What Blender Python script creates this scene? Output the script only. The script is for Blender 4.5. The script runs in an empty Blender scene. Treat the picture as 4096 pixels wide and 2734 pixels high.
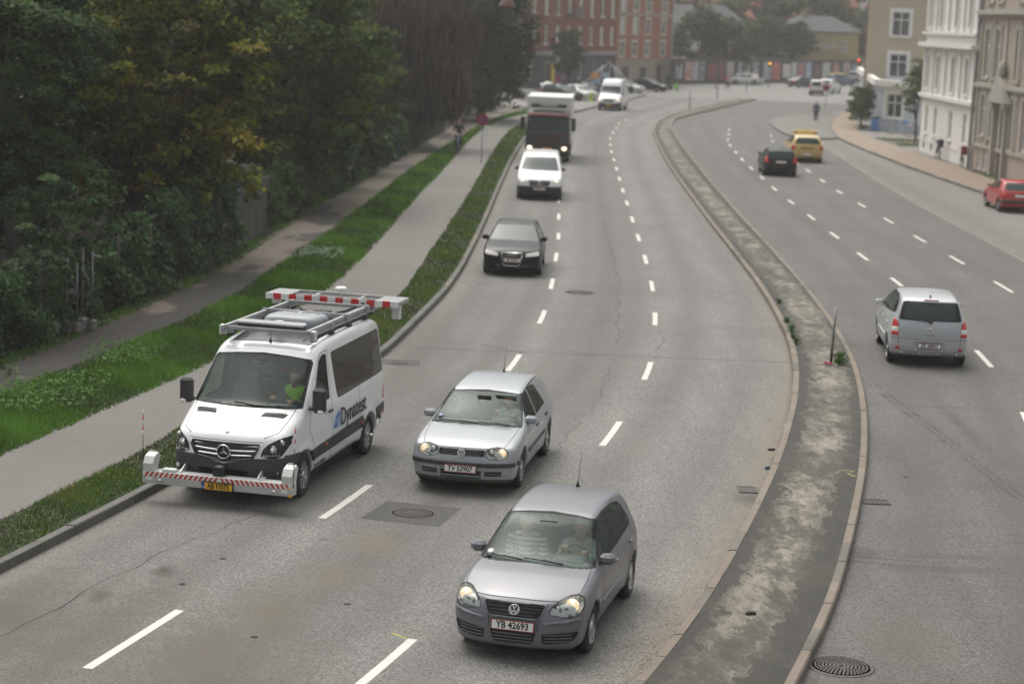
import bpy, math, random
import numpy as np
from mathutils import Vector, Matrix
random.seed(7); RNG = np.random.default_rng(7)
SC = bpy.context.scene; COL = SC.collection; R = math.radians
# ---------------------------------------------------------------- camera
F_PX, PITCH, ROLL, CAM_H = 7900.0, R(9.35), R(2.27), 7.59      # focal length in pixels of the 4096 px wide photograph
cam = bpy.data.cameras.new('camera'); cam.sensor_width = 36; cam.lens = F_PX/4096*36
cam.clip_start = .5; cam.clip_end = 2500
CAMO = bpy.data.objects.new('camera', cam); COL.objects.link(CAMO)
CAMO.matrix_world = Matrix.Translation((0, 0, CAM_H)) @ Matrix.Rotation(math.pi/2-PITCH, 4, 'X') @ Matrix.Rotation(ROLL, 4, 'Z')
SC.camera = CAMO
cam.dof.use_dof = True; cam.dof.focus_distance = 27.5; cam.dof.aperture_fstop = 1.3
# ---------------------------------------------------------------- daylight: bright overcast
SUN_EL, SUN_AZ = R(62), R(-25)       # azimuth measured from +Y towards +X
w = bpy.data.worlds.new('World'); SC.world = w; w.use_nodes = True
nt = w.node_tree; bg = nt.nodes['Background']
sky = nt.nodes.new('ShaderNodeTexSky'); sky.sky_type = 'NISHITA'; sky.sun_disc = False
sky.sun_elevation = SUN_EL; sky.sun_rotation = SUN_AZ; sky.air_density = 1.0; sky.dust_density = 3.5; sky.ozone_density = .6
hs = nt.nodes.new('ShaderNodeHueSaturation'); hs.inputs['Saturation'].default_value = .22
wm = nt.nodes.new('ShaderNodeMix'); wm.data_type = 'RGBA'; wm.blend_type = 'MULTIPLY'; wm.inputs[0].default_value = 1; wm.inputs[7].default_value = (.985, .97, .91, 1)
nt.links.new(sky.outputs[0], hs.inputs['Color']); nt.links.new(hs.outputs[0], wm.inputs[6]); 
cl = nt.nodes.new('ShaderNodeTexNoise'); cl.inputs['Scale'].default_value = 2.2; cl.inputs['Detail'].default_value = 5; cl.inputs['Distortion'].default_value = .4
tc = nt.nodes.new('ShaderNodeTexCoord'); nt.links.new(tc.outputs['Generated'], cl.inputs['Vector'])      # cloud cover: lighter and darker banks
cm = nt.nodes.new('ShaderNodeMapRange'); cm.inputs[1].default_value = .35; cm.inputs[2].default_value = .65; cm.inputs[3].default_value = .60; cm.inputs[4].default_value = 1.35
sm = nt.nodes.new('ShaderNodeVectorMath'); sm.operation = 'SCALE'; nt.links.new(cl.outputs[0], cm.inputs[0]); nt.links.new(wm.outputs[2], sm.inputs[0]); nt.links.new(cm.outputs[0], sm.inputs['Scale']); 
sx_ = nt.nodes.new('ShaderNodeSeparateXYZ'); ov = nt.nodes.new('ShaderNodeMapRange'); ov.inputs[3].default_value = .35; ov.inputs[4].default_value = 1.3; s2_ = nt.nodes.new('ShaderNodeVectorMath'); s2_.operation = 'SCALE'      # overcast sky: brightest overhead
nt.links.new(tc.outputs['Generated'], sx_.inputs[0]); nt.links.new(sx_.outputs[2], ov.inputs[0]); nt.links.new(sm.outputs[0], s2_.inputs[0]); nt.links.new(ov.outputs[0], s2_.inputs['Scale']); nt.links.new(s2_.outputs[0], bg.inputs['Color'])
bg.inputs['Strength'].default_value = .15
sl = bpy.data.lights.new('sun', 'SUN'); sl.energy = .8; sl.angle = R(60); sl.color = (1, .97, .93)
so = bpy.data.objects.new('sun', sl); COL.objects.link(so)
so.rotation_euler = Vector((math.sin(SUN_AZ)*math.cos(SUN_EL), math.cos(SUN_AZ)*math.cos(SUN_EL), math.sin(SUN_EL))).to_track_quat('Z', 'Y').to_euler()
SC.view_settings.view_transform = 'Standard'; SC.view_settings.look = 'None'
SC.view_settings.exposure = .66; SC.view_settings.gamma = 1
SC.render.engine = 'CYCLES'
SC.cycles.use_denoising = True; SC.cycles.max_bounces = 6; SC.cycles.transparent_max_bounces = 12
SC.cycles.volume_bounces = 0; SC.cycles.use_adaptive_sampling = True
# ---------------------------------------------------------------- numpy shape core
def chaikin(pts, n=3, closed=True):
    P = np.array(pts, float)
    for _ in range(n):
        if closed:
            Q = np.roll(P, -1, 0)
            P = np.stack([.75*P+.25*Q, .25*P+.75*Q], 1).reshape(-1, P.shape[1])
        else:
            A, B = P[:-1], P[1:]
            M = np.stack([.75*A+.25*B, .25*A+.75*B], 1).reshape(-1, P.shape[1])
            P = np.vstack([P[:1], M, P[-1:]])
    return P

def smax(a, b, k):
    h = np.maximum(k-np.abs(a-b), 0)/k
    return np.maximum(a, b)+h*h*k*.25

def smin(a, b, k): return -smax(-a, -b, k)

class Sil:
    """signed distance to a closed outline in (x,z), sampled on a fine grid"""
    def __init__(self, pts, n=3, g=.012):
        P = chaikin(pts, n); self.P = P
        lo = P.min(0)-.45; hi = P.max(0)+.45
        self.lo, self.g = lo, g
        self.nx, self.nz = (np.ceil((hi-lo)/g).astype(int)+1)
        xs = lo[0]+g*np.arange(self.nx); zs = lo[1]+g*np.arange(self.nz)
        X, Z = np.meshgrid(xs, zs, indexing='ij')
        d2 = np.full(X.shape, 1e9); ins = np.zeros(X.shape, bool)
        for (a, b) in zip(P, np.roll(P, -1, 0)):
            e = b-a; L = e@e
            if L < 1e-12: continue
            t = np.clip(((X-a[0])*e[0]+(Z-a[1])*e[1])/L, 0, 1)
            d2 = np.minimum(d2, (X-a[0]-t*e[0])**2+(Z-a[1]-t*e[1])**2)
            c = ((a[1] > Z) != (b[1] > Z))
            if abs(e[1]) > 1e-12: ins ^= c & (X < e[0]*(Z-a[1])/e[1]+a[0])
        d = np.sqrt(d2); d[ins] *= -1; self.D = d
    def __call__(self, x, z):
        u = np.clip((x-self.lo[0])/self.g, 0, self.nx-1.001); v = np.clip((z-self.lo[1])/self.g, 0, self.nz-1.001)
        i = u.astype(int); j = v.astype(int); u = u-i; v = v-j; D = self.D
        return (D[i, j]*(1-u)+D[i+1, j]*u)*(1-v)+(D[i, j+1]*(1-u)+D[i+1, j+1]*u)*v

def interp(x, t): 
    t = sorted(t); return np.interp(x, [a for a, _ in t], [b for _, b in t])

def sinterp(x, t, w=.06):
    return (interp(x-w, t)+interp(x+w, t)+2*interp(x, t))/4

def body_field(S):
    sil = S['_sil'] if '_sil' in S else Sil(S['sil']); S['_sil'] = sil
    hw = S['hw']; k = S.get('k', .08)
    def f(X, Y, Z):
        a = np.abs(Y)/hw
        sh = sinterp(X, S['warp'], .1)*a**S.get('wp', 2.6)
        cr = interp(Z, S.get('crown', [(0, 0), (.5, 0), (.9, .03), (1.5, .04)]))
        d1 = sil(X+sh, Z+cr*a*a)
        w = sinterp(Z, S['prof'], .03)*sinterp(X, S['taper'], .12)
        for (xc, zc, r) in S['arch']:
            rr = np.sqrt((X-xc)**2+(Z-zc)**2)
            w = w+S.get('flare', .018)*np.exp(-((rr-r-.03)/.07)**2)*(Z > .1)
        if 'crease' in S:
            for (z0, dz, amp, x0, x1) in S['crease']:
                m = np.clip((X-x0)/.15, 0, 1)*np.clip((x1-X)/.15, 0, 1)
                w = w+amp*m*np.exp(-((Z-z0)/dz)**2)
        d2 = np.abs(Y)-w
        d = smax(d1, d2*.97, k)
        for (xc, zc, r) in S['arch']:
            c = np.sqrt((X-xc)**2+(Z-zc)**2)-r
            c = np.maximum(c, (hw-.30)-np.abs(Y))
            d = np.maximum(d, -c)
        return d
    return f

def surface_nets(f, lo, hi, h):
    lo = np.array(lo, float); n = np.ceil((np.array(hi)-lo)/h).astype(int)+1
    ax = [lo[i]+h*np.arange(n[i]) for i in range(3)]
    X, Y, Z = np.meshgrid(*ax, indexing='ij')
    F = f(X, Y, Z).astype(np.float32); s = F < 0
    m = n-1
    acc = np.zeros(tuple(m)+(3,), np.float32); cnt = np.zeros(tuple(m), np.int16)
    sl = lambda o: tuple(slice(o[i], o[i]+m[i]) for i in range(3))
    cs = [(i, j, k) for i in (0, 1) for j in (0, 1) for k in (0, 1)]
    for c in cs:
        for a in range(3):
            if c[a]: continue
            c2 = list(c); c2[a] = 1
            A, B = F[sl(c)], F[sl(c2)]
            cr = (A < 0) != (B < 0)
            t = np.where(cr, A/np.where(cr, A-B, 1), 0)
            for q in range(3):
                acc[..., q] += np.where(cr, t if q == a else c[q], 0)
            cnt += cr
    act = cnt > 0
    idx = -np.ones(tuple(m), np.int64); idx[act] = np.arange(act.sum())
    I = np.argwhere(act)
    V = lo+h*(I+acc[act]/cnt[act][:, None])
    Q = []
    for a in range(3):
        b, c = (a+1) % 3, (a+2) % 3
        A = s[tuple(slice(0, n[i]-1) if i == a else slice(1, n[i]-1) for i in range(3))]
        B = s[tuple(slice(1, n[i]) if i == a else slice(1, n[i]-1) for i in range(3))]
        cr = np.argwhere(A != B)
        ina = A[tuple(cr.T)]
        p = cr.copy(); p[:, b] += 1; p[:, c] += 1
        def at_(db, dc):
            q = p.copy(); q[:, b] -= db; q[:, c] -= dc
            return idx[tuple(q.T)]
        q = np.stack([at_(1, 1), at_(0, 1), at_(0, 0), at_(1, 0)], 1)
        q[~ina] = q[~ina][:, ::-1]
        Q.append(q)
    Q = np.vstack(Q)
    return V, Q

def grad(f, P, e=.004):
    g = np.zeros_like(P)
    for a in range(3):
        A = P.copy(); B = P.copy(); A[:, a] += e; B[:, a] -= e
        g[:, a] = (f(A[:, 0], A[:, 1], A[:, 2])-f(B[:, 0], B[:, 1], B[:, 2]))/(2*e)
    return g

def snap(f, V, it=2, e=.004):
    for _ in range(it):
        g = grad(f, V, e); d = f(V[:, 0], V[:, 1], V[:, 2])
        st = (d/np.maximum((g*g).sum(1), .2))[:, None]*g
        V = V-np.clip(st, -.03, .03)
    return V

def unit(v): return v/np.maximum(np.linalg.norm(v, axis=1), 1e-9)[:, None]

class Shell:
    """polygon shell of a field, whose faces can be cut into named regions along exact outlines"""
    def __init__(self, f, lo, hi, h):
        V, Q = surface_nets(f, lo, hi, h); V = snap(f, V)
        self.f = f; self.V = [tuple(v) for v in V]; self.F = [tuple(q) for q in Q]
        self.R = ['body']*len(self.F)
        self.refresh()
    def stats(self, faces):
        m = max(len(q) for q in faces); P = self.A[np.array([q+(q[-1],)*(m-len(q)) for q in faces])]
        mn, mx = P.min(1), P.max(1); return mn, mx, (mn+mx)/2, unit(np.cross(P[:, 2]-P[:, 0], P[:, (3 if m > 3 else 2)]-P[:, 1]))
    def refresh(self):
        self.A = np.array(self.V); self.mn, self.mx, self.C, self.N = self.stats(self.F)
    def update(self, changed, n0, v0):
        if len(self.V) > v0: self.A = np.vstack([self.A, np.array(self.V[v0:])])
        if changed:
            a = self.stats([self.F[i] for i in changed])
            for arr, val in zip((self.mn, self.mx, self.C, self.N), a): arr[changed] = val
        if len(self.F) > n0:
            a = self.stats(self.F[n0:]); self.mn, self.mx, self.C, self.N = [np.vstack([x, y]) for x, y in zip((self.mn, self.mx, self.C, self.N), a)]
    def stamp(self, rid, poly, axes, cond=None, src=None):
        a, b = axes; P = np.array(poly, float)
        if ((P[:, 0]*np.roll(P[:, 1], -1)-np.roll(P[:, 0], -1)*P[:, 1]).sum()) < 0: P = P[::-1]
        e1 = np.roll(P, -1, 0)-P; e2 = np.roll(e1, -1, 0)
        if ((e1[:, 0]*e2[:, 1]-e1[:, 1]*e2[:, 0]) < -1e-9).any() and len(P) > 3:
            c = P.mean(0)
            for p, q in zip(P, np.roll(P, -1, 0)):
                if np.linalg.norm(p-q) > 1e-9: self.stamp(rid, [c, p, q], axes, cond, src)
            return
        mnp, mxp = P.min(0), P.max(0)
        ok = (self.mx[:, a] > mnp[0]) & (self.mn[:, a] < mxp[0]) & (self.mx[:, b] > mnp[1]) & (self.mn[:, b] < mxp[1])
        if cond is not None: ok &= cond(self.C, self.N)
        ids = np.nonzero(ok)[0]
        if src: ids = [i for i in ids if self.R[i] in src]
        V = self.V; E = {}; chg = []; n0 = len(self.F); v0 = len(V)
        for i in ids:
            poly_ = list(self.F[i]); outs = []
            for ei in range(len(P)):
                p0 = P[ei]; e = P[(ei+1) % len(P)]-p0
                if abs(e[0])+abs(e[1]) < 1e-9: continue
                dist = [e[0]*(V[v][b]-p0[1])-e[1]*(V[v][a]-p0[0]) for v in poly_]
                if min(dist) >= -1e-7: continue
                if max(dist) <= 1e-7: outs.append(tuple(poly_)); poly_ = None; break
                inn, out = [], []
                L = len(poly_)
                for k in range(L):
                    v, w = poly_[k], poly_[(k+1) % L]; dv, dw = dist[k], dist[(k+1) % L]
                    if dv >= 0: inn.append(v)
                    if dv <= 0: out.append(v)
                    if dv*dw < 0:
                        key = (min(v, w), max(v, w), ei)
                        if key not in E:
                            t = dv/(dv-dw); A_, B_ = V[v], V[w]
                            V.append(tuple(A_[q]+t*(B_[q]-A_[q]) for q in range(3))); E[key] = len(V)-1
                        inn.append(E[key]); out.append(E[key])
                if len(out) > 2: outs.append(tuple(out))
                if len(inn) < 3: poly_ = None; break
                poly_ = inn
            if poly_ is None: continue
            if tuple(poly_) != self.F[i]: chg.append(i)
            self.F[i] = tuple(poly_); old = self.R[i]; self.R[i] = rid
            for o in outs: self.F.append(o); self.R.append(old)
        self.update(chg, n0, v0)
    def take(self, rid, off=0., wall=0., direction=None):
        """vertices, faces, normals of a region; off moves it outward, wall>0 adds side walls back to the shell"""
        fs = [q for q, r in zip(self.F, self.R) if (r in rid if isinstance(rid, (set, tuple, list)) else r == rid)]
        if not fs: return None
        used = sorted({v for q in fs for v in q}); mp = {v: i for i, v in enumerate(used)}
        P = self.A[used]; N = unit(grad(self.f, P, .006))
        P2 = P+(np.array(direction)*off if direction is not None else N*off)
        F = [tuple(mp[v] for v in q) for q in fs]
        if wall:
            E = {}
            for q in F:
                for k in range(len(q)):
                    e = (q[k], q[(k+1) % len(q)]); E[e] = 1
            n = len(P); bd = [e for e in E if (e[1], e[0]) not in E]
            P2 = np.vstack([P2, P]); N = np.vstack([N, N])
            F += [(a, a+n, b+n, b) if off < 0 else (a, b, b+n, a+n)[::-1] for a, b in bd]
            F = [q if len(q) < 5 or max(q) < n else q for q in F]
        return P2, F, N

def rpoly(pts, r=.04, n=3):
    """convex outline with rounded corners"""
    P = np.array(pts, float); out = []
    m = len(P)
    for i in range(m):
        p, a, b = P[i], P[i-1], P[(i+1) % m]
        rr = r[i] if isinstance(r, (list, tuple)) else r
        if rr <= 0: out.append(p); continue
        u = (a-p); v = (b-p); lu, lv = np.linalg.norm(u), np.linalg.norm(v)
        t = min(rr, lu*.45, lv*.45); A = p+u/lu*t; B = p+v/lv*t
        for k in range(n+1):
            s = k/n; out.append((1-s)**2*A+2*s*(1-s)*p+s*s*B)
    return np.array(out)
def mirror_y(P): P = np.array(P, float).copy(); P[:, 0] *= -1; return P[::-1]
def grow(P, d):
    P = np.array(P, float); c = P.mean(0); v = P-c; L = np.linalg.norm(v, axis=1)[:, None]
    return c+v*(L+d)/L
def circ(cx, cy, r, n=16, ry=None): 
    t = np.linspace(0, 2*math.pi, n, endpoint=False); return np.stack([cx+r*np.cos(t), cy+(ry or r)*np.sin(t)], 1)
# ---------------------------------------------------------------- materials
class NT:
    def __init__(s, name):
        s.m = bpy.data.materials.new(name); s.m.use_nodes = True; s.t = s.m.node_tree
        s.b = s.t.nodes['Principled BSDF']; s.out = s.t.nodes['Material Output']
    def n(s, typ, ins=None, **kw):
        nd = s.t.nodes.new('ShaderNode'+typ)
        for k, v in kw.items(): setattr(nd, k, v)
        for k, v in (ins or {}).items(): s.put(nd.inputs[k], v)
        return nd
    def put(s, sock, v):
        if isinstance(v, bpy.types.NodeSocket): s.t.links.new(v, sock)
        elif isinstance(v, bpy.types.Node): s.t.links.new(v.outputs[0], sock)
        elif isinstance(v, (tuple, list)) and sock.type == 'RGBA': sock.default_value = (*v[:3], 1)
        else: sock.default_value = v
    def set(s, **kw):
        for k, v in kw.items(): s.put(s.b.inputs[k.replace('_', ' ')], v)
        return s
    def co(s, which='Object'): return s.n('TexCoord').outputs[which]
    def noise(s, scale, detail=3, rough=.55, co=None, dist=0):
        return s.n('TexNoise', {'Vector': co if co is not None else s.co(), 'Scale': scale, 'Detail': detail, 'Roughness': rough, 'Distortion': dist}).outputs[0]
    def ramp(s, fac, stops):
        r = s.n('ValToRGB', {'Fac': fac}); e = r.color_ramp.elements
        while len(e) < len(stops): e.new(.5)
        for el, (p, c) in zip(e, stops):
            el.position = p; el.color = (*c, 1) if isinstance(c, (tuple, list)) else (c, c, c, 1)
        return r.outputs[0]
    def mix(s, fac, a, b, mode='MIX'):
        x = s.n('Mix', data_type='RGBA', blend_type=mode); x.clamp_factor = True
        s.put(x.inputs[0], fac); s.put(x.inputs[6], a); s.put(x.inputs[7], b); return x.outputs[2]
    def math(s, op, a, b=None, c=None, clamp=False):
        x = s.n('Math', operation=op, use_clamp=clamp)
        for i, v in enumerate((a, b, c)):
            if v is not None: s.put(x.inputs[i], v)
        return x.outputs[0]
    def map(s, scale=(1, 1, 1), co=None, rot=(0, 0, 0), loc=(0, 0, 0)):
        return s.n('Mapping', {'Vector': co if co is not None else s.co(), 'Scale': scale, 'Rotation': rot, 'Location': loc}).outputs[0]
    def bump(s, h, strength=.3, dist=.01):
        s.put(s.b.inputs['Normal'], s.n('Bump', {'Height': h, 'Strength': strength, 'Distance': dist}).outputs[0])

MATS = {}
def mat(name, col=(.5, .5, .5), rough=.6, metal=0., emit=None, es=1., var=.0, vs=6, coat=0, alpha=None, spec=None):
    if name in MATS: return MATS[name]
    a = NT(name); c = (*col, 1)
    if var:
        v = a.noise(vs, 4); lo = tuple(x*(1-var) for x in col); hi = tuple(min(1, x*(1+var)) for x in col)
        c = a.ramp(v, [(.3, lo), (.7, hi)])
        a.set(Base_Color=c)
    else: a.b.inputs['Base Color'].default_value = c
    a.set(Roughness=rough, Metallic=metal)
    if coat: a.b.inputs['Coat Weight'].default_value = coat; a.b.inputs['Coat Roughness'].default_value = .06
    if spec is not None: a.b.inputs['Specular IOR Level'].default_value = spec
    if emit: a.b.inputs['Emission Color'].default_value = (*emit, 1); a.b.inputs['Emission Strength'].default_value = es
    MATS[name] = a.m; return a.m

def paint(name, col, metal=.0, rough=.3, dirt=.2, coat=.6):
    if name in MATS: return MATS[name]
    a = NT(name); n = a.noise(3.5, 5); n2 = a.noise(420, 2)
    sep = a.n('SeparateXYZ', {'Vector': a.co()}).outputs[2]
    low = a.math('SUBTRACT', .46, sep, clamp=True)
    d = a.math('MULTIPLY', a.math('MULTIPLY', low, n), dirt*2.2, clamp=True)
    c = a.mix(a.math('MULTIPLY', n2, .18 if metal else .04), col, tuple(x*.5 for x in col))
    c = a.mix(d, c, (.11, .10, .085))
    a.set(Base_Color=c, Metallic=metal, Roughness=a.math('ADD', a.math('MULTIPLY', d, .5), rough))
    a.b.inputs['Coat Weight'].default_value = coat if max(col) > .05 else .08; a.b.inputs['Specular IOR Level'].default_value = .5 if max(col) > .05 else .25; a.b.inputs['Coat Roughness'].default_value = .08
    a.t.links.new(a.mix(a.n('NewGeometry').outputs['Backfacing'], c, (.02, .02, .02)), a.b.inputs['Base Color'])
    MATS[name] = a.m; return a.m

def glass(name, tint=(.55, .63, .58), opac=.12, refl=.48):
    if name in MATS: return MATS[name]
    a = NT(name); t = a.t
    tr = a.n('BsdfTransparent', {'Color': tint}); gl = a.n('BsdfGlossy', {'Color': (.80, .9, .88), 'Roughness': .03})
    fr = a.n('Fresnel', {'IOR': 1.5}); df = a.n('BsdfDiffuse', {'Color': (.10, .13, .12)})
    m0 = a.n('MixShader', {0: opac, 1: tr, 2: df})
    m1 = a.n('MixShader', {0: a.math('MULTIPLY_ADD', fr, 1.0*refl, .0), 1: m0, 2: gl})
    t.links.new(m1.outputs[0], a.out.inputs['Surface']); MATS[name] = a.m; return a.m

BLK = mat('black plastic', (.022, .022, .023), .55, var=.2)
TYRE = mat('tyre rubber', (.018, .018, .018), .8, var=.25)
CHROME = mat('chrome', (.75, .75, .76), .12, 1.)
SILV = mat('alloy', (.50, .50, .51), .32, .85, var=.12)
DARK = mat('cabin trim', (.045, .05, .05), .75)
GREY = mat('grey plastic', (.16, .165, .17), .6)
ALU = mat('aluminium', (.40, .41, .42), .38, .5, var=.08, vs=3)
WHITEP = mat('white plastic', (.72, .73, .72), .45, var=.05)
SEAM = mat('panel gap', (.012, .012, .012), .8)
GLS = glass('windscreen glass', (.74, .83, .79), .04)
GLD = glass('side glass', (.34, .41, .38), .15)
GLP = mat('privacy glass', (.012, .013, .013), .06, spec=.6)
GFAR = mat('dark car glass', (.035, .055, .052), .12, spec=.28)
LENS = glass('lamp lens', (.92, .95, .95), .03)
LAMPON = mat('lit headlamp', (.9, .85, .7), .4, emit=(1, .78, .50), es=1.6)
LAMPDIM = mat('lamp reflector', (.70, .69, .66), .22, .75)
RED = mat('red lamp', (.55, .012, .012), .2, coat=.5)
REDP = mat('red reflective film', (.55, .03, .035), .4)
AMB = mat('amber lamp', (.65, .13, .02), .25, coat=.4)
LWHITE = mat('clear lamp', (.75, .73, .72), .2, coat=.4)
PLATEW = mat('plate white', (.82, .82, .80), .4); PLATEY = mat('plate yellow', (.78, .42, .01), .4)
PLR = mat('plate red edge', (.45, .06, .05), .5); PLB = mat('plate blue', (.02, .10, .42), .5)
INK = mat('ink', (.012, .012, .014), .55)

# ---------------------------------------------------------------- meshes and things
def link_mesh(name, V, F, mats, parent=None, smooth=True, midx=None, normals=None, loc=None):
    me = bpy.data.meshes.new(name); me.from_pydata([tuple(map(float, v)) for v in V], [], [tuple(int(i) for i in f) for f in F])
    for m in (mats if isinstance(mats, (list, tuple)) else [mats]): me.materials.append(m)
    if midx is not None: me.polygons.foreach_set('material_index', midx)
    if smooth: me.polygons.foreach_set('use_smooth', [True]*len(me.polygons))
    me.validate(clean_customdata=False)
    if normals is not None and len(me.vertices) == len(normals): me.normals_split_custom_set_from_vertices([tuple(n) for n in normals])
    me.update()
    o = bpy.data.objects.new(name, me); COL.objects.link(o)
    if parent is not None: o.parent = parent
    if loc is not None: o.location = loc
    return o

def tag(o, label=None, cat=None, group=None, kind=None):
    for k, v in (('label', label), ('category', cat), ('group', group), ('kind', kind)):
        if v: o[k] = v
    return o

def thing(name, label, cat, loc=(0, 0, 0), rz=0., group=None):
    o = bpy.data.objects.new(name, None); o.empty_display_size = .3; COL.objects.link(o)
    o.location = loc; o.rotation_euler = (0, 0, rz); return tag(o, label, cat, group)

def relabel(o, label=None, group=None):
    if label: o['label'] = label
    if group: o['group'] = group
    return o

def dup(root, loc=None, rz=None, label=None, scale=None):
    kids = {}
    for o in ALLKIDS(root): kids.setdefault(o.parent, []).append(o)
    def cp(o, parent):
        c = o.copy(); COL.objects.link(c); c.parent = parent
        for ch in kids.get(o, []): cp(ch, c)
        return c
    r = cp(root, None)
    if loc is not None: r.location = loc
    if rz is not None: r.rotation_euler = (0, 0, rz)
    if label: r['label'] = label
    if scale: r.scale = scale
    return r
def ALLKIDS(root):
    out = []; st = [root]
    while st:
        p = st.pop()
        for o in CHILD.get(p.name, ()): out.append(o); st.append(o)
    return out
CHILD = {}
_link = link_mesh
def link_mesh(name, V, F, mats, parent=None, **kw):
    o = _link(name, V, F, mats, parent, **kw)
    if parent is not None: CHILD.setdefault(parent.name, []).append(o)
    return o

class MB:
    """collects boxes, tubes, prisms and lathes into one mesh"""
    def __init__(s): s.V = []; s.F = []; s.M = []; s.S = []; s.mi = 0
    def add(s, V, F, smooth=False):
        n = len(s.V); s.V += [tuple(v) for v in V]; s.F += [tuple(i+n for i in f) for f in F]; s.M += [s.mi]*len(F); s.S += [smooth]*len(F); return s
    def mat(s, i): s.mi = i; return s
    def box(s, c, d, rot=None, bev=0.):
        c = np.array(c, float); h = np.array(d, float)/2
        if bev:
            b = min(bev, h.min()*.6); V = []; 
            for z, k in ((-h[2], b), (-h[2]+b, 0), (h[2]-b, 0), (h[2], b)):
                X, Y = h[0]-k, h[1]-k; e = b if k == 0 else b*.6
                V += [(X-e, -Y, z), (X, -Y+e, z), (X, Y-e, z), (X-e, Y, z), (-X+e, Y, z), (-X, Y-e, z), (-X, -Y+e, z), (-X+e, -Y, z)]
            F = [tuple(range(7, -1, -1)), tuple(range(24, 32))]
            for l in range(3):
                for i in range(8): F.append((l*8+i, l*8+(i+1) % 8, l*8+8+(i+1) % 8, l*8+8+i))
        else:
            V = [(x*h[0], y*h[1], z*h[2]) for z in (-1, 1) for y in (-1, 1) for x in (-1, 1)]
            F = [(0, 2, 3, 1), (4, 5, 7, 6), (0, 1, 5, 4), (2, 6, 7, 3), (0, 4, 6, 2), (1, 3, 7, 5)]
        V = np.array(V)
        if rot is not None: V = V @ np.array(rot.to_3x3() if hasattr(rot, 'to_3x3') else rot).T
        return s.add(V+c, F)
    def tube(s, pts, r, n=8, cap=True):
        P = [Vector(p) for p in pts]; rs = r if isinstance(r, (list, tuple)) else [r]*len(P); V = []; up = None
        for i, p in enumerate(P):
            d = (P[min(i+1, len(P)-1)]-P[max(i-1, 0)]).normalized()
            if up is None: up = Vector((0, 0, 1)) if abs(d.z) < .9 else Vector((1, 0, 0))
            a = d.cross(up).normalized(); b = a.cross(d).normalized(); up = b
            for k in range(n):
                t = 2*math.pi*k/n; V.append(p+rs[i]*(math.cos(t)*a+math.sin(t)*b))
        F = []
        for i in range(len(P)-1):
            for k in range(n): F.append((i*n+k, i*n+(k+1) % n, i*n+n+(k+1) % n, i*n+n+k))
        s.add(V, F, True)
        if cap: m = len(s.V)-len(V); s.F += [tuple(m+k for k in range(n))[::-1], tuple(m+(len(P)-1)*n+k for k in range(n))]; s.M += [s.mi]*2; s.S += [False]*2
        return s
    def lathe(s, prof, c=(0, 0, 0), axis='z', n=24, smooth=True, cap=True):
        V = []; F = []
        for (r, z) in prof:
            for k in range(n):
                t = 2*math.pi*k/n; a, b = r*math.cos(t), r*math.sin(t)
                V.append({'z': (a, b, z), 'y': (b, z, a), 'x': (z, a, b)}[axis])
        for i in range(len(prof)-1):
            for k in range(n): F.append((i*n+k, i*n+(k+1) % n, i*n+n+(k+1) % n, i*n+n+k))
        if cap and prof[0][0] > 1e-4: F.append(tuple(range(n))[::-1])
        if cap and prof[-1][0] > 1e-4: F.append(tuple((len(prof)-1)*n+k for k in range(n)))
        return s.add(np.array(V)+np.array(c), F, smooth)
    def prism(s, poly, a, b, axis='y'):
        """outline swept from a to b along an axis; poly in the other two axes"""
        P = [tuple(p) for p in poly]; n = len(P)
        f = {'y': lambda p, t: (p[0], t, p[1]), 'x': lambda p, t: (t, p[0], p[1]), 'z': lambda p, t: (p[0], p[1], t)}[axis]
        V = [f(p, a) for p in P]+[f(p, b) for p in P]
        F = [tuple(range(n)), tuple(range(2*n-1, n-1, -1))]+[(i+n, (i+1) % n+n, (i+1) % n, i) for i in range(n)]
        return s.add(V, F)
    def quad(s, a, b, c, d): return s.add([a, b, c, d], [(0, 1, 2, 3)])
    def ball(s, c, r, n=10, m=7):
        r = (r,)*3 if isinstance(r, (int, float)) else r
        V = [(0, 0, -1)]+[(math.sin(math.pi*j/m)*math.cos(2*math.pi*k/n), math.sin(math.pi*j/m)*math.sin(2*math.pi*k/n), -math.cos(math.pi*j/m)) for j in range(1, m) for k in range(n)]+[(0, 0, 1)]
        F = [(0, 1+(k+1) % n, 1+k) for k in range(n)]
        for j in range(m-2):
            for k in range(n): F.append((1+j*n+k, 1+j*n+(k+1) % n, 1+(j+1)*n+(k+1) % n, 1+(j+1)*n+k))
        F += [(len(V)-1, 1+(m-2)*n+k, 1+(m-2)*n+(k+1) % n) for k in range(n)]
        return s.add(np.array(V)*np.array(r)+np.array(c), F, True)
    def build(s, name, mats, parent=None, loc=None):
        o = link_mesh(name, s.V, s.F, mats, parent, smooth=False, midx=s.M, loc=loc)
        o.data.polygons.foreach_set('use_smooth', s.S[:len(o.data.polygons)]); return o

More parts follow.
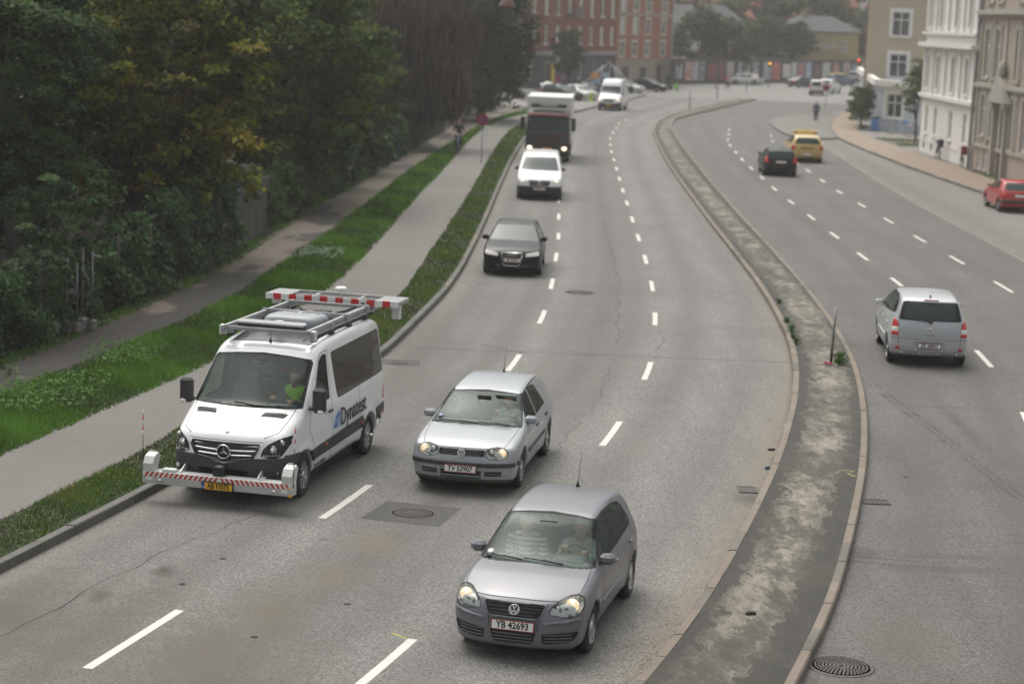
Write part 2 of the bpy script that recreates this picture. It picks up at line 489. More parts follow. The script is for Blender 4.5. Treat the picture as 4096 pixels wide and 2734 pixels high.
def text_mesh(name, txt, size, m, parent, mtx, extrude=.002, bold=0., sx=1., align='CENTER', fit=None):
    c = bpy.data.curves.new('t', 'FONT'); c.body = txt; c.size = size; c.extrude = extrude; c.offset = bold
    c.align_x = align; c.align_y = 'CENTER'; c.resolution_u = 2
    o = bpy.data.objects.new('t', c); COL.objects.link(o); bpy.context.view_layer.update()
    me = bpy.data.meshes.new_from_object(o.evaluated_get(bpy.context.evaluated_depsgraph_get()))
    bpy.data.objects.remove(o); me.name = name; me.materials.clear(); me.materials.append(m)
    if fit: xs = [v.co.x for v in me.vertices]; sx = fit/(max(xs)-min(xs))
    me.transform(Matrix.Scale(sx, 4, (1, 0, 0))); me.transform(mtx)
    ob = bpy.data.objects.new(name, me); COL.objects.link(ob); ob.parent = parent; CHILD.setdefault(parent.name, []).append(ob)
    return ob
def basis(o, x, y):
    x = Vector(x).normalized(); y = Vector(y); z = x.cross(y).normalized(); y = z.cross(x)
    return Matrix(((x.x, y.x, z.x, o[0]), (x.y, y.y, z.y, o[1]), (x.z, y.z, z.z, o[2]), (0, 0, 0, 1)))
# ---------------------------------------------------------------- roads, kerbs, paths (x as a function of the distance y)
class Curve:
    def __init__(s, pts, z=0., sm=3.0):
        k = (CAM_H-z)/CAM_H; P = np.array(sorted([(y*k, x*k) for x, y in pts])); s.p = P
        s.yy = np.arange(8, 340, .5); v = np.interp(s.yy, P[:, 0], P[:, 1])
        a = (P[1, 1]-P[0, 1])/(P[1, 0]-P[0, 0]); b = (P[-1, 1]-P[-2, 1])/(P[-1, 0]-P[-2, 0])
        v = np.where(s.yy < P[0, 0], P[0, 1]+(s.yy-P[0, 0])*a, v); v = np.where(s.yy > P[-1, 0], P[-1, 1]+(s.yy-P[-1, 0])*b, v)
        n = int(sm*2); ker = np.hanning(2*n+3)[1:-1]; ker /= ker.sum(); vv = np.pad(v, n, mode='reflect', reflect_type='odd'); s.v = np.convolve(vv, ker, 'valid')
    def __call__(s, y): return np.interp(y, s.yy, s.v)

kerbL = Curve([(-7.6,22),(-6.98,24.4),(-6.62,25.7),(-6.28,27.1),(-5.98,28.2),(-5.66,29.5),(-5.34,30.8),(-2.82,43.3),(-2.23,49.5),(-1.85,53.5),(-1.56,58.8),(-1.30,66.9),(-1.11,74.),(-.79,88.5),(-.35,105.5),(.25,122),(1.2,140),(3.0,154),(6.0,171.),(9.59,188),(13.31,208.4),(19.06,231.2)])
medL = Curve([(1.78,22.4),(2.25,23.8),(2.93,26.4),(3.53,28.8),(4.15,31.5),(4.60,33.5),(5.17,36.4),(5.73,39.5),(6.28,43.2),(6.73,47.6),(6.98,52.4),(7.13,56.2),(7.22,60.5),(7.28,65.1),(7.43,77.3),(7.65,90.1),(7.98,106.4),(8.61,125),(9.18,138),(10.23,150),(11.9,162.),(14.68,175),(19.2,193.2),(24.7,215.6),(31.2,240.5)])
medR = Curve([(3.56,22.3),(3.92,23.5),(4.57,25.8),(5.37,29.4),(5.98,32.2),(6.58,35.3),(7.19,39.),(7.72,42.9),(8.09,46.8),(8.35,51.1),(8.56,56.3),(8.68,61.),(8.84,69.5),(8.97,78.7),(9.28,93.2),(9.85,114.2),(10.35,130),(11.0,145),(12.2,157),(15.3,170),(20.39,190),(27.0,218.),(32.4,240.5)])
roadR = Curve([(16.0,20),(16.9,45),(17.4,67.2),(17.9,89.2),(18.6,105.8),(19.9,130),(22,150),(27,176),(36,210),(46,240)])
cycR = Curve([(-7.39,28.1),(-7.,29.8),(-6.67,30.9),(-6.36,32.3),(-3.02,53.2),(-2.86,58.2),(-2.71,63.6),(-2.39,73.5),(-2.2,80),(-1.94,90.),(-1.61,106.2),(-1.21,121),(-.7,134.1),(.2,144.2),(2.6,156),(5.2,171)], .12)
cycL = Curve([(-8.52,32.4),(-8.32,33.6),(-7.98,35.),(-7.59,36.5),(-7.31,38.1),(-6.92,39.8),(-6.52,41.5),(-5.14,54.2),(-4.95,58.),(-4.75,63.),(-4.62,68.1),(-4.5,73.4),(-4.35,79),(-4.2,85.),(-3.96,91.7),(-3.73,99.6),(-3.49,109.7),(-3.2,120.1),(-2.8,130.3),(-2.1,140.4),(-1.23,149.1),(2.2,166)], .12)
footR = Curve([(-9.78,37.2),(-9.46,38.9),(-9.15,40.4),(-8.72,42.4),(-8.33,45.1),(-7.82,47.8),(-7.3,52.1),(-6.98,57.8),(-6.69,62.3),(-6.48,66.2),(-6.23,72.),(-5.98,77.4),(-5.72,84.3),(-5.4,92.7),(-4.98,101.6),(-4.45,110.6),(-3.93,119.7),(-3.26,131),(-2.5,141.1),(-1.31,153),(.9,167)], .12)
footL = Curve([(-11.4,37),(-10.62,40.6),(-10.24,42.8),(-9.94,45.3),(-9.62,47.8),(-9.30,50.6),(-9.0,53.2),(-8.70,56.6),(-8.45,61.3),(-8.2,69),(-7.95,75.7),(-7.55,82.),(-7.15,88.6),(-6.65,95.6),(-6.22,104),(-5.88,111.4),(-5.3,124),(-4.5,137.),(-3.2,152),(-1.2,167)], .12)
pavO = Curve([(22.9,40),(22.9,70),(22.75,90),(22.3,100),(22.,112),(21.95,128),(22.3,140),(23.6,152),(26.5,169),(29.5,182),(35,202)], .0)
pavI = Curve([(25.6,40),(25.3,95),(25.2,105),(25.1,112),(24.75,119),(24.7,132),(24.7,142),(25.9,154),(28.4,168),(33,187),(38,203)], .0)
laneA = Curve([(-6.1,17),(-4.74,21.8),(-4.06,24.2),(-2.76,29.),(-2.21,31.2),(-.04,42.2),(.18,44.3),(.68,49.2),(.84,51.4),(1.04,55.7),(1.14,57.9),(1.27,62.1),(1.35,64.4),(1.46,68.3),(1.52,70.4),(1.72,82.3),(1.85,90),(2.3,110),(3.2,135),(5.5,157)], 0, 2)
laneB = Curve([(-3.0,17),(-1.59,21.6),(-1.03,23.4),(1.73,35.),(2.14,37.2),(2.88,41.8),(3.17,44.),(3.62,49.6),(3.76,51.8),(3.97,56.),(4.06,58.2),(4.18,62.4),(4.25,64.8),(4.32,69.),(4.37,71.),(4.46,75.6),(4.61,82.5),(4.74,89),(4.95,98),(5.2,108.),(5.42,118),(5.95,131),(7.5,150),(11,170)], 0, 2)
laneC = Curve([(6.5,23),(8.9,31),(10.55,39.8),(11.1,44.5),(11.36,48),(11.66,55),(11.76,61.),(11.82,67.9),(11.88,74.5),(11.97,80),(12.05,87.),(12.14,93),(12.7,112),(13.6,130),(16,152),(20,172)], 0, 2)
laneD = Curve([(13.6,35),(14.6,47),(14.95,57),(15.02,62),(15.04,68),(15.05,75),(15.1,80),(15.14,87),(15.22,95),(15.7,110),(16.6,130),(19,152),(23,172)], 0, 2)

def strip(name, f0, f1, ya, yb, z, m, nx=6, step=1., uvw=None, kind='structure', z1=None):
    ys = np.arange(ya, yb+step/2, step); V = []; UV = []
    for y in ys:
        a, b = f0(y), f1(y)
        for i in range(nx+1):
            t = i/nx; V.append((a+(b-a)*t, y, z+(0 if z1 is None else (z1-z)*t))); UV.append(((b-a)*t if uvw is None else uvw(a+(b-a)*t, y), y))
    F = [(j*(nx+1)+i, j*(nx+1)+i+1, (j+1)*(nx+1)+i+1, (j+1)*(nx+1)+i) for j in range(len(ys)-1) for i in range(nx)]
    me = bpy.data.meshes.new(name); me.from_pydata(V, [], F); uv = me.uv_layers.new(name='UVMap')
    for l in me.loops: uv.data[l.index].uv = UV[l.vertex_index]
    me.materials.append(m); me.polygons.foreach_set('use_smooth', [True]*len(F)); o = bpy.data.objects.new(name, me); COL.objects.link(o); return tag(o, kind=kind)

def asphalt(name, lo, hi, tint=(1, .985, .955), tracks=(), spots=(), seams=(), streak=.6, speck=1.2, joints=()):
    a = NT(name); P = a.co(); uv = a.n('UVMap').outputs[0]; sx = a.n('SeparateXYZ', {'Vector': uv}); U, Vv = sx.outputs[0], sx.outputs[1]
    big = a.noise(.22, 4, .6, P); mid = a.noise(2.2, 5, .65, P); st = a.noise(1.0, 4, .6, a.map((1.5, .12, 1), P))
    v = a.math('ADD', a.math('MULTIPLY', big, .55), a.math('MULTIPLY', st, streak)); v = a.math('ADD', v, a.math('MULTIPLY', mid, .35)); v = a.math('DIVIDE', v, .9+streak)
    vor = a.n('TexVoronoi', {'Vector': P, 'Scale': 55.}); sp = vor.outputs['Color']; spg = a.n('SeparateColor', {'Color': sp}).outputs[0]
    fine = a.noise(120, 2, .7, P)
    base = a.ramp(v, [(.30, tuple(lo*t for t in tint)), (.70, tuple(hi*t for t in tint))])
    g = a.math('MULTIPLY_ADD', a.math('SUBTRACT', spg, .5), speck, 1); g = a.math('MULTIPLY', g, a.math('MULTIPLY_ADD', a.math('SUBTRACT', fine, .5), .9, 1))
    c = a.mix(1, base, a.n('CombineColor', {0: g, 1: g, 2: g}), 'MULTIPLY')
    for (u0, wd, amt, *tc) in tracks:
        d = a.math('DIVIDE', a.math('SUBTRACT', U, u0), wd); e = a.math('EXPONENT', a.math('MULTIPLY', a.math('MULTIPLY', d, d), -1))
        c = a.mix(a.math('MULTIPLY', a.math('MULTIPLY', e, a.math('MULTIPLY_ADD', st, 1.2, .1)), amt*1.5, clamp=True), c, tc[0] if tc else (.06, .055, .048))
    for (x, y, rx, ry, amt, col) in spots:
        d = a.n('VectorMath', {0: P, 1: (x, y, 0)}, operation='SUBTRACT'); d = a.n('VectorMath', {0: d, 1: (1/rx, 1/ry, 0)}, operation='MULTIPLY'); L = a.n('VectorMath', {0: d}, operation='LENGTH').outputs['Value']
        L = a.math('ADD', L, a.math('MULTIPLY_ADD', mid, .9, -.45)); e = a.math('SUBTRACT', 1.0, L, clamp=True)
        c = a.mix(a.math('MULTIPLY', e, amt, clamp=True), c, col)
    py = a.n('SeparateXYZ', {'Vector': P}).outputs[1]
    for (y0, wd, amt) in joints:
        wob = a.math('MULTIPLY_ADD', a.noise(.8, 3, .6, P), .25, -.12); d = a.math('ABSOLUTE', a.math('SUBTRACT', a.math('ADD', py, wob), y0)); e = a.math('SUBTRACT', 1., a.math('DIVIDE', d, wd), clamp=True)
        c = a.mix(a.math('MULTIPLY', e, amt, clamp=True), c, (.045, .043, .04))
    cr = a.n('TexVoronoi', {'Vector': a.map((.10, .06, 1), P), 'Scale': 1.}, feature='DISTANCE_TO_EDGE'); 
    dd = a.n('VectorMath', {0: P, 1: a.n('VectorMath', {0: a.n('TexNoise', {'Vector': P, 'Scale': 1.3, 'Detail': 5}).outputs[1], 1: (1.2, 1.2, 0)}, operation='MULTIPLY')}, operation='ADD')
    a.t.links.new(a.map((.16, .055, 1), dd.outputs[0]), cr.inputs['Vector'])
    ck = a.math('MULTIPLY', a.math('LESS_THAN', cr.outputs['Distance'], .0012), a.math('GREATER_THAN', big, .56)); c = a.mix(a.math('MULTIPLY', ck, .7), c, (.04, .038, .035))
    a.set(Base_Color=c, Roughness=a.math('MULTIPLY_ADD', mid, .15, .72)); a.bump(a.math('MULTIPLY_ADD', spg, .6, a.math('MULTIPLY', fine, .6)), .55, .006)
    return a.m

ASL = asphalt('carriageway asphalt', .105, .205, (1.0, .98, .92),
    tracks=[(.75, .42, .42), (2.35, .42, .45), (1.5, .35, .3), (3.7, .38, .3), (5.25, .4, .35), (4.45, .5, .55), (6.7, .4, .32), (8.2, .4, .25), (9.35, .45, .62, (.20, .165, .12)), (.05, .3, .35, (.13, .115, .09))],
    spots=[(-5.0, 22.8, 2.4, 4.0, .55, (.07, .062, .05)), (-3.2, 21.5, 2, 2.5, .5, (.08, .07, .055)), (-1.87, 27.7, .55, .75, .85, (.13, .105, .07)), (-2.3, 25.97, .6, .95, .8, (.12, .10, .07)), (-2.95, 24.2, .6, 1.6, .9, (.10, .085, .06)), (-3.5, 22.6, .55, 1.3, .9, (.09, .078, .06)), (-6.1, 23.5, .9, 2.4, .8, (.07, .062, .05)), (-4.6, 25.9, .22, .4, 1, (.035, .025, .02)), (-5.2, 24.6, .18, .5, .8, (.05, .04, .03)), (-4.2, 33.2, 1.0, 4.0, .5, (.06, .055, .05)), (-2.2, 44, 1.1, 10, .6, (.07, .063, .055)), (4.0, 31.4, .5, .8, .7, (.05, .045, .04))],  # the two broad leading spots paint lens vignetting at lower left into the asphalt
    joints=[(44.75, .05, .9), (49.9, .04, .5), (56.5, .05, .5), (70.5, .06, .4)])
ASR = asphalt('opposite carriageway asphalt', .065, .135, (1., .955, .89),
    tracks=[(1.0, .45, .3), (2.6, .4, .4), (4.6, .4, .25), (6.4, .45, .25), (8.2, .5, .2)],
    spots=[(6.3, 27.5, 1.5, .28, .7, (.05, .047, .045)), (6.5, 28.3, 1.6, .2, .5, (.05, .047, .045)), (5.3, 28.2, .4, .5, .8, (.05, .045, .04)), (8.0, 47.7, .9, .6, .8, (.05, .045, .04)), (8.9, 38, .25, 4, .75, (.05, .048, .045)), (8.4, 33, .9, .6, .5, (.05, .048, .045)), (5.2, 24, .8, 1.2, .5, (.10, .085, .065))],
    joints=[(40.0, .05, .7), (62, .06, .5)])
ASC = asphalt('cycle path asphalt', .105, .16, (1.02, .955, .875), speck=.3, streak=.3, spots=[(-7.4, 33, .3, .2, .5, (.1, .09, .08)), (-3.3, 62, .5, .4, .5, (.09, .085, .08))])
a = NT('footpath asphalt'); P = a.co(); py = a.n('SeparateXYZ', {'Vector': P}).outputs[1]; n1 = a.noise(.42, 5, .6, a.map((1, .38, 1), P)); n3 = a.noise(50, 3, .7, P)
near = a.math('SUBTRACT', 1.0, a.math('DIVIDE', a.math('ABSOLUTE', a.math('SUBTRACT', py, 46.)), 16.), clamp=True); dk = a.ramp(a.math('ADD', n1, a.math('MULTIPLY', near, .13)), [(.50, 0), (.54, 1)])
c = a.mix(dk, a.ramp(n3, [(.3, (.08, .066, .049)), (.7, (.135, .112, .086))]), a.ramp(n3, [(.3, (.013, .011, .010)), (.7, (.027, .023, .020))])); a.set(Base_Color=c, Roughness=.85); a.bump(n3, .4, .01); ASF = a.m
def soil(name, c0, c1, c2):
    a = NT(name); n = a.noise(1.3, 6, .65); n2 = a.noise(14, 3, .6); c = a.ramp(n, [(.3, c0), (.55, c1), (.75, c2)]); c = a.mix(a.math('MULTIPLY', n2, .5), c, tuple(x*.4 for x in c0)); a.set(Base_Color=c, Roughness=.95); a.bump(n2, .6, .03); return a.m
SOIL = soil('earth', (.028, .020, .013), (.045, .040, .018), (.060, .062, .022))
MOSS = soil('verge turf', (.018, .030, .008), (.028, .050, .012), (.045, .060, .018))

lx = lambda c: (lambda y: float(c(y)))
ground_m = asphalt('city ground', .14, .22, (1., .97, .92))
b = MB(); b.add([(-600, -60, -.02), (700, -60, -.02), (700, 1500, -.02), (-600, 1500, -.02)], [(0, 1, 2, 3)]); g = b.build('ground', ground_m); tag(g, kind='structure')
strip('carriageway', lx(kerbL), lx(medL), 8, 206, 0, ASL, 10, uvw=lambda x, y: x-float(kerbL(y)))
strip('opposite_carriageway', lx(medR), lx(roadR), 8, 206, 0, ASR, 8, uvw=lambda x, y: x-float(medR(y)))
strip('kerbside_lane', lambda y: roadR(y)+.12, lambda y: float(pavO(y))-.02, 20, 180, -.004, asphalt('kerbside lane asphalt', .13, .20, (1.0, .95, .87), speck=.3, tracks=[(1.0, .7, .3)]), 4, uvw=lambda x, y: x-float(roadR(y)))
strip('cycle_path', lx(cycL), lx(cycR), 20, 168, .125, ASC, 4, uvw=lambda x, y: x-float(cycL(y))+20)
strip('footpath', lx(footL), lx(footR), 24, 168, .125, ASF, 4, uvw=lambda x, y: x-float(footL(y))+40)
strip('verge_ground', lambda y: kerbL(y)-.0, lambda y: cycR(y)-.02, 12, 156, .125, MOSS, 3, .5)
strip('grass_bank', lambda y: footR(y)-.02, lambda y: cycL(y)+.02, 24, 168, .121, MOSS, 4)
strip('planting_ground', lambda y: footL(y)-22, lambda y: footL(y)+.02, 20, 168, .119, soil('leaf litter', (.012, .010, .007), (.022, .018, .010), (.026, .028, .012)), 4, 2.)

# kerbs: real stones laid end to end
def kerb(name, f, ya, yb, side, w, h, m, L=1.0, gap=.012, dark=None):
    b = MB(); y = ya; k = 0
    while y < yb:
        le = L*(.85+.3*RNG.random()) if L < 2 else L
        y2 = y+le-gap; x0, x1 = float(f(y)), float(f(y2)); j = (RNG.random()-.5)*.012
        s = side; b.mat(int(RNG.random() < .12))
        V = [(x0, y, -.05), (x0+s*w, y, -.05), (x0+s*w, y, h+j), (x0+s*.02, y, h+j), (x0, y, h-.025+j), (x1, y2, -.05), (x1+s*w, y2, -.05), (x1+s*w, y2, h+j), (x1+s*.02, y2, h+j), (x1, y2, h-.025+j)]
        F = [(0, 1, 2, 3, 4), (9, 8, 7, 6, 5)]+[(i, i+5, (i+1) % 5+5, (i+1) % 5) for i in range(5)]
        if s < 0: F = [q[::-1] for q in F]
        F = [q[::-1] for q in F]
        b.add(V, F); y += le
    o = b.build(name, m); return tag(o, kind='structure')
def stone(name, lo, hi, tint):
    a = NT(name); P = a.co(); n = a.noise(1.1, 5, .6, P); f = a.noise(60, 3, .7, P); i = a.n('TexWhiteNoise', {'Vector': a.n('VectorMath', {0: P, 1: (0, 1, 0)}, operation='MULTIPLY')}, noise_dimensions='3D')
    c = a.ramp(a.math('ADD', a.math('MULTIPLY', n, .6), a.math('MULTIPLY', f, .4)), [(.3, tuple(lo*t for t in tint)), (.7, tuple(hi*t for t in tint))]); a.set(Base_Color=c, Roughness=.85); a.bump(f, .5, .01); return a.m
KG = stone('granite kerb', .06, .17, (1, .95, .88)); KG2 = stone('granite kerb reddish', .10, .2, (1.15, .9, .72))
KB = stone('concrete kerb', .11, .22, (1.12, .94, .75)); KB2 = stone('concrete kerb stained', .08, .18, (1.05, .96, .82))
kerb('left_kerb', kerbL, 10, 206, -1, .15, .135, [KG, KG2], .95)
kerb('median_left_kerb', medL, 10, 206, 1, .13, .14, [KB, KB2], 1.0)
kerb('median_right_kerb', medR, 10, 206, -1, .13, .14, [KB, KB2], 1.0)
kerb('right_kerb', pavO, 20, 195, 1, .15, .12, [KG, KB], 1.5)
# median surface
a = NT('median surface'); P = a.co(); uvx = a.n('SeparateXYZ', {'Vector': a.n('UVMap').outputs[0]}).outputs[0]
n1 = a.noise(.9, 6, .7, P); n2 = a.noise(3.0, 6, .7, a.map((1, .45, 1), P)); n3 = a.noise(38, 3, .7, P)
edge = a.math('ABSOLUTE', a.math('SUBTRACT', uvx, .66)); nd = a.noise(3.2, 12, .8, a.map((1, .38, 1), P)); nb = a.noise(.7, 6, .7, a.map((1, .5, 1), P)); side = a.math('ADD', a.math('MULTIPLY', edge, .75), a.math('MULTIPLY_ADD', nd, 1.5, -.62))
asp = a.ramp(a.math('ADD', a.math('MULTIPLY', n3, .6), a.math('MULTIPLY', nd, .4)), [(.36, (.020, .019, .017)), (.6, (.055, .052, .046))]); con = a.ramp(a.math('ADD', a.math('MULTIPLY', nd, .7), a.math('MULTIPLY', nb, .3)), [(.40, (.05, .046, .038)), (.48, (.105, .096, .078)), (.53, (.18, .165, .135)), (.61, (.27, .25, .205))])
c = a.mix(a.ramp(side, [(.44, 0), (.455, 1)]), con, asp); c = a.mix(a.ramp(a.noise(1.1, 9, .75, a.map((1, .5, 1), P)), [(.52, 0), (.56, .75)]), c, a.ramp(n3, [(.3, (.035, .033, .027)), (.7, (.075, .07, .058))]))
c = a.mix(a.ramp(a.noise(2.0, 8, .7, a.map((1, 1, 1), P, loc=(9, 4, 0))), [(.62, 0), (.66, .7)]), c, (.04, .042, .028))
a.set(Base_Color=c, Roughness=.9); a.bump(a.math('ADD', n3, a.math('MULTIPLY', n2, .5)), .5, .012); MEDM = a.m
strip('median_surface', lambda y: medL(y)+.128, lambda y: medR(y)-.128, 10, 206, .132, MEDM, 6, .5)
# orange pavement and building apron
def brick(name, cols, mort, sc, bump=.3, w=.5, h=.25, ms=.02, rot=(0, 0, 0), var=.2):
    a = NT(name); t = a.n('TexBrick', {'Vector': a.map((1, 1, 1), rot=rot), 'Color1': cols[0], 'Color2': cols[1], 'Mortar': mort, 'Scale': sc, 'Mortar Size': ms, 'Brick Width': w, 'Row Height': h})
    n = a.noise(.5, 5, .6); c = a.mix(a.math('MULTIPLY', n, var*2), t.outputs[0], tuple(x*.55 for x in cols[0])); a.set(Base_Color=c, Roughness=.88); a.bump(t.outputs[1], -bump, .01); return a.m
PAV = brick('pavement brick', [(.30, .215, .155), (.25, .185, .14)], (.26, .235, .20), 3)
strip('brick_pavement', lambda y: pavO(y)+.149, lx(pavI), 30, 195, .115, PAV, 6, 1, uvw=lambda x, y: x-float(pavO(y)))
strip('apron', lambda y: pavI(y), lambda y: pavI(y)+9, 30, 195, .111, asphalt('apron asphalt', .13, .2, (1.03, .96, .88), speck=.3), 3)
FL = mat('flagstone', (.30, .29, .27), .9, var=.15, vs=2)
for k in (.95, 1.95):
    strip('flagstone_row', lambda y, k=k: pavO(y)+k, lambda y, k=k: pavO(y)+k+.18, 60, 190, .119, mat('kerb line stone', (.22, .19, .165), .9, var=.2, vs=2), 1)
# lane markings, each a sheet of paint of its own
a = NT('road paint'); n = a.noise(30, 4, .7); n2 = a.noise(3, 4); a.set(Base_Color=a.mix(a.ramp(a.math('ADD', a.math('MULTIPLY', n, .7), a.math('MULTIPLY', n2, .3)), [(.55, 0), (.72, .7)]), (.56, .55, .51), (.22, .21, .20)), Roughness=.7); RP = a.m
def dash(f, y0, y1, w=.125, z=.004):
    ys = np.linspace(y0, y1, 4); V = []; 
    for y in ys:
        s = (float(f(y+.1))-float(f(y-.1)))/.2; n = math.hypot(1, s); V += [(float(f(y))-w/2/n, y+w/2*s/n, z), (float(f(y))+w/2/n, y-w/2*s/n, z)]
    F = [(2*i, 2*i+1, 2*i+3, 2*i+2) for i in range(3)]
    o = link_mesh('lane_marking', V, F, RP, smooth=False); return tag(o, kind='structure')
for a0, b0 in ((21.8, 24.15), (29., 31.25), (35.6, 37.8), (42.2, 44.4), (49.1, 51.4), (55.6, 57.9), (62.1, 64.4), (68.4, 70.5), (75.3, 77.5), (82.2, 84.4), (88.9, 91), (95.5, 97.8), (102.2, 104.4)): dash(laneA, a0, b0)
for a0, b0 in ((14.9, 17.2), (21.0, 23.35), (28.2, 30.4), (34.95, 37.2), (41.8, 44.05), (49.6, 51.8), (56, 58.2), (62.4, 64.8), (68.9, 71.1), (75.3, 77.6), (82.3, 84.4), (88.5, 90.6), (95, 97.2), (101.6, 103.8), (108.2, 110.4), (114.8, 117), (121.4, 123.5), (128, 130), (134.6, 136.7), (141, 143), (147, 149), (153, 155)): dash(laneB, a0, b0)
for a0, b0 in ((30.6, 32.8), (37.4, 39.8), (45.2, 47.6), (52.4, 54.6), (59.3, 61.3), (65.8, 68), (72.4, 74.6), (79.1, 81.3), (86, 88), (92.8, 95), (99.4, 101.5), (106, 108), (112.5, 114.7), (119, 121), (125.6, 127.7), (132, 134), (138.6, 140.6), (145, 147)): dash(laneC, a0, b0)
for a0, b0 in ((44.8, 47.), (51.8, 54.), (58.9, 61.4), (65.8, 68.1), (72.3, 74.6), (79, 81.2), (85.8, 87.9), (92.5, 94.5), (99, 101), (105.6, 107.7), (112, 114), (118.8, 120.9), (125.4, 127.4), (132, 134), (138.6, 140.6)): dash(laneD, a0, b0)
strip('edge_line', lambda y: roadR(y)-.02, lambda y: roadR(y)+.08, 30, 170, .003, mat('edge line stone', (.24, .225, .20), .9, var=.2, vs=3), 1)
# ---------------------------------------------------------------- vehicle body specs (x forward, origin on the ground under the front axle)
FRONT = lambda C, N: (N[:, 0] > .15)
REAR = lambda C, N: (N[:, 0] < -.15)
TOP = lambda C, N: (N[:, 2] > .3)
LEFT = lambda C, N: (N[:, 1] > .35)
RIGHT = lambda C, N: (N[:, 1] < -.35)

POLO = dict(hw=.825, wb=2.46, wr=.295, tw=.19, track=.72,
    sil=[(.60,.17),(.76,.19),(.795,.30),(.80,.45),(.775,.60),(.72,.73),(.62,.79),(.40,.865),(.10,.935),(-.20,.965),(-.33,.985),(-.60,1.13),(-.95,1.345),(-1.15,1.415),(-1.6,1.468),(-2.1,1.462),(-2.55,1.415),(-2.75,1.37),(-2.88,1.25),(-3.00,1.02),(-3.07,.88),(-3.12,.62),(-3.11,.35),(-3.02,.22),(-2.6,.18)],
    warp=[(.9,.30),(.5,.26),(-.3,.13),(-1.0,.11),(-1.8,0),(-2.6,-.05),(-3.1,-.20)], wp=2.8,
    crown=[(0,0),(.5,.0),(.75,.02),(.95,.035),(1.3,.03),(1.5,.035)],
    prof=[(.15,.74),(.28,.785),(.45,.815),(.62,.825),(.80,.81),(.92,.775),(1.42,.56),(1.5,.53)],
    taper=[(.85,.93),(.5,.97),(.1,1),(-2.4,1),(-2.8,.97),(-3.1,.92)],
    arch=[(0,.295,.345),(-2.46,.295,.345)], flare=.016, k=.09)

GOLF = dict(hw=.868, wb=2.511, wr=.315, tw=.20, track=.755,
    sil=[(.62,.18),(.78,.19),(.855,.28),(.865,.45),(.86,.55),(.83,.63),(.79,.745),(.70,.79),(.45,.85),(.05,.915),(-.25,.945),(-.36,.97),(-.65,1.10),(-1.0,1.29),(-1.2,1.36),(-1.6,1.425),(-2.2,1.44),(-2.7,1.405),(-2.98,1.34),(-3.08,1.22),(-3.2,.97),(-3.27,.85),(-3.31,.60),(-3.31,.40),(-3.2,.24),(-2.7,.19)],
    warp=[(.9,.24),(.5,.20),(-.3,.13),(-1.0,.10),(-1.8,0),(-2.6,-.05),(-3.1,-.16)], wp=3.0,
    crown=[(0,0),(.5,.0),(.75,.015),(.95,.03),(1.3,.03),(1.5,.04)],
    prof=[(.15,.79),(.25,.825),(.45,.86),(.62,.868),(.80,.86),(.92,.825),(1.40,.575),(1.5,.54)],
    taper=[(.85,.95),(.5,.98),(.1,1),(-2.5,1),(-2.9,.97),(-3.3,.93)],
    arch=[(0,.315,.36),(-2.511,.315,.36)], flare=.012, k=.08)

VAN = dict(hw=.99, wb=3.25, wr=.345, tw=.23, track=.86,
    sil=[(.70,.26),(.90,.28),(.975,.38),(1.0,.55),(.99,.72),(.965,.90),(.93,1.03),(.84,1.12),(.60,1.22),(.30,1.355),(.16,1.43),(.05,1.50),(-.20,1.70),(-.60,2.02),(-.68,2.09),(-.80,2.19),(-1.05,2.27),(-1.6,2.31),(-2.6,2.325),(-3.7,2.31),(-4.12,2.27),(-4.22,2.15),(-4.25,1.2),(-4.25,.55),(-4.22,.36),(-3.9,.30)],
    warp=[(1.0,.32),(.6,.30),(.1,.22),(-.7,.12),(-1.5,0),(-3.6,0),(-4.2,-.06)], wp=3.0,
    crown=[(0,0),(.5,0),(.9,.03),(1.3,.06),(1.8,.03),(2.3,.05)],
    prof=[(.25,.92),(.4,.955),(.6,.985),(.9,.99),(1.25,.97),(1.6,.915),(2.1,.85),(2.3,.80)],
    taper=[(1.0,.86),(.6,.93),(.2,.975),(-.3,1),(-3.6,1),(-4.25,.975)],
    arch=[(0,.345,.405),(-3.25,.345,.405)], flare=.02, k=.11)

SCENIC = dict(hw=.905, wb=2.685, wr=.315, tw=.205, track=.79,
    sil=[(.60,.18),(.76,.20),(.85,.35),(.86,.50),(.80,.68),(.60,.84),(.25,.98),(-.05,1.08),(-.3,1.20),(-.8,1.45),(-1.1,1.56),(-1.6,1.62),(-2.4,1.62),(-2.95,1.575),(-3.12,1.50),(-3.22,1.32),(-3.32,1.08),(-3.38,.88),(-3.40,.62),(-3.42,.42),(-3.35,.25),(-2.9,.20)],
    warp=[(.9,.34),(.5,.28),(-.3,.18),(-1.0,.12),(-1.8,0),(-2.7,-.08),(-3.3,-.20)], wp=2.6,
    crown=[(0,0),(.5,0),(.9,.03),(1.3,.04),(1.6,.06)],
    prof=[(.15,.82),(.28,.87),(.45,.90),(.65,.905),(.85,.89),(1.0,.86),(1.55,.64),(1.65,.60)],
    taper=[(.85,.92),(.5,.97),(.1,1),(-2.5,1),(-3.0,.975),(-3.4,.93)],
    arch=[(0,.315,.36),(-2.685,.315,.36)], flare=.02, k=.085)
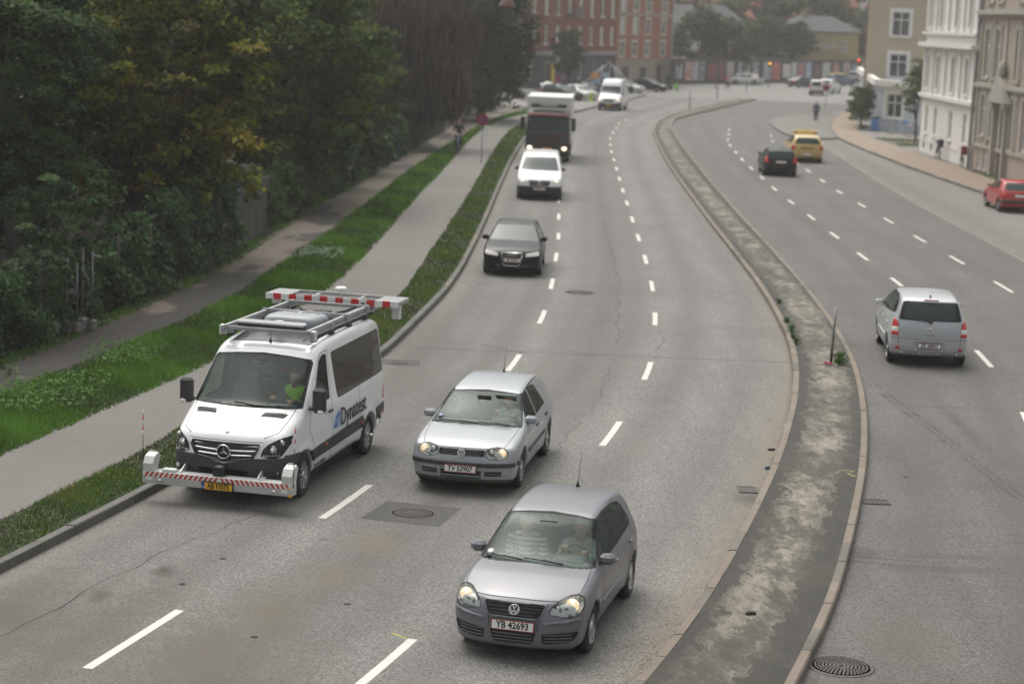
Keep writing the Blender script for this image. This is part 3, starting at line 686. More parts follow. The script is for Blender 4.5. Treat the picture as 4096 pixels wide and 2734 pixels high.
# ---------------------------------------------------------------- vehicles
def seam(S, pts, axes, cond, w=.009, rid='seam', src=('body',)):
    P = np.array(pts, float)
    for a, b in zip(P[:-1], P[1:]):
        d = b-a; L = np.linalg.norm(d); d /= L; n = np.array([-d[1], d[0]])*w/2; a_ = a-d*w*.3; b_ = b+d*w*.3
        S.stamp(rid, [a_-n, b_-n, b_+n, a_+n], axes, cond, src)
XZ, YZ, XY = (0, 2), (1, 2), (0, 1)
def both_sides(S, rid, poly, src=('body', 'trim'), lo=.3):
    S.stamp(rid, poly, XZ, lambda C, N: (C[:, 1] > lo) & (N[:, 1] > .2), src)
    S.stamp(rid, poly, XZ, lambda C, N: (C[:, 1] < -lo) & (N[:, 1] < -.2), src)
def both_yz(S, rid, poly, cond, src=('body',)):
    P = np.array(poly, float); S.stamp(rid, P, YZ, cond, src); S.stamp(rid, mirror_y(P), YZ, cond, src)
def fz(z0=0, z1=9, x0=-9, x1=9, front=True):
    return lambda C, N: (C[:, 2] > z0) & (C[:, 2] < z1) & (C[:, 0] > x0) & (C[:, 0] < x1) & ((N[:, 0] > .12) if front else (N[:, 0] < -.12))

def pieces(V, F):
    n = len(V); par = list(range(n))
    def find(a):
        while par[a] != a: par[a] = par[par[a]]; a = par[a]
        return a
    for q in F:
        r = find(q[0])
        for v in q[1:]: par[find(v)] = r
    G = {}
    for q in F: G.setdefault(find(q[0]), []).append(q)
    V = np.array(V)
    big = max(len(g) for g in G.values())
    for g in G.values():
        if len(g) < 3 and big > 8: continue
        ids = sorted({v for q in g for v in q}); mp = {v: i for i, v in enumerate(ids)}
        yield V[ids], [tuple(mp[v] for v in q) for q in g], ids

def emit_region(S, rid, name, m, root, off=0., wall=0., direction=None, smooth=True):
    t = S.take(rid, off, wall, direction)
    if t is None: return None
    V, F, N = t; o = None
    for Vc, Fc, ids in pieces(V, F): o = link_mesh(name, Vc, Fc, m, root, smooth=smooth, normals=None if wall else N[ids])
    return o

def wheel(root, x, y, r, tw, style, side):
    s = 1 if side > 0 else -1; o = s*tw/2; mb = MB(); rr = r*.66
    prof = [(rr, -tw/2), (r*.90, -tw/2-.004), (r*.975, -tw/2+.012), (r, -tw/2+.035)]
    for k in range(4):
        z = -tw/2+.045+k*(tw-.09)/3; prof += [(r, z-.006), (r-.008, z), (r, z+.006)]
    prof += [(r, tw/2-.035), (r*.975, tw/2-.012), (r*.90, tw/2+.004), (rr, tw/2), (rr, -tw/2)]
    mb.lathe(prof, axis='y', n=36, cap=False)
    w_ = mb.build('wheel', TYRE, root, loc=(x, y, r)); tag(w_)
    b = MB(); ys = lambda d: s*(tw/2-d)
    b.mat(0).lathe([(rr*1.0, ys(-.006)), (rr*1.0, ys(.03)), (rr*.93, ys(.035)), (rr*.90, ys(.08)), (rr*.90, ys(.12))] if s > 0 else [(rr*.90, ys(.12)), (rr*.90, ys(.08)), (rr*.93, ys(.035)), (rr, ys(.03)), (rr, ys(-.006))], axis='y', n=36, cap=False)
    b.mat(1).lathe([(rr*.9, ys(.10)), (.001, ys(.10))] if s > 0 else [(.001, ys(.10)), (rr*.9, ys(.10))], axis='y', n=24, cap=False)
    n, wd, wo = {'five': (5, .26, .36), 'multi': (10, .13, .2), 'cap': (7, .38, .62), 'steel': (8, .4, .6), 'twin': (6, .18, .5)}[style]
    b.mat(0)
    for k in range(n):
        t = 2*math.pi*(k+.3)/n; c, q = math.cos(t), math.sin(t)
        def pt(rad, lat, d): return (rad*c-lat*q, ys(d), rad*q+lat*c)
        ri, ro = rr*.16, rr*.94; wi, w2 = rr*wd*.5, rr*wo*.5
        if style == 'cap': ri = rr*.3; w2 = rr*.36
        V = [pt(ri, -wi, .012), pt(ri, wi, .012), pt(ro, w2, .012), pt(ro, -w2, .012), pt(ri, -wi, .05), pt(ri, wi, .05), pt(ro, w2, .05), pt(ro, -w2, .05)]
        b.add(V, [(0, 1, 2, 3), (7, 6, 5, 4), (0, 4, 5, 1), (1, 5, 6, 2), (2, 6, 7, 3), (3, 7, 4, 0)])
    hub = rr*(.42 if style == 'cap' else .24)
    b.lathe([(hub, ys(.06)), (hub, ys(.006)), (hub*.8, ys(-.004)), (.001, ys(-.006))][::s], axis='y', n=20)
    b.build('rim', [SILV, BLK], w_)
    return w_

def plate(root, c, text, yellow=False, facing=1, w=.52, h=.118, blue=False, tilt=0., lean=0.):
    M = Matrix.Translation(c) @ Matrix.Rotation(lean, 4, 'Z') @ Matrix.Rotation(-tilt*facing, 4, 'Y')
    X = Vector((0, facing, 0)); 
    b = MB(); f = facing
    b.mat(0).box((0, 0, 0), (.012, w+.016, h+.016)); b.mat(1).box((f*.0075, 0, 0), (.004, w, h)); b.mat(2).box((f*.0105, 0, 0), (.003, w-.018, h-.018))
    if blue: b.mat(3).box((f*.0135, -f*(w/2-.028), 0), (.003, .042, h-.018))
    b.V = [tuple(M @ Vector(v)) for v in b.V]
    p = b.build('number_plate', [BLK, INK if yellow else PLR, PLATEY if yellow else PLATEW, PLB], root)
    if not text: return p
    sx = (w-.05-(.04 if blue else 0))/(.62*len(text)*h*.92)
    text_mesh('plate_lettering', text, h*.98, INK, p, M @ basis((f*.0135, f*(.02 if blue else 0), 0), X, (0, 0, 1)), .001, .0035, min(sx*1.0, 1.1))
    if blue: text_mesh('plate_lettering', 'DK', .035, PLATEW, p, M @ basis((f*.016, -f*(w/2-.028), -.02), X, (0, 0, 1)), .001, .0004)
    return p

def mirror(root, x, y, z, m, s, size=(.11, .20, .15), arm=.10):
    b = MB(); b.mat(0).box((x, s*(y+size[1]/2), z), size, bev=.045)
    b.mat(1).box((x-size[0]/2-.001, s*(y+size[1]/2), z), (.008, size[1]*.82, size[2]*.75))
    b.mat(2).tube([(x+.02, s*(y-arm), z-size[2]*.45), (x, s*(y+.03), z-size[2]*.35)], .028, 6)
    return b.build('side_mirror', [m, CHROME, BLK], root)

def wiper(root, a, b_, lift=.02):
    b = MB(); a = Vector(a); e = Vector(b_); m = (a+e)/2
    b.tube([a, m+Vector((.02, 0, lift)), ], [.012, .008], 6); b.tube([a+(e-a)*.12+Vector((0, 0, lift*.4)), e], .009, 5)
    return b.build('wiper', BLK, root)

def antenna(root, p, L=.42, back=.22):
    b = MB(); p = Vector(p)
    b.lathe([(.03, -.01), (.022, .02), (.009, .06), (.001, .07)], p, n=10); b.tube([p+Vector((0, 0, .03)), p+Vector((-back, 0, L))], [.005, .003], 5)
    return b.build('antenna', BLK, root)

def cabin(root, spec, xs, zf, ys=.36, seatcol=None, rear=-2.3, wheelpos=(-.72, .36, .93), dashx=-.45, rows=1):
    sc = seatcol or DARK
    b = MB(); b.box((dashx, 0, zf+.30), (.42, 1.36, .26), bev=.08); b.box((dashx-.15, ys, zf+.42), (.25, .36, .12), bev=.05); b.build('dashboard', mat('dashboard trim', (.10, .115, .11), .7), root)
    for s in (-1, 1):
        b = MB(); b.box((xs+.12, s*ys, zf-.05), (.50, .50, .16), bev=.06)
        rt = Matrix.Rotation(-.28, 3, 'Y'); b.box((xs-.20, s*ys, zf+.26), (.15, .48, .62), rt, .07); b.box((xs-.335, s*ys, zf+.66), (.10, .26, .19), rt, .05)
        b.build('seat', sc, root)
    for k in range(rows):
        b = MB(); x = rear-.8*k; b.box((x+.15, 0, zf-.03), (.5, 1.2, .15), bev=.06); b.box((x-.15, 0, zf+.26), (.16, 1.22, .52), Matrix.Rotation(-.3, 3, 'Y'), .06)
        for s in (-1, 1): b.box((x-.27, s*.33, zf+.58), (.09, .24, .13), bev=.04)
        b.build('rear_seat', sc, root)
    b = MB(); c = Vector(wheelpos); T = []
    rt = Matrix.Rotation(R(-28), 3, 'Y')
    for k in range(21):
        t = 2*math.pi*k/20; T.append(c+rt @ Vector((0, .185*math.cos(t), .185*math.sin(t))))
    b.tube(T, .015, 6, False)
    for t in (0, math.pi, -math.pi/2): b.tube([c, c+rt @ Vector((0, .18*math.cos(t), .18*math.sin(t)))], .014, 5)
    b.ball(c, (.03, .06, .05)); b.tube([c, c+Vector((.25, 0, -.12))], .03, 6)
    b.build('steering_wheel', BLK, root)

def vw_emblem(root, c, r, facing=1, tilt=0.):
    M = Matrix.Translation(c) @ Matrix.Rotation(-tilt*facing, 4, 'Y'); b = MB(); f = facing
    b.mat(0).lathe([(r, -.01), (r, .006), (r*.88, .008), (r*.86, .002), (.001, .002)], axis='x', n=28)
    b.mat(1).lathe([(r*.86, .003), (.001, .003)], axis='x', n=28)
    def bar(p, q, w=.16):
        p = np.array(p)*r; q = np.array(q)*r; d = (q-p)/np.linalg.norm(q-p); n = np.array([-d[1], d[0]])*w*r/2
        b.mat(0).prism([p-n, q-n, q+n, p+n], .003, .009, 'x')
    bar((-.36, .78), (-.02, .12)); bar((.36, .78), (.02, .12))
    bar((-.80, .38), (-.36, -.70)); bar((-.36, -.70), (0, .02)); bar((0, .02), (.36, -.70)); bar((.36, -.70), (.80, .38))
    b.V = [tuple(M @ Vector((v[0]*f, v[1]*f, v[2]))) for v in b.V]
    if f < 0: b.F = [q for q in b.F]
    return b.build('emblem', [mat('emblem silver', (.80, .80, .81), .3, .5), mat('emblem field', (.10, .105, .11), .4)], root)

def lamp_pair(root, S, key, name, bulbs, rim=None, lens=LENS, depth=-.05):
    """headlamp bowls cut from the shell: housing recessed behind a clear lens, with round reflectors inside"""
    for s, rid in ((1, key+'L'), (-1, key+'R')):
        t = S.take(rid, 0)
        if t is None: continue
        h = link_mesh(name, *t[:2], lens, root, normals=t[2])
        t2 = S.take(rid, depth, 1)
        link_mesh('reflector_bowl', *t2[:2], mat('lamp bowl', (.55, .55, .55), .3, .6), h)
        for (x, y, z, r, on) in bulbs:
            b = MB(); b.mat(0).lathe([(r*.35, -.045), (r*.75, -.02), (r, .012), (r*1.04, .014)], (x, s*y, z), 'x', 20)
            b.mat(1).ball((x-.02, s*y, z), (r*.32, r*.34, r*.34)); b.build('reflector', [mat('lamp bright', (.85, .84, .80), .15, .8, emit=(1, .72, .42), es=.55) if on else LAMPDIM, LAMPON if on else LAMPDIM], h)

def lr(S, key, poly, cond, src=('body',)):
    P = np.array(poly, float); S.stamp(key+'L', P, YZ, cond, src); S.stamp(key+'R', mirror_y(P), YZ, cond, src)

def body_shell(spec, h, lo=None, hi=None):
    P = spec['sil']; x0 = min(p[0] for p in P)-.25; x1 = max(p[0] for p in P)+.25; z1 = max(p[1] for p in P)+.15
    return Shell(body_field(spec), (x0, -spec['hw']-.12, -.02), (x1, spec['hw']+.12, z1), h)

def finish_body(S, root, m, extra=()):
    t = S.take({'body', 'seam', 'trim'}); V, F, N = t
    mi = [0 if r == 'body' else 1 for q, r in zip(S.F, S.R) if r in ('body', 'seam', 'trim')]
    return link_mesh('body', V, F, [m, SEAM], root, midx=mi, normals=N)

def underside(root, spec):
    xs = [p[0] for p in spec['sil']]; b = MB(); zc = spec['wr']
    b.box(((0-spec['wb'])/2, 0, .24), (spec['wb']-.9, spec['hw']*1.7, .12))
    for x in (0, -spec['wb']): b.tube([(x, -spec['hw']+.12, zc), (x, spec['hw']-.12, zc)], .045, 6); b.box((x, 0, zc+.02), (.75, spec['hw']*1.1, .2))
    return b.build('underbody', SEAM, root)

def wheels(root, spec, style):
    for x in (0, -spec['wb']):
        for s in (1, -1): wheel(root, x, s*(spec['hw']-spec['tw']/2-.022), spec['wr'], spec['tw'], style, s)

# ---- small hatchback with two round headlamps, darker silver (nearest)
def make_polo():
    P = POLO; S = body_shell(P, .03); root = thing('hatchback_car', 'grey silver small hatchback with two people inside and whitish round double headlamps', 'car', (.333, 23.35, 0), R(-104.16))
    PT = paint('grey silver paint', (.148, .154, .178), .12, .36, .15, .4)
    ws = [(-.72, .945), (-.36, .962), (0, .972), (.36, .962), (.72, .945), (.575, 1.36), (.3, 1.383), (0, 1.389), (-.3, 1.383), (-.575, 1.36)]
    cw = fz(.9, 1.5, -1.6, .1)
    S.stamp('trim', grow(ws, .018), YZ, cw); S.stamp('ws', ws, YZ, cw, ('trim',))
    W = [[(-.55, .965), (-1.08, 1.335), (-1.40, 1.372), (-1.42, .97)], [(-1.53, .972), (-1.52, 1.378), (-1.95, 1.365), (-2.13, 1.33), (-2.20, 1.0)], [(-2.27, 1.01), (-2.21, 1.31), (-2.33, 1.26), (-2.50, 1.06), (-2.48, 1.02)]]
    hull = [(-.47, .945), (-1.06, 1.362), (-1.45, 1.40), (-1.95, 1.39), (-2.25, 1.345), (-2.42, 1.25), (-2.56, 1.06), (-2.52, .995), (-1.5, .95)]
    both_sides(S, 'trim', rpoly(hull, .03), ('body',))
    for q in W: both_sides(S, 'side', rpoly(q, .025))
    rw = rpoly([(-.60, 1.03), (.60, 1.03), (.48, 1.34), (-.48, 1.34)], .06)
    cr = fz(.95, 1.42, -3.3, -2.5, False); S.stamp('trim', grow(rw, .03), YZ, cr); S.stamp('rear', rw, YZ, cr, ('trim',))
    cf = fz(.1, .95, .2)
    S.stamp('gfr', [(-.395, .745), (.395, .745), (.32, .555), (-.32, .555)], YZ, cf)
    S.stamp('gr', rpoly([(-.375, .725), (.375, .725), (.305, .57), (-.305, .57)], .03), YZ, cf, ('gfr',))
    hl = [(.42, .625), (.445, .715), (.52, .765), (.61, .80), (.70, .805), (.765, .775), (.785, .70), (.76, .635), (.69, .60), (.60, .595), (.52, .615)]
    both_yz(S, 'seam', grow(rpoly(hl, .03), .010), fz(.5, .9, .1)); lr(S, 'hl', rpoly(hl, .03), fz(.5, .9, .1), ('seam',))
    S.stamp('ic', rpoly([(-.285, .415), (.285, .415), (.235, .255), (-.235, .255)], .03), YZ, cf)
    both_yz(S, 'is', rpoly([(.345, .395), (.76, .425), (.73, .34), (.66, .285), (.36, .265)], .03), fz(.1, .5, .2))
    both_yz(S, 'moul', [(.37, .535), (.77, .575), (.77, .548), (.37, .495)], fz(.3, .7, .2))
    # shut lines
    seam(S, [(-.30, .70), (.05, .725), (.30, .715), (.43, .66)], XY, TOP); seam(S, [(-.30, -.70), (.05, -.725), (.30, -.715), (.43, -.66)], XY, TOP)
    seam(S, [(-.60, .76), (0, .768), (.60, .76)], YZ, fz(.5, .9, .4), .008)
    both_yz(S, 'seam', [(.320, .745), (.330, .745), (.300, .43), (.290, .43)], fz(.3, .9, .3)); 
    for X in ([(-.62, .93), (-.52, .72), (-.50, .30)], [(-1.49, .95), (-1.485, .6), (-1.50, .27)], [(-2.50, 1.0), (-2.38, .72), (-2.12, .52), (-2.08, .27)]):
        for s in (LEFT, RIGHT): seam(S, X, XZ, s, .010)
    for s in (LEFT, RIGHT): seam(S, [(-.5, .27), (-2.08, .27)], XZ, s, .010)
    both_sides(S, 'rub', [(-.50, .47), (-2.05, .50), (-2.05, .545), (-.50, .515)], ('body', 'seam'))
    both_yz(S, 'tl', rpoly([(.55, .80), (.80, .80), (.74, 1.06), (.58, 1.02)], .03), fz(.6, 1.2, -3.5, -2.6, False))
    body = finish_body(S, root, PT)
    emit_region(S, 'ws', 'windscreen', GLS, root); emit_region(S, 'side', 'side_window', GLD, root); emit_region(S, 'rear', 'rear_window', GLD, root)
    g = emit_region(S, 'gfr', 'grille_surround', PT, root, .010, 1, (1, 0, 0)); emit_region(S, 'gr', 'grille', BLK, root, -.02, 1, (1, 0, 0))
    b = MB()
    for k in range(4):
        z = .592+k*.038; wd = .29+(z-.57)*.42; pts = [(.775-(z-.57)*.42-.16*(abs(y)/.825)**2.8, y, z) for y in np.linspace(-wd, wd, 9)]; b.tube(pts, .0075, 5)
    b.build('grille_slats', BLK, root)
    emit_region(S, 'ic', 'lower_intake', BLK, root, -.03, 1, (1, 0, 0)); emit_region(S, 'is', 'side_intake', BLK, root, -.025, 1, (1, 0, 0))
    b = MB()
    for k in range(3):
        z = .29+k*.04; b.tube([(.798, y, z) for y in (-.24, .24)], .007, 5)
        for s in (-1, 1): b.tube([(.79-.30*(abs(y)/.825)**2.8, s*y, z+.01) for y in np.linspace(.37, .68, 6)], .006, 5)
    b.build('intake_slats', GREY, root)
    emit_region(S, 'moul', 'bumper_moulding', PT, root, .014, 1); emit_region(S, 'rub', 'door_moulding', PT, root, .012, 1)
    emit_region(S, 'tl', 'tail_lamp', RED, root)
    lamp_pair(root, S, 'hl', 'headlamp', [(.49, .655, .705, .083, True), (.605, .50, .665, .05, False), (.50, .70, .63, .035, False)])
    vw_emblem(root, (.742, 0, .652), .066, 1, .35)
    plate(root, (.812, .005, .475), 'YB 42693', tilt=.06)
    for s in (1, -1): mirror(root, -.63, .735, 1.0, PT, s, (.13, .19, .135))
    wiper(root, (-.215, .36, .985), (-.30, -.16, 1.0)); wiper(root, (-.24, -.16, .985), (-.38, -.66, .985))
    antenna(root, (-2.55, 0, 1.42), .42, .17)
    for s in (1, -1):
        b = MB(); b.box((-1.36, s*.815, .80), (.17, .03, .035), bev=.012); b.box((-2.28, s*.815, .83), (.17, .03, .035), bev=.012); b.build('door_handle', PT, root)
    b = MB(); b.lathe([(.045, 0), (.001, .001)], (0, 0, 0), 'x', 14); 
    b.V = [tuple(Matrix.Translation((-.36, -.60, 1.02)) @ Matrix.Rotation(-.9, 4, 'Y') @ Vector(v)) for v in b.V]; b.build('windscreen_sticker', PLATEW, root)
    b = MB(); b.box((-.93, 0, 1.30), (.03, .24, .07), bev=.015); b.build('rear_view_mirror', BLK, root)
    cabin(root, P, -1.28, .50, rear=-2.25, wheelpos=(-.80, .37, .90), dashx=-.50)
    underside(root, P); wheels(root, P, 'cap')
    return root

def make_golf():
    P = GOLF; S = body_shell(P, .03); root = thing('hatchback_car', 'light silver hatchback with a black bumper strip beside the white van', 'car', (-.591, 31.70, 0), R(-100.34))
    PT = paint('light silver paint', (.32, .345, .37), .14, .36, .25, .5)
    ws = [(-.745, .925), (-.36, .94), (0, .948), (.36, .94), (.745, .925), (.585, 1.31), (.3, 1.325), (0, 1.33), (-.3, 1.325), (-.585, 1.31)]
    cw = fz(.88, 1.42, -1.6, .1)
    S.stamp('trim', grow(ws, .022), YZ, cw); S.stamp('ws', ws, YZ, cw, ('trim',))
    W = [[(-.56, .955), (-1.10, 1.29), (-1.42, 1.335), (-1.36, .955)], [(-1.47, .955), (-1.53, 1.34), (-1.86, 1.33), (-1.93, .975)], [(-1.97, .975), (-1.90, 1.33), (-2.08, 1.30), (-2.28, 1.0)]]
    for q in W[:1]+[[(-1.47, .955), (-1.53, 1.34), (-1.86, 1.33), (-2.09, 1.30), (-2.29, .99)]]: both_sides(S, 'trim', rpoly(grow(q, .028), .03), ('body',))
    for q in W: both_sides(S, 'side', rpoly(q, .02))
    q = rpoly([(-2.62, 1.03), (-2.48, 1.25), (-2.40, 1.27), (-2.36, 1.02)], .03)
    rw = rpoly([(-.62, 1.0), (.62, 1.0), (.48, 1.30), (-.48, 1.30)], .06)
    cr = fz(.9, 1.4, -3.5, -2.6, False); S.stamp('trim', grow(rw, .03), YZ, cr); S.stamp('rear', rw, YZ, cr, ('trim',))
    cf = fz(.1, .95, .2)
    hl = [(.385, .66), (.395, .725), (.44, .755), (.55, .765), (.66, .755), (.71, .72), (.725, .66), (.705, .62), (.64, .60), (.52, .60), (.43, .615)]
    both_yz(S, 'seam', grow(rpoly(hl, .02), .013), fz(.5, .9, .1)); lr(S, 'hl', rpoly(hl, .02), fz(.5, .9, .1), ('seam',))
    S.stamp('gr', rpoly([(-.37, .735), (.37, .735), (.365, .635), (-.365, .635)], .015), YZ, cf)
    S.stamp('ic', rpoly([(-.335, .405), (.335, .405), (.33, .325), (-.33, .325)], .012), YZ, cf)
    S.stamp('lip', rpoly([(-.335, .300), (.335, .300), (.33, .275), (-.33, .275)], .006), YZ, cf)
    both_yz(S, 'is', rpoly([(.385, .40), (.655, .405), (.645, .325), (.385, .325)], .012), fz(.1, .5, .2))
    z0, z1 = .468, .535
    for q in ([(-.95, z0), (.95, z0), (.95, z1), (-.95, z1)],): S.stamp('strip', q, YZ, fz(.3, .7, .42))
    both_sides(S, 'strip', [(-.50, .485), (-2.05, .515), (-2.05, .575), (-.50, .545)], ('body',))
    seam(S, [(-.32, .735), (.10, .725), (.40, .70), (.66, .655)], XY, TOP); seam(S, [(-.32, -.735), (.10, -.725), (.40, -.70), (.66, -.655)], XY, TOP)
    seam(S, [(-.66, .752), (-.4, .752), (0, .75), (.4, .752), (.66, .752)], YZ, fz(.5, .9, .4), .008)
    for s in (1, -1): seam(S, [(-.02, s*.42), (.60, s*.36)], XY, TOP, .006, 'ridge')
    for X in ([(-.62, .93), (-.50, .75), (-.48, .28)], [(-1.415, 1.37), (-1.41, .6), (-1.42, .26)], [(-2.33, .98), (-2.30, .75), (-2.12, .56), (-2.06, .28)]):
        for s in (LEFT, RIGHT): seam(S, X, XZ, s, .011)
    for s in (LEFT, RIGHT): seam(S, [(-.48, .265), (-2.06, .265)], XZ, s, .010)
    for s in (1, -1): seam(S, [(-1.2, s*.60), (-1.7, s*.585), (-2.7, s*.565)], XY, lambda C, N: (N[:, 2] > .3) & (C[:, 2] > 1.2), .016)
    both_yz(S, 'tl', rpoly([(.60, .80), (.85, .80), (.80, 1.0), (.66, 1.0)], .03), fz(.6, 1.2, -3.6, -2.8, False))
    S.stamp('dirt', [(-.9, .17), (.9, .17), (.9, .268), (-.9, .268)], YZ, fz(.1, .29, .3))
    S.R = ['body' if r == 'ridge' else r for r in S.R]
    finish_body(S, root, PT)
    emit_region(S, 'ws', 'windscreen', GLS, root); emit_region(S, 'side', 'side_window', GLD, root); emit_region(S, 'rear', 'rear_window', GLD, root)
    emit_region(S, 'gr', 'grille', BLK, root, -.025, 1, (1, 0, 0)); emit_region(S, 'ic', 'lower_intake', BLK, root, -.03, 1, (1, 0, 0)); emit_region(S, 'is', 'side_intake', BLK, root, -.025, 1, (1, 0, 0)); emit_region(S, 'lip', 'lip_slot', BLK, root, -.02, 1, (1, 0, 0))
    b = MB()
    for k in range(3):
        z = .652+k*.033; pts = [(.835-(z-.62)*.42-.155*(abs(y)/.868)**3, y, z) for y in np.linspace(-.365, .365, 11)]; b.tube(pts, .009, 6)
    b.build('grille_bars', PT, root)
    b = MB(); b.tube([(.848, -.33, .365), (.852, 0, .365), (.848, .33, .365)], .006, 5)
    for s in (-1, 1): b.tube([(.845, s*.39, .365), (.78, s*.65, .365)], .006, 5)
    b.build('intake_slats', GREY, root)
    emit_region(S, 'strip', 'rubbing_strip', mat('strip rubber', (.03, .03, .032), .5), root, .018, 1); emit_region(S, 'dirt', 'bumper_lip', mat('dirty lip', (.07, .066, .055), .9, var=.5, vs=30), root, .004, 1)
    emit_region(S, 'tl', 'tail_lamp', RED, root)
    lamp_pair(root, S, 'hl', 'headlamp', [(.665, .635, .69, .062, True), (.725, .475, .685, .058, False), (.735, .55, .635, .03, False)])
    vw_emblem(root, (.845, 0, .68), .062, 1, .3)
    plate(root, (.888, .0, .432), 'TV 53907', tilt=.05)
    for s in (1, -1): mirror(root, -.63, .76, 1.0, PT, s, (.12, .20, .13))
    wiper(root, (-.20, .05, .965), (-.29, -.62, .965)); wiper(root, (-.20, .60, .96), (-.24, .05, .98))
    antenna(root, (-2.62, 0, 1.41), .42, .17)
    for s in (1, -1):
        b = MB(); b.box((-1.27, s*.865, .80), (.17, .03, .035), bev=.012); b.box((-2.15, s*.865, .82), (.17, .03, .04), bev=.012); b.build('door_handle', PT if s < 0 else BLK, root)
        b = MB(); b.ball((-.28, s*.862, .66), (.035, .012, .022)); b.build('side_indicator', AMB, root)
    b = MB(); b.box((-1.0, .36, 1.30), (.02, .36, .06), Matrix.Rotation(.7, 3, 'Y'), .01); b.build('sun_visor', mat('visor', (.35, .42, .38), .7), root)
    b = MB(); b.box((-.93, 0, 1.26), (.03, .24, .07), bev=.015); b.build('rear_view_mirror', BLK, root)
    for (p_, m_, r_) in (((-.46, -.64, 1.0), mat('round sticker', (.25, .36, .5), .5), .045), ((-1.0, .52, 1.275), mat('blue sticker', (.12, .25, .42), .5), .026)):
        b = MB(); b.lathe([(r_, 0), (.001, .001)], (0, 0, 0), 'x', 14); b.V = [tuple(Matrix.Translation(p_) @ Matrix.Rotation(-.95, 4, 'Y') @ Vector(v)) for v in b.V]; b.build('windscreen_sticker', m_, root)
    cabin(root, P, -1.30, .50, rear=-2.3, wheelpos=(-.82, .38, .90), dashx=-.50)
    underside(root, P); wheels(root, P, 'five')
    return root
def make_van():
    P = VAN; S = body_shell(P, .035); root = thing('van', 'white windowed van with striped front beam, roof rack and wide striped bar behind', 'van', (-4.134, 30.58, 0), R(-103.44))
    PT = paint('white paint', (.80, .81, .82), 0, .28, .12)
    BP = mat('bumper plastic', (.035, .036, .038), .5, var=.15, vs=20)
    ws = [(-.88, 1.40), (-.45, 1.415), (0, 1.42), (.45, 1.415), (.88, 1.40), (.80, 2.0), (.76, 2.045), (.4, 2.075), (0, 2.085), (-.4, 2.075), (-.76, 2.045), (-.80, 2.0)]
    cw = fz(1.3, 2.2, -1.2, .5)
    S.stamp('trim', grow(ws, .03), YZ, cw); S.stamp('ws', ws, YZ, cw, ('trim',))
    # front door glass and the long side glass
    dw = rpoly([(-.42, 1.36), (-.62, 1.60), (-.88, 1.99), (-1.02, 2.06), (-1.22, 2.06), (-1.20, 1.38)], .04)
    both_sides(S, 'trim', grow(dw, .03), ('body',)); both_sides(S, 'side', dw)
    both_sides(S, 'side', [(-.33, 1.30), (-.56, 1.58), (-.60, 1.30)], ('body',))
    both_sides(S, 'priv', rpoly([(-1.46, 2.07), (-4.05, 2.10), (-4.12, 1.34), (-1.58, 1.285)], .09, 5), ('body',))
    for x in (-2.45, ): 
        for s in (LEFT, RIGHT): seam(S, [(x, 1.28), (x-.03, 2.09)], XZ, s, .012, 'trim', ('priv',))
    for s in (LEFT, RIGHT):
        seam(S, [(-1.62, 1.42), (-1.60, 1.95), (-2.12, 1.96), (-2.12, 1.42), (-1.62, 1.42)], XZ, s, .01, 'trim', ('priv',))
    # fascia
    cf = fz(.2, 1.3, .1)
    bl = [(-1.1, .76), (-.80, .765), (-.50, .755), (-.36, .735), (0, .66), (.36, .735), (.50, .755), (.80, .765), (1.1, .76), (1.1, .2), (-1.1, .2)]
    S.stamp('bump', [(-1.1, .2), (1.1, .2), (1.1, .655), (-1.1, .655)], YZ, cf)
    for s in (1, -1): S.stamp('bump', [(0, .655), (s*.36, .73), (s*.50, .755), (s*1.1, .765), (s*1.1, .655)], YZ, cf)
    gr = [(-.55, .975), (.55, .975), (.565, .93), (.47, .765), (.35, .735), (0, .70), (-.35, .735), (-.47, .765), (-.565, .93)]
    S.stamp('gr', rpoly(gr, .02), YZ, cf, ('body', 'bump'))
    hl = [(.585, .795), (.615, .90), (.68, .965), (.78, 1.02), (.86, 1.055), (.93, 1.06), (.935, .98), (.90, .87), (.86, .79), (.80, .765), (.70, .765)]
    both_yz(S, 'seam', grow(rpoly(hl, .02), .008), fz(.5, 1.2, 0), ('body', 'bump')); lr(S, 'hl', rpoly(hl, .02), fz(.5, 1.2, 0), ('seam',))
    S.stamp('ic', rpoly([(-.42, .56), (.42, .56), (.36, .44), (-.36, .44)], .03), YZ, cf, ('bump',))
    for s in (1, -1):
        vent = [(.40, s*.36), (.28, s*.40), (.19, s*.76), (.31, s*.72)]; S.stamp('vent', rpoly(vent, .015), XY, TOP)
    both_sides(S, 'moul', [(-.44, .50), (-3.0, .56), (-2.86, .765), (-.33, .69)], ('body',)); both_sides(S, 'moul', [(-3.62, .56), (-4.3, .60), (-4.3, .80), (-3.60, .76)], ('body',))
    both_sides(S, 'moul', [(-.40, .50), (-.33, .69), (.7, .79), (.7, .2), (-.2, .3)], ('body',), .5)
    # panel gaps
    for s in (1, -1): seam(S, [(-.12, s*.845), (.35, s*.80), (.66, s*.76), (.82, s*.60)], XY, TOP, .011)
    seam(S, [(-.60, 1.0), (0, 1.0), (.60, 1.0)], YZ, fz(.8, 1.2, .4), .008)
    for X in ([(-.30, 1.30), (-.20, 1.05), (-.38, .75), (-.45, .36)], [(-.32, 1.33), (-.62, 1.66), (-.86, 2.05), (-1.0, 2.12), (-1.28, 2.13)], [(-1.30, 2.14), (-1.29, 1.2), (-1.29, .36)], [(-2.72, 2.18), (-2.72, 1.2), (-2.72, .72)], [(-1.29, .36), (-2.7, .36)]):
        for s in (LEFT, RIGHT): seam(S, X, XZ, s, .012)
    both_sides(S, 'tl', rpoly([(-4.0, .85), (-4.3, .85), (-4.3, 1.22), (-4.12, 1.22)], .03), ('body',), .7)
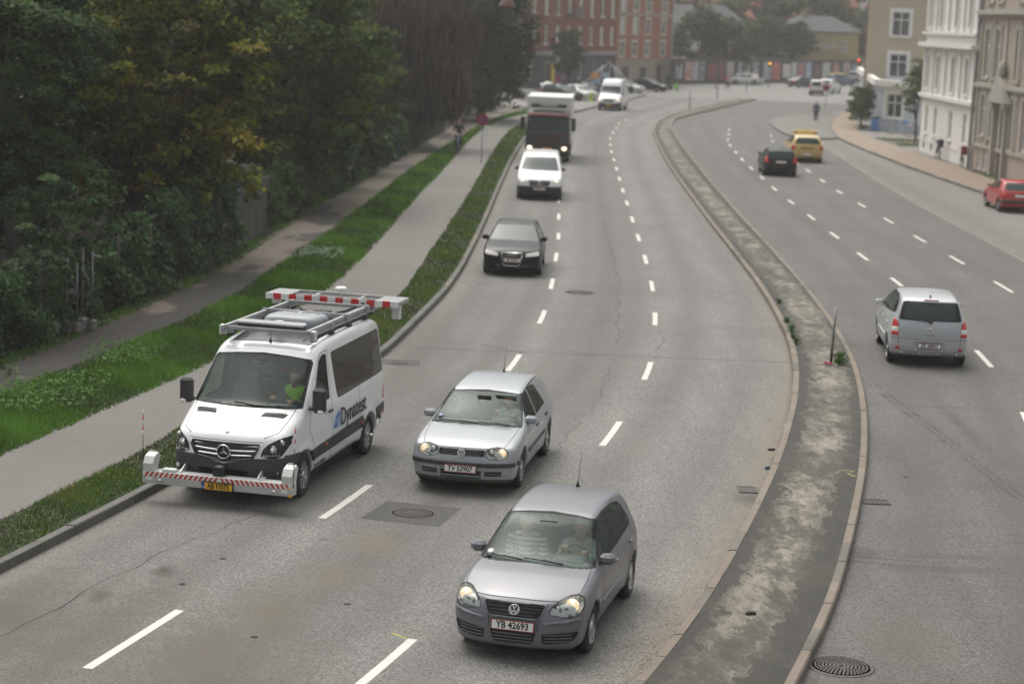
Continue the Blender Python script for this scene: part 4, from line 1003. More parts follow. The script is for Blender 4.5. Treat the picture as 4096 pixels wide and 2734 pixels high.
    S.stamp('roof', [(-.98, -.66), (-1.02, .66), (-3.95, .68), (-3.95, -.68)], XY, lambda C, N: (C[:, 2] > 2.1) & (N[:, 2] > .5))
    finish_body(S, root, PT); emit_region(S, 'roof', 'roof_film', mat('dark roof film', (.045, .05, .055), .3), root, .004, 1)
    emit_region(S, 'ws', 'windscreen', GLS, root); emit_region(S, 'side', 'side_window', GLD, root); emit_region(S, 'priv', 'tinted_side_window', GLP, root)
    emit_region(S, 'bump', 'bumper', BP, root, .012, 1); emit_region(S, 'moul', 'side_moulding', BP, root, .012, 1)
    emit_region(S, 'gr', 'grille', BLK, root, -.015, 1, (1, 0, 0)); emit_region(S, 'ic', 'lower_intake', SEAM, root, -.05, 1, (1, 0, 0)); emit_region(S, 'vent', 'bonnet_vent', BLK, root, -.004, 1, (0, 0, 1))
    emit_region(S, 'tl', 'tail_lamp', RED, root)
    nx = lambda y, z: .995-(max(z-.72, 0)*.30)-.30*(abs(y)/.99)**3
    b = MB()
    for (z, wd) in ((.945, .54), (.875, .53), (.805, .46)):
        b.mat(0).tube([(nx(y, z)-.002, y, z-.012-.02*(1-abs(y)/wd)) for y in np.linspace(-wd, wd, 15)], .0165, 6)
    for s in (1, -1): b.mat(1).tube([(nx(y, .74)+.004, s*y, .69+.045*y/.35+.03*max(0, y-.3)) for y in np.linspace(0, .47, 8)], .015, 6)
    for s in (1, -1): b.mat(1).tube([(nx(.47+k*.095, .76)+.004, s*(.47+k*.095), .762+.17*k) for k in (0, .3, .6, 1)], .014, 6)
    b.mat(1).tube([(nx(y, .98)+.002, y, .98) for y in np.linspace(-.55, .55, 11)], .014, 6)
    b.build('grille_bars', [CHROME, PT], root)
    # three-pointed star emblem
    b = MB(); c = Vector((1.0, .01, .835)); r = .105
    b.mat(1).lathe([(r*1.05, -.01), (r*1.05, .002), (.001, .003)], c, 'x', 30)
    ring = [c+Vector((.01, r*math.cos(t), r*math.sin(t))) for t in np.linspace(0, 2*math.pi, 33)]; b.mat(0).tube(ring, .012, 6, False)
    for k in range(3):
        t = math.pi/2+k*2*math.pi/3; d = Vector((0, math.cos(t), math.sin(t))); n = Vector((0, -d.z, d.y)); p = c+Vector((.006, 0, 0))
        V = [p+n*r*.20-d*r*.09, p+d*r*.97, p-n*r*.20-d*r*.09, p+Vector((.018, 0, 0))]; b.add(V, [(0, 1, 3), (1, 2, 3), (2, 0, 3)])
    b.build('emblem', [CHROME, BLK], root)
    b = MB(); b.lathe([(.035, 0), (.035, .004), (.001, .006)], (0, 0, 0), 'z', 18); b.V = [tuple(Matrix.Translation((.83, 0, 1.125)) @ Matrix.Rotation(.42, 4, 'Y') @ Vector(v)) for v in b.V]; b.build('bonnet_badge', CHROME, root)
    for s, rid in ((1, 'hlL'), (-1, 'hlR')):
        t = S.take(rid, 0); h = link_mesh('headlamp', *t[:2], LENS, root, normals=t[2]); t2 = S.take(rid, -.05, 1)
        link_mesh('lamp_housing', *t2[:2], mat('dark lamp housing', (.05, .05, .055), .3, .5), h)
        b = MB(); b.mat(0).lathe([(.06, -.03), (.075, .01), (.082, .012)], (.80, s*.725, .875), 'x', 20); b.mat(1).ball((.80, s*.725, .875), .05)
        b.mat(0).lathe([(.04, -.02), (.055, .01)], (.70, s*.84, .98), 'x', 16)
        for k in range(6): b.mat(2).box((.90-.032*k, s*(.63+.038*k), .80-.002*k), (.02, .03, .018))
        b.build('reflector', [LAMPDIM, CHROME, LWHITE], h)
        b = MB(); b.mat(0).lathe([(.06, -.02), (.066, .01), (.05, .016)], (.80 if s > 0 else .84, s*.80, .53), 'x', 18); b.mat(1).ball((.81 if s > 0 else .85, s*.80, .53), (.012, .045, .045)); b.build('fog_lamp', [BLK, LWHITE], root)
        # side mirrors: tall black housings
        b = MB(); b.mat(0).box((-.22, s*1.12, 1.50), (.13, .22, .40), bev=.05); b.box((-.24, s*.99, 1.36), (.07, .16, .06), bev=.02); b.mat(1).box((-.288, s*1.12, 1.50), (.008, .17, .33)); b.mat(2).ball((-.16, s*1.16, 1.33), (.03, .055, .035)); b.build('side_mirror', [BP, CHROME, LWHITE], root)
        b = MB(); b.box((-1.17, s*.995, 1.16), (.18, .04, .045), bev=.015); b.box((-1.50, s*1.0, 1.16), (.05, .04, .16), bev=.015) if s < 0 else None; b.build('door_handle', BP if s > 0 else PT, root)
        for x in (-.93, -2.78, -3.85): b = MB(); b.ball((x, s*1.012, .66), (.032, .012, .024)); b.build('side_marker', AMB, root)
    for s in (1, -1):
        b = MB()
        for k in range(11): x = .20+k*.0; b.tube([(.385-.012*k, s*(.40+.032*k), 1.30+.0035*k), (.31-.012*k, s*(.40+.032*k), 1.335+.0035*k)], .006, 4)
        b.build('vent_slats', GREY, root)
    wiper(root, (.19, .30, 1.42), (.05, -.62, 1.44)); wiper(root, (.05, .86, 1.415), (.20, .20, 1.43))
    b = MB(); b.box((-.60, 0, 1.96), (.06, .28, .13), bev=.03); b.box((-.55, .03, 1.95), (.03, .09, .05)); b.build('camera_housing', BLK, root)
    # lettering and emblem on the left side
    Y0 = 1.0
    t1 = text_mesh('side_lettering', 'Dynatest', .42, INK, root, basis((-2.33, Y0+.006, .965), (-1, 0, .03), (.0, -.03, 1)), .003, .002, fit=1.32)
    b = MB(); BL = mat('emblem blue', (.02, .16, .50), .4)
    for k in range(3):
        r0 = .26-.075*k; b.tube([(-1.345-.085*k*.35, Y0+.005, .84)]+[(-1.60+r0*math.cos(q)-.0, Y0+.006, .84+.235*math.sin(q)*(1 if k == 0 else 1)) for q in np.linspace(.12, math.pi/2, 8)], .0065, 4)
    b.tube([(-1.33, Y0+.005, .838), (-1.615, Y0+.005, .838), (-1.615, Y0+.004, 1.075), (-1.59, Y0+.004, 1.075)], .0065, 4); b.build('side_emblem', BL, root)
    text_mesh('small_lettering', 'CVR. NR. 64932413', .075, INK, root, basis((-.73, .968, .385), (-1, 0, .02), (0, -.12, 1)), .002, .0005, .9)
    # roof: dark panel, rails
    b = MB()
    for k in range(5): b.tube([(-1.15, -.5+.25*k, 2.265), (-1.7, -.5+.25*k, 2.315), (-3.9, -.5+.25*k, 2.30)], .013, 5)
    b.build('roof_ribs', mat('roof rib', (.12, .125, .13), .35), root)
    antenna(root, (-.98, 0, 2.245), .36, .05)
    for s in (1, -1):
        b = MB(); b.mat(0).box((-2.55, s*.70, 2.475), (3.60, .055, .06)); b.mat(0).box((-2.60, s*.715, 2.405), (3.35, .045, .045)); b.mat(1).box((-2.6, s*.72, 2.35), (3.0, .05, .04))
        for x in (-1.05, -1.9, -2.8, -3.7): b.mat(0).box((x, s*.71, 2.38), (.06, .07, .16)); b.mat(1).box((x, s*.71, 2.31), (.14, .09, .04))
        b.build('rack_rail', [ALU, BLK], root)
    for x, z, wd in ((-.82, 2.455, 1.56), (-2.62, 2.50, 1.52), (-3.72, 2.50, 1.52), (-4.05, 2.47, 1.5)):
        b = MB(); b.mat(0).box((x, 0, z), (.05, wd, .055)); 
        for s in (1, -1): b.mat(0).box((x, s*(wd/2-.02), z-.04), (.07, .05, .12))
        b.build('rack_crossbar', [ALU], root)
    b = MB(); b.box((-.88, -.78, 2.41), (.12, .09, .15)); b.box((-.88, .76, 2.41), (.12, .09, .15)); b.build('rack_end_block', [WHITEP], root)
    # light bar
    b = MB(); b.mat(1).box((-1.02, .0, 2.50), (.20, 1.12, .035), bev=.015); b.mat(0).box((-1.02, 0, 2.545), (.19, 1.14, .065), bev=.03); b.mat(1).box((-1.02, 0, 2.512), (.205, 1.15, .012))
    for k in range(24): b.mat(2).box((-.922, -.575+.05*k, 2.545), (.012, .03, .022)) if 1 < k < 22 else None
    b.build('warning_light_bar', [mat('clear lamp dome', (.62, .63, .64), .18, coat=.6), BLK, mat('lamp led', (.85, .85, .85), .2, .5)], root)
    # rooftop air-conditioning unit
    f = lambda X, Y, Z: smax(smax(np.abs(X+2.2)-.46, np.abs(Y)-.47, .22), np.abs(Z-2.37-.04*(X+2.2))-.17, .14)
    Sh = Shell(f, (-2.8, -.7, 2.15), (-1.5, .7, 2.6), .03); V, F, N = Sh.take('body'); u = link_mesh('roof_unit', V, F, mat('roof unit grey', (.30, .32, .345), .45), root, normals=N)
    for s in (1, -1):
        b = MB(); b.lathe([(.16, .0), (.16, .012), (.13, .012), (.13, .004), (.001, .004)], (-2.35, s*.20, 2.528)); b.build('fan_grille', GREY, u)
    b = MB(); b.lathe([(.09, 0), (.10, .02), (.07, .045), (.001, .05)], (-1.35, .0, 2.49), n=20); b.build('satellite_receiver', WHITEP, root)
    b = MB(); b.box((-3.35, .05, 2.40), (.20, .32, .10), bev=.03); b.tube([(-3.3, -.15, 2.38), (-3.5, -.4, 2.42), (-3.95, -.6, 2.5)], .025, 6); b.tube([(-3.3, .2, 2.38), (-3.45, .45, 2.45), (-3.95, .6, 2.52)], .025, 6); b.build('cable_box', BLK, root)
    # rear wide bar with red and white blocks
    b = MB(); b.mat(0).box((-4.62, 0, 2.545), (.05, 2.46, .075)); b.box((-4.02, 0, 2.53), (.05, 2.46, .03)); b.box((-4.30, 0, 2.545), (.04, 1.6, .04))
    for s in (1, -1): b.mat(0).box((-4.32, s*.42, 2.53), (.62, .05, .06)); b.box((-4.32, s*1.215, 2.545), (.62, .03, .07)); b.mat(1).box((-4.32, s*1.0, 2.575), (.58, .42, .012))
    b.build('rear_frame', [ALU, mat('grey board', (.26, .27, .28), .6)], root)
    b = MB(); n = 17; Wd = 2.46
    for k in range(n): 
        y = -Wd/2+Wd*(k+.5)/n; b.mat(k % 2).box((-3.985, y, 2.535), (.028, Wd/n-.001, .105))
    b.build('striped_bar', [WHITEP, REDP], root)
    b = MB(); b.box((-4.25, 1.12, 2.38), (.10, .14, .26)); b.box((-4.25, -1.12, 2.44), (.10, .14, .14)); b.build('sensor_box', [WHITEP], root)
    b = MB(); b.lathe([(.02, 0), (.02, .09), (.11, .10), (.12, .12), (.08, .15), (.001, .155)], (-4.5, .0, 2.56), n=20); b.build('satellite_receiver', WHITEP, root)
    # ---- measuring beam on the bumper
    BM = mat('beam grey', (.50, .51, .51), .4, .25, var=.06)
    b = MB(); b.box((1.14, 0, .385), (.20, 2.44, .195), bev=.008); b.build('measuring_beam', BM, root)
    b = MB(); n = 30; b.mat(1).box((1.2425, 0, .440), (.003, 2.42, .078))
    for k in range(n):
        y = -1.21+2.42*(k+.25)/n; sh = .05*(1 if y < -.02 else -1); z0, z1 = .402, .478
        if abs(y) < .03: continue
        pw = 2.42/n*.5; b.mat(0).add([(1.2455, y, z0), (1.2455, y+pw, z0), (1.2455, y+pw+sh, z1), (1.2455, y+sh, z1)], [(0, 1, 2, 3)])
    b.V = [(v[0], max(-1.21, min(1.21, v[1])), v[2]) for v in b.V]
    b.build('beam_stripes', [REDP, WHITEP], root)
    for s in (1, -1):
        b = MB(); pr = [(1.05, .44), (1.235, .44), (1.245, .60), (1.17, .70), (1.02, .74), (.95, .68), (1.0, .58)]
        b.prism(pr, s*1.21, s*(1.21-.16)); b.tube([(1.06, s*1.09, .72), (1.06, s*1.09, .77), (1.06, s*1.17, .77), (1.06, s*1.17, .72)], .006, 4); 
        if s < 0: b.box((1.16, -.80, .505), (.12, .22, .05), bev=.01)
        b.build('beam_end_box', mat('box enamel', (.60, .61, .60), .45, var=.06), root)
        b = MB(); b.mat(0).tube([(1.20, s*1.225, .42), (1.20, s*1.235, 1.05)], .006, 5)
        for k in range(5): b.mat(1+k % 2).tube([(1.20, s*1.235, 1.02+.08*k), (1.20, s*1.235, 1.10+.08*k)], .009, 6)
        b.build('marker_rod', [BLK, PLATEW, REDP], root)
        b = MB(); b.mat(0).box((1.247, s*1.10, .36), (.01, .10, .05), bev=.004); b.mat(1).box((1.249, s*.93, .345), (.02, .12, .02)); b.ball((1.25, s*.93, .35), (.015, .04, .02)); b.build('beam_fitting', [LWHITE, CHROME], root)
        b = MB(); b.prism([(.94, .50), (1.16, .484), (1.16, .50), (.99, .58), (.94, .58)], s*.62, s*(.62+.012)); b.box((1.05, s*.66, .487), (.2, .09, .01)); b.build('beam_bracket', BM, root)
    b = MB(); b.mat(0).box((1.12, .0, .545), (.16, .18, .125), bev=.015); b.mat(0).box((1.12, 0, .615), (.18, .15, .02)); b.mat(1).box((1.12, 0, .627), (.10, .09, .006)); b.build('sensor_unit', [BLK, GREY], root)
    plate(root, (1.262, .02, .345), 'AB 97075', True, w=.50, h=.12, blue=True)
    b = MB(); b.box((1.249, 1.16, .42), (.008, .03, .03)); b.box((1.249, 1.19, .30), (.008, .05, .04)); b.build('beam_label', PLATEY, root)
    b = MB(); b.tube([(-3.25, .96, .345), (-3.25, 1.07, .345)], .03, 10); b.tube([(-3.25, 1.07, .345), (-3.45, 1.08, .55), (-3.75, 1.02, .62)], .006, 5); b.box((-3.78, 1.03, .60), (.16, .05, .10)); b.build('wheel_encoder', CHROME, root)
    cabin(root, P, -.92, .92, ys=.46, seatcol=mat('grey seat', (.10, .105, .11), .8), rear=-1.9, wheelpos=(-.30, .44, 1.36), dashx=.0)
    b = MB(); b.box((-3.0, 0, .80), (2.4, 1.6, .1)); b.box((-2.6, -.5, 1.1), (.5, .5, .6), bev=.05); b.build('load_floor', DARK, root)
    b = MB(); b.prism([(-.15, 1.22), (.25, 1.22), (.10, 1.40), (-.10, 1.38)], -.10, -.02); b.prism([(-.15, 1.22), (.25, 1.22), (.10, 1.40), (-.10, 1.38)], -.45, -.37); b.build('console', mat('dash light', (.28, .30, .30), .6), root)
    underside(root, P); wheels(root, P, 'multi')
    return root

def make_scenic():
    P = SCENIC; S = body_shell(P, .035); root = thing('hatchback_car', 'silver tall family car seen from behind with red tail lamps in the opposite carriageway', 'car', (9.874, 48.12, 0), R(84.8))
    PT = paint('bright silver paint', (.42, .44, .465), .2, .33, .3)
    cr = fz(.9, 1.6, -3.6, -2.6, False)
    rw = rpoly([(-.72, 1.07), (.72, 1.07), (.62, 1.49), (-.62, 1.49)], .06); gl = rpoly([(-.62, 1.10), (.62, 1.10), (.54, 1.46), (-.54, 1.46)], .12, 5)
    S.stamp('trim', rw, YZ, cr); S.stamp('rear', gl, YZ, cr, ('trim',))
    tl = [(.70, .72), (.90, .72), (.92, .85), (.86, 1.0), (.80, 1.12), (.72, 1.0)]
    both_yz(S, 'tl', rpoly(tl, .02), fz(.5, 1.2, -3.6, -2.9, False), ('body', 'trim'))
    both_yz(S, 'tlw', [(.71, .80), (.86, .80), (.86, .90), (.71, .90)], fz(.5, 1.2, -3.6, -2.9, False), ('tl',))
    both_yz(S, 'refl', [(.66, .40), (.76, .40), (.76, .46), (.66, .46)], fz(.3, .6, -3.6, -2.9, False))
    hull = [(-.15, 1.08), (-.80, 1.46), (-1.3, 1.545), (-2.3, 1.55), (-2.75, 1.44), (-2.98, 1.20), (-1.2, 1.06)]
    both_sides(S, 'trim', rpoly(hull, .03), ('body',))
    for q in ([(-.62, 1.11), (-.95, 1.46), (-1.38, 1.51), (-1.38, 1.09)], [(-1.46, 1.09), (-1.46, 1.51), (-2.2, 1.51), (-2.25, 1.12)], [(-2.32, 1.13), (-2.28, 1.50), (-2.66, 1.40), (-2.86, 1.19)]): both_sides(S, 'side', rpoly(q, .02))
    ws = rpoly([(-.78, 1.08), (.78, 1.08), (.62, 1.50), (-.62, 1.50)], .05); cw = fz(1.0, 1.6, -1.4, .5); S.stamp('trim', grow(ws, .03), YZ, cw); S.stamp('ws', ws, YZ, cw, ('trim',))
    c2 = fz(.2, 1.2, -3.7, -2.9, False)
    seam(S, [(-.71, 1.05), (-.70, .45), (-.62, .36), (.62, .36), (.70, .45), (.71, 1.05)], YZ, c2, .009)
    seam(S, [(-.9, .655), (.9, .655)], YZ, c2, .008)
    seam(S, [(-.9, .26), (.9, .26)], YZ, c2, .009)
    S.stamp('rec', rpoly([(-.36, .60), (.36, .60), (.33, .42), (-.33, .42)], .03), YZ, c2)
    for X in ([(-.70, 1.08), (-.55, .7), (-.5, .28)], [(-1.42, 1.06), (-1.42, .28)], [(-2.6, 1.1), (-2.45, .75), (-2.25, .6), (-2.2, .28)]):
        for s in (LEFT, RIGHT): seam(S, X, XZ, s, .011)
    both_sides(S, 'rub', [(-.5, .50), (-2.2, .53), (-2.2, .585), (-.5, .56)], ('body', 'seam'))
    both_yz(S, 'hl', rpoly([(.42, .70), (.78, .74), (.80, .90), (.62, .86), (.45, .80)], .03), fz(.5, 1.0, .1))
    S.stamp('gr', rpoly([(-.5, .45), (.5, .45), (.42, .3), (-.42, .3)], .03), YZ, fz(.2, .6, .4))
    finish_body(S, root, PT)
    emit_region(S, 'rear', 'rear_window', GFAR, root); emit_region(S, 'side', 'side_window', GLD, root); emit_region(S, 'ws', 'windscreen', GLD, root); emit_region(S, 'tl', 'tail_lamp', RED, root, .006, 1); emit_region(S, 'tlw', 'reversing_lamp', LWHITE, root, .008, 1)
    emit_region(S, 'refl', 'rear_reflector', RED, root, .004, 1); emit_region(S, 'rec', 'plate_recess', PT, root, -.02, 1, (-1, 0, 0)); emit_region(S, 'rub', 'door_moulding', mat('bright moulding', (.6, .61, .62), .35, .3), root, .014, 1); emit_region(S, 'hl', 'headlamp', LWHITE, root); emit_region(S, 'gr', 'grille', BLK, root, -.02, 1)
    plate(root, (-3.412, 0, .515), 'ZE 20837', facing=-1)
    b = MB(); b.box((-3.19, 0, 1.535), (.05, .34, .035), bev=.01); b.build('brake_lamp', mat('dim red lens', (.25, .03, .03), .3), root)
    b = MB(); b.tube([(-3.34, 0, 1.06), (-3.31, .34, 1.10)], .014, 6); b.box((-3.35, 0, 1.05), (.04, .1, .05), bev=.015); b.build('rear_wiper', BLK, root)
    b = MB(); b.lathe([(.035, -.008), (.035, 0), (.001, .0)], (-3.385, 0, .90), 'x', 4); b.build('emblem', CHROME, root)
    text_mesh('boot_lettering', 'SCENIC', .05, CHROME, root, basis((-3.402, 0, .765), (0, -1, 0), (0, 0, 1)), .003, .001, 1.3)
    b = MB(); b.ball((-2.9, 0, 1.60), (.05, .022, .03)); b.build('antenna', BLK, root)
    for y in (-.62, -.2, .2, .62): b = MB(); b.ball((-3.425+.12*(abs(y)/.9)**2, y, .33), (.012, .02, .02)); b.build('parking_sensor', CHROME, root)
    for s in (1, -1):
        mirror(root, -.60, .84, 1.10, PT, s, (.13, .20, .14))
        for x in (-1.30, -2.35): b = MB(); b.box((x, s*.90, .90), (.18, .03, .035), bev=.012); b.build('door_handle', CHROME, root)
    cabin(root, P, -1.35, .62, rear=-2.45, wheelpos=(-.85, .38, 1.02), dashx=-.55)
    underside(root, P); wheels(root, P, 'five')
    return root
# ---------------------------------------------------------------- other vehicles
def win_tpl(S, spec, T):
    for q in T['win']: both_sides(S, 'side', rpoly(q, .025), ('body',))
    for key, nm, fr in (('ws', 'ws', True), ('rw', 'rear', False)):
        if key in T:
            P = rpoly(T[key], .05); zz = [p[1] for p in T[key]]; xr = T[key+'x']
            S.stamp(nm, P, YZ, fz(min(zz)-.05, max(zz)+.05, xr[0], xr[1], fr))
def far_car(name, label, cat, loc, rz, spec, T, col, h=.06, metal=.3, scale=None, wstyle='five', lit=True, platetxt=None, pl=False, group=None, rough=.3):
    S = body_shell(spec, h); root = thing(name, label, cat, (*loc, 0), R(rz), group); PT = paint('paint %.2f %.2f %.2f' % tuple(col), col, metal, rough, .15)
    win_tpl(S, spec, T)
    x0, x1 = min(p[0] for p in spec['sil']), max(p[0] for p in spec['sil'])
    both_yz(S, 'hl', rpoly(T['hl'], .03), fz(.3, 1.4, .0)); both_yz(S, 'tl', rpoly(T['tl'], .02), fz(.4, 1.7, x0-.1, x0+.45, False))
    if 'gr' in T: S.stamp('gr', rpoly(T['gr'], .03), YZ, fz(.2, 1.2, .3), ('body',))
    if 'low' in T: S.stamp('low', [(-1.1, .1), (1.1, .1), (1.1, T['low']), (-1.1, T['low'])], YZ, fz(.1, T['low'], .2), ('body',)); S.stamp('low', [(-1.1, .1), (1.1, .1), (1.1, T['low']), (-1.1, T['low'])], YZ, fz(.1, T['low'], x0-.2, x0+.6, False), ('body',))
    finish_body(S, root, PT)
    emit_region(S, 'ws', 'windscreen', GFAR, root); emit_region(S, 'rear', 'rear_window', GFAR, root); emit_region(S, 'side', 'side_window', GFAR, root)
    emit_region(S, 'hl', 'headlamp', LWHITE, root); emit_region(S, 'tl', 'tail_lamp', RED, root, .004, 1); emit_region(S, 'gr', 'grille', BLK, root, -.02, 1); emit_region(S, 'low', 'bumper', BLK, root, .01, 1)
    if lit:
        hy = np.mean([p[0] for p in T['hl']]); hz = np.mean([p[1] for p in T['hl']])
        for s in (1, -1):
            b = MB(); b.ball((T.get('hx', x1-.22), s*hy, hz), (.07, .075, .065)); b.build('headlamp_bulb', LAMPON, root)
    for s in (1, -1): mirror(root, T.get('mx', -.62), spec['hw']-.10, T.get('mz', 1.0), T.get('mm', PT), s, (.12, .20, .14))
    if platetxt is not None:
        plate(root, (x1+.012, 0, T.get('pz', .42)), platetxt, pl, blue=T.get('pb', False)); 
    plate(root, (x0-.012, 0, T.get('pzr', .75)), platetxt or '', pl, facing=-1)
    underside(root, spec); wheels(root, spec, wstyle)
    if scale: root.scale = scale
    return root
T_HATCH = dict(win=[[(-.56, .955), (-1.10, 1.29), (-1.42, 1.335), (-1.36, .955)], [(-1.47, .955), (-1.53, 1.34), (-2.05, 1.31), (-2.28, 1.0)]], ws=[(-.72, .95), (.72, .95), (.58, 1.32), (-.58, 1.32)], wsx=(-1.6, .1),
    rw=[(-.62, .98), (.62, .98), (.50, 1.31), (-.50, 1.31)], rwx=(-3.5, -2.6), hl=[(.42, .62), (.76, .66), (.76, .76), (.45, .73)], tl=[(.60, .70), (.85, .70), (.84, 1.0), (.66, 1.0)], gr=[(-.38, .72), (.38, .72), (.36, .62), (-.36, .62)])
AUDI = dict(GOLF, hw=.885, arch=[(0, .32, .365), (-2.58, .32, .365)], wb=2.58, wr=.32,
    sil=[(.60,.18),(.80,.18),(.87,.30),(.88,.50),(.86,.64),(.76,.76),(.55,.84),(.15,.91),(-.25,.955),(-.38,.98),(-.75,1.15),(-1.1,1.31),(-1.3,1.37),(-1.7,1.42),(-2.3,1.42),(-2.8,1.36),(-3.1,1.25),(-3.25,1.05),(-3.33,.85),(-3.38,.60),(-3.36,.35),(-3.2,.22),(-2.7,.19)])
AUDI.pop('_sil', None)
T_AUDI = dict(win=T_HATCH['win'], ws=[(-.74, .96), (.74, .96), (.58, 1.33), (-.58, 1.33)], wsx=(-1.7, .1), rw=T_HATCH['rw'], rwx=(-3.6, -2.7), hl=[(.40, .60), (.80, .64), (.80, .75), (.42, .70)], tl=T_HATCH['tl'], gr=[(-.30, .72), (.30, .72), (.22, .33), (-.22, .33)], hx=.62, pz=.50, pb=True)
o = far_car('hatchback_car', 'black hatchback with a tall framed grille, ahead of the small white van', 'car', (-.07, 58.75), -92.6, AUDI, T_AUDI, (.012, .012, .014), .045, .2, platetxt='AF 34 871')
b = MB(); gx = .872
fr = [(gx-.005, y, z) for y, z in ((-.30, .715), (.30, .715), (.315, .66), (.235, .36), (.20, .325), (-.20, .325), (-.235, .36), (-.315, .66), (-.30, .715))]; b.mat(0).tube(fr, .016, 6)
for k in range(5): b.mat(1).tube([(gx-.01, -.24, .38+.06*k), (gx-.01, .24, .38+.06*k)], .006, 4)
for k in range(4): b.mat(0).tube([(gx+.0, -.11+.07*k+.042*math.cos(t), .655+.042*math.sin(t)) for t in np.linspace(0, 6.283, 15)], .006, 4)
for s in (1, -1): b.mat(0).tube([(gx-.02, s*.36, .32), (gx-.10, s*.66, .36)], .01, 4)
b.build('grille_frame', [CHROME, BLK], o)

VITO = dict(hw=.965, wb=3.2, wr=.335, tw=.22, sil=[(.62,.20),(.86,.22),(.93,.40),(.93,.62),(.88,.82),(.72,.96),(.40,1.07),(.15,1.17),(0,1.25),(-.35,1.50),(-.70,1.74),(-.95,1.84),(-1.5,1.90),(-3.2,1.90),(-3.95,1.86),(-4.12,1.70),(-4.2,1.1),(-4.2,.5),(-4.1,.28),(-3.8,.24)],
    warp=[(1.0,.26),(.6,.24),(.1,.18),(-.7,.12),(-1.5,0),(-3.6,0),(-4.2,-.05)], wp=3.0, crown=[(0,0),(.9,.03),(1.9,.04)], prof=[(.2,.90),(.4,.95),(.9,.965),(1.15,.94),(1.75,.78),(1.9,.74)],
    taper=[(1.0,.90),(.6,.95),(.2,.985),(-.3,1),(-3.6,1),(-4.25,.975)], arch=[(0,.335,.39),(-3.2,.335,.39)], flare=.02, k=.10)
T_VITO = dict(win=[[(-.35, 1.15), (-.85, 1.66), (-1.30, 1.70), (-1.28, 1.15)]], ws=[(-.80, 1.20), (.80, 1.20), (.66, 1.73), (-.66, 1.73)], wsx=(-1.3, .4), rw=[(-.62, 1.15), (.62, 1.15), (.56, 1.65), (-.56, 1.65)], rwx=(-4.4, -3.9),
    hl=[(.50, .72), (.86, .78), (.86, .94), (.56, .86)], tl=[(.78, .8), (.95, .8), (.92, 1.3), (.82, 1.3)], gr=[(-.48, .84), (.48, .84), (.40, .62), (-.40, .62)], low=.60, mx=-.35, mz=1.25, mm=BLK, pz=.50, hx=.70, pb=True)
o = far_car('delivery_van', 'small white van with black bumper, driving close behind the black hatchback', 'van', (.90, 83.7), -91, VITO, T_VITO, (.80, .81, .82), .06, 0., platetxt='BK 94 212')
b = MB(); b.mat(0).tube([(.90, -.44, .76), (.905, 0, .74), (.90, .44, .76)], .02, 5); b.tube([(.91, -.40, .68), (.915, 0, .66), (.91, .40, .68)], .016, 5); b.mat(1).tube([(.93, .085*math.cos(t), .74+.085*math.sin(t)) for t in np.linspace(0, 6.283, 17)], .014, 5)
for t in (1.571, 3.665, 5.76): b.tube([(.93, 0, .74), (.93, .08*math.cos(t), .74+.08*math.sin(t))], .01, 4)
b.build('grille_bars', [GREY, CHROME], o)
HV = dict(VAN, sil=[(x, z if z < 1.9 else z+.32) for x, z in VAN['sil']], prof=VAN['prof']+[(2.6, .78)]); HV.pop('_sil', None)
T_HV = dict(win=[[(-.42, 1.36), (-.88, 1.99), (-1.22, 2.06), (-1.20, 1.38)]], ws=[(-.86, 1.40), (.86, 1.40), (.78, 2.05), (-.78, 2.05)], wsx=(-1.2, .5), rw=[(-.7, 1.3), (.7, 1.3), (.65, 2), (-.65, 2)], rwx=(-4.5, -4), hl=[(.60, .80), (.92, .86), (.92, 1.05), (.64, .98)], tl=[(.8, .8), (.99, .8), (.95, 1.3), (.85, 1.3)], gr=[(-.5, .95), (.5, .95), (.42, .75), (-.42, .75)], low=.70, mx=-.22, mz=1.5, mm=BLK, pz=.5)
far_car('delivery_van', 'white high-roofed van coming round the bend far behind the lorry', 'van', (7.55, 169.5), -101, HV, T_HV, (.80, .81, .82), .08, 0., platetxt='', pl=True)
far_car('hatchback_car', 'black hatchback seen from behind, beside the yellow estate car', 'car', (13.55, 104.9), 88, GOLF, T_HATCH, (.014, .015, .017), .06, .2, lit=False, scale=(1, 1.02, 1.0))
EST = dict(SCENIC, hw=.92, sil=[(.60,.18),(.80,.20),(.92,.35),(.93,.55),(.85,.70),(.60,.82),(.2,.90),(-.25,.96),(-.45,1.0),(-.9,1.26),(-1.25,1.41),(-1.8,1.48),(-2.7,1.48),(-3.3,1.43),(-3.55,1.36),(-3.72,1.12),(-3.80,.95),(-3.84,.62),(-3.84,.40),(-3.7,.24),(-3.0,.20)], prof=[(.15,.82),(.28,.88),(.45,.915),(.65,.92),(.85,.90),(.98,.86),(1.42,.66),(1.5,.62)], crown=[(0,0),(.9,.02),(1.5,.05)], taper=[(.9,.92),(.5,.97),(.1,1),(-2.5,1),(-3.3,.98),(-3.85,.93)], warp=[(.9,.30),(.5,.26),(-.3,.16),(-1.0,.12),(-1.8,0),(-3.1,-.06),(-3.8,-.18)], wb=2.75, arch=[(0, .315, .36), (-2.75, .315, .36)]); EST.pop('_sil', None)
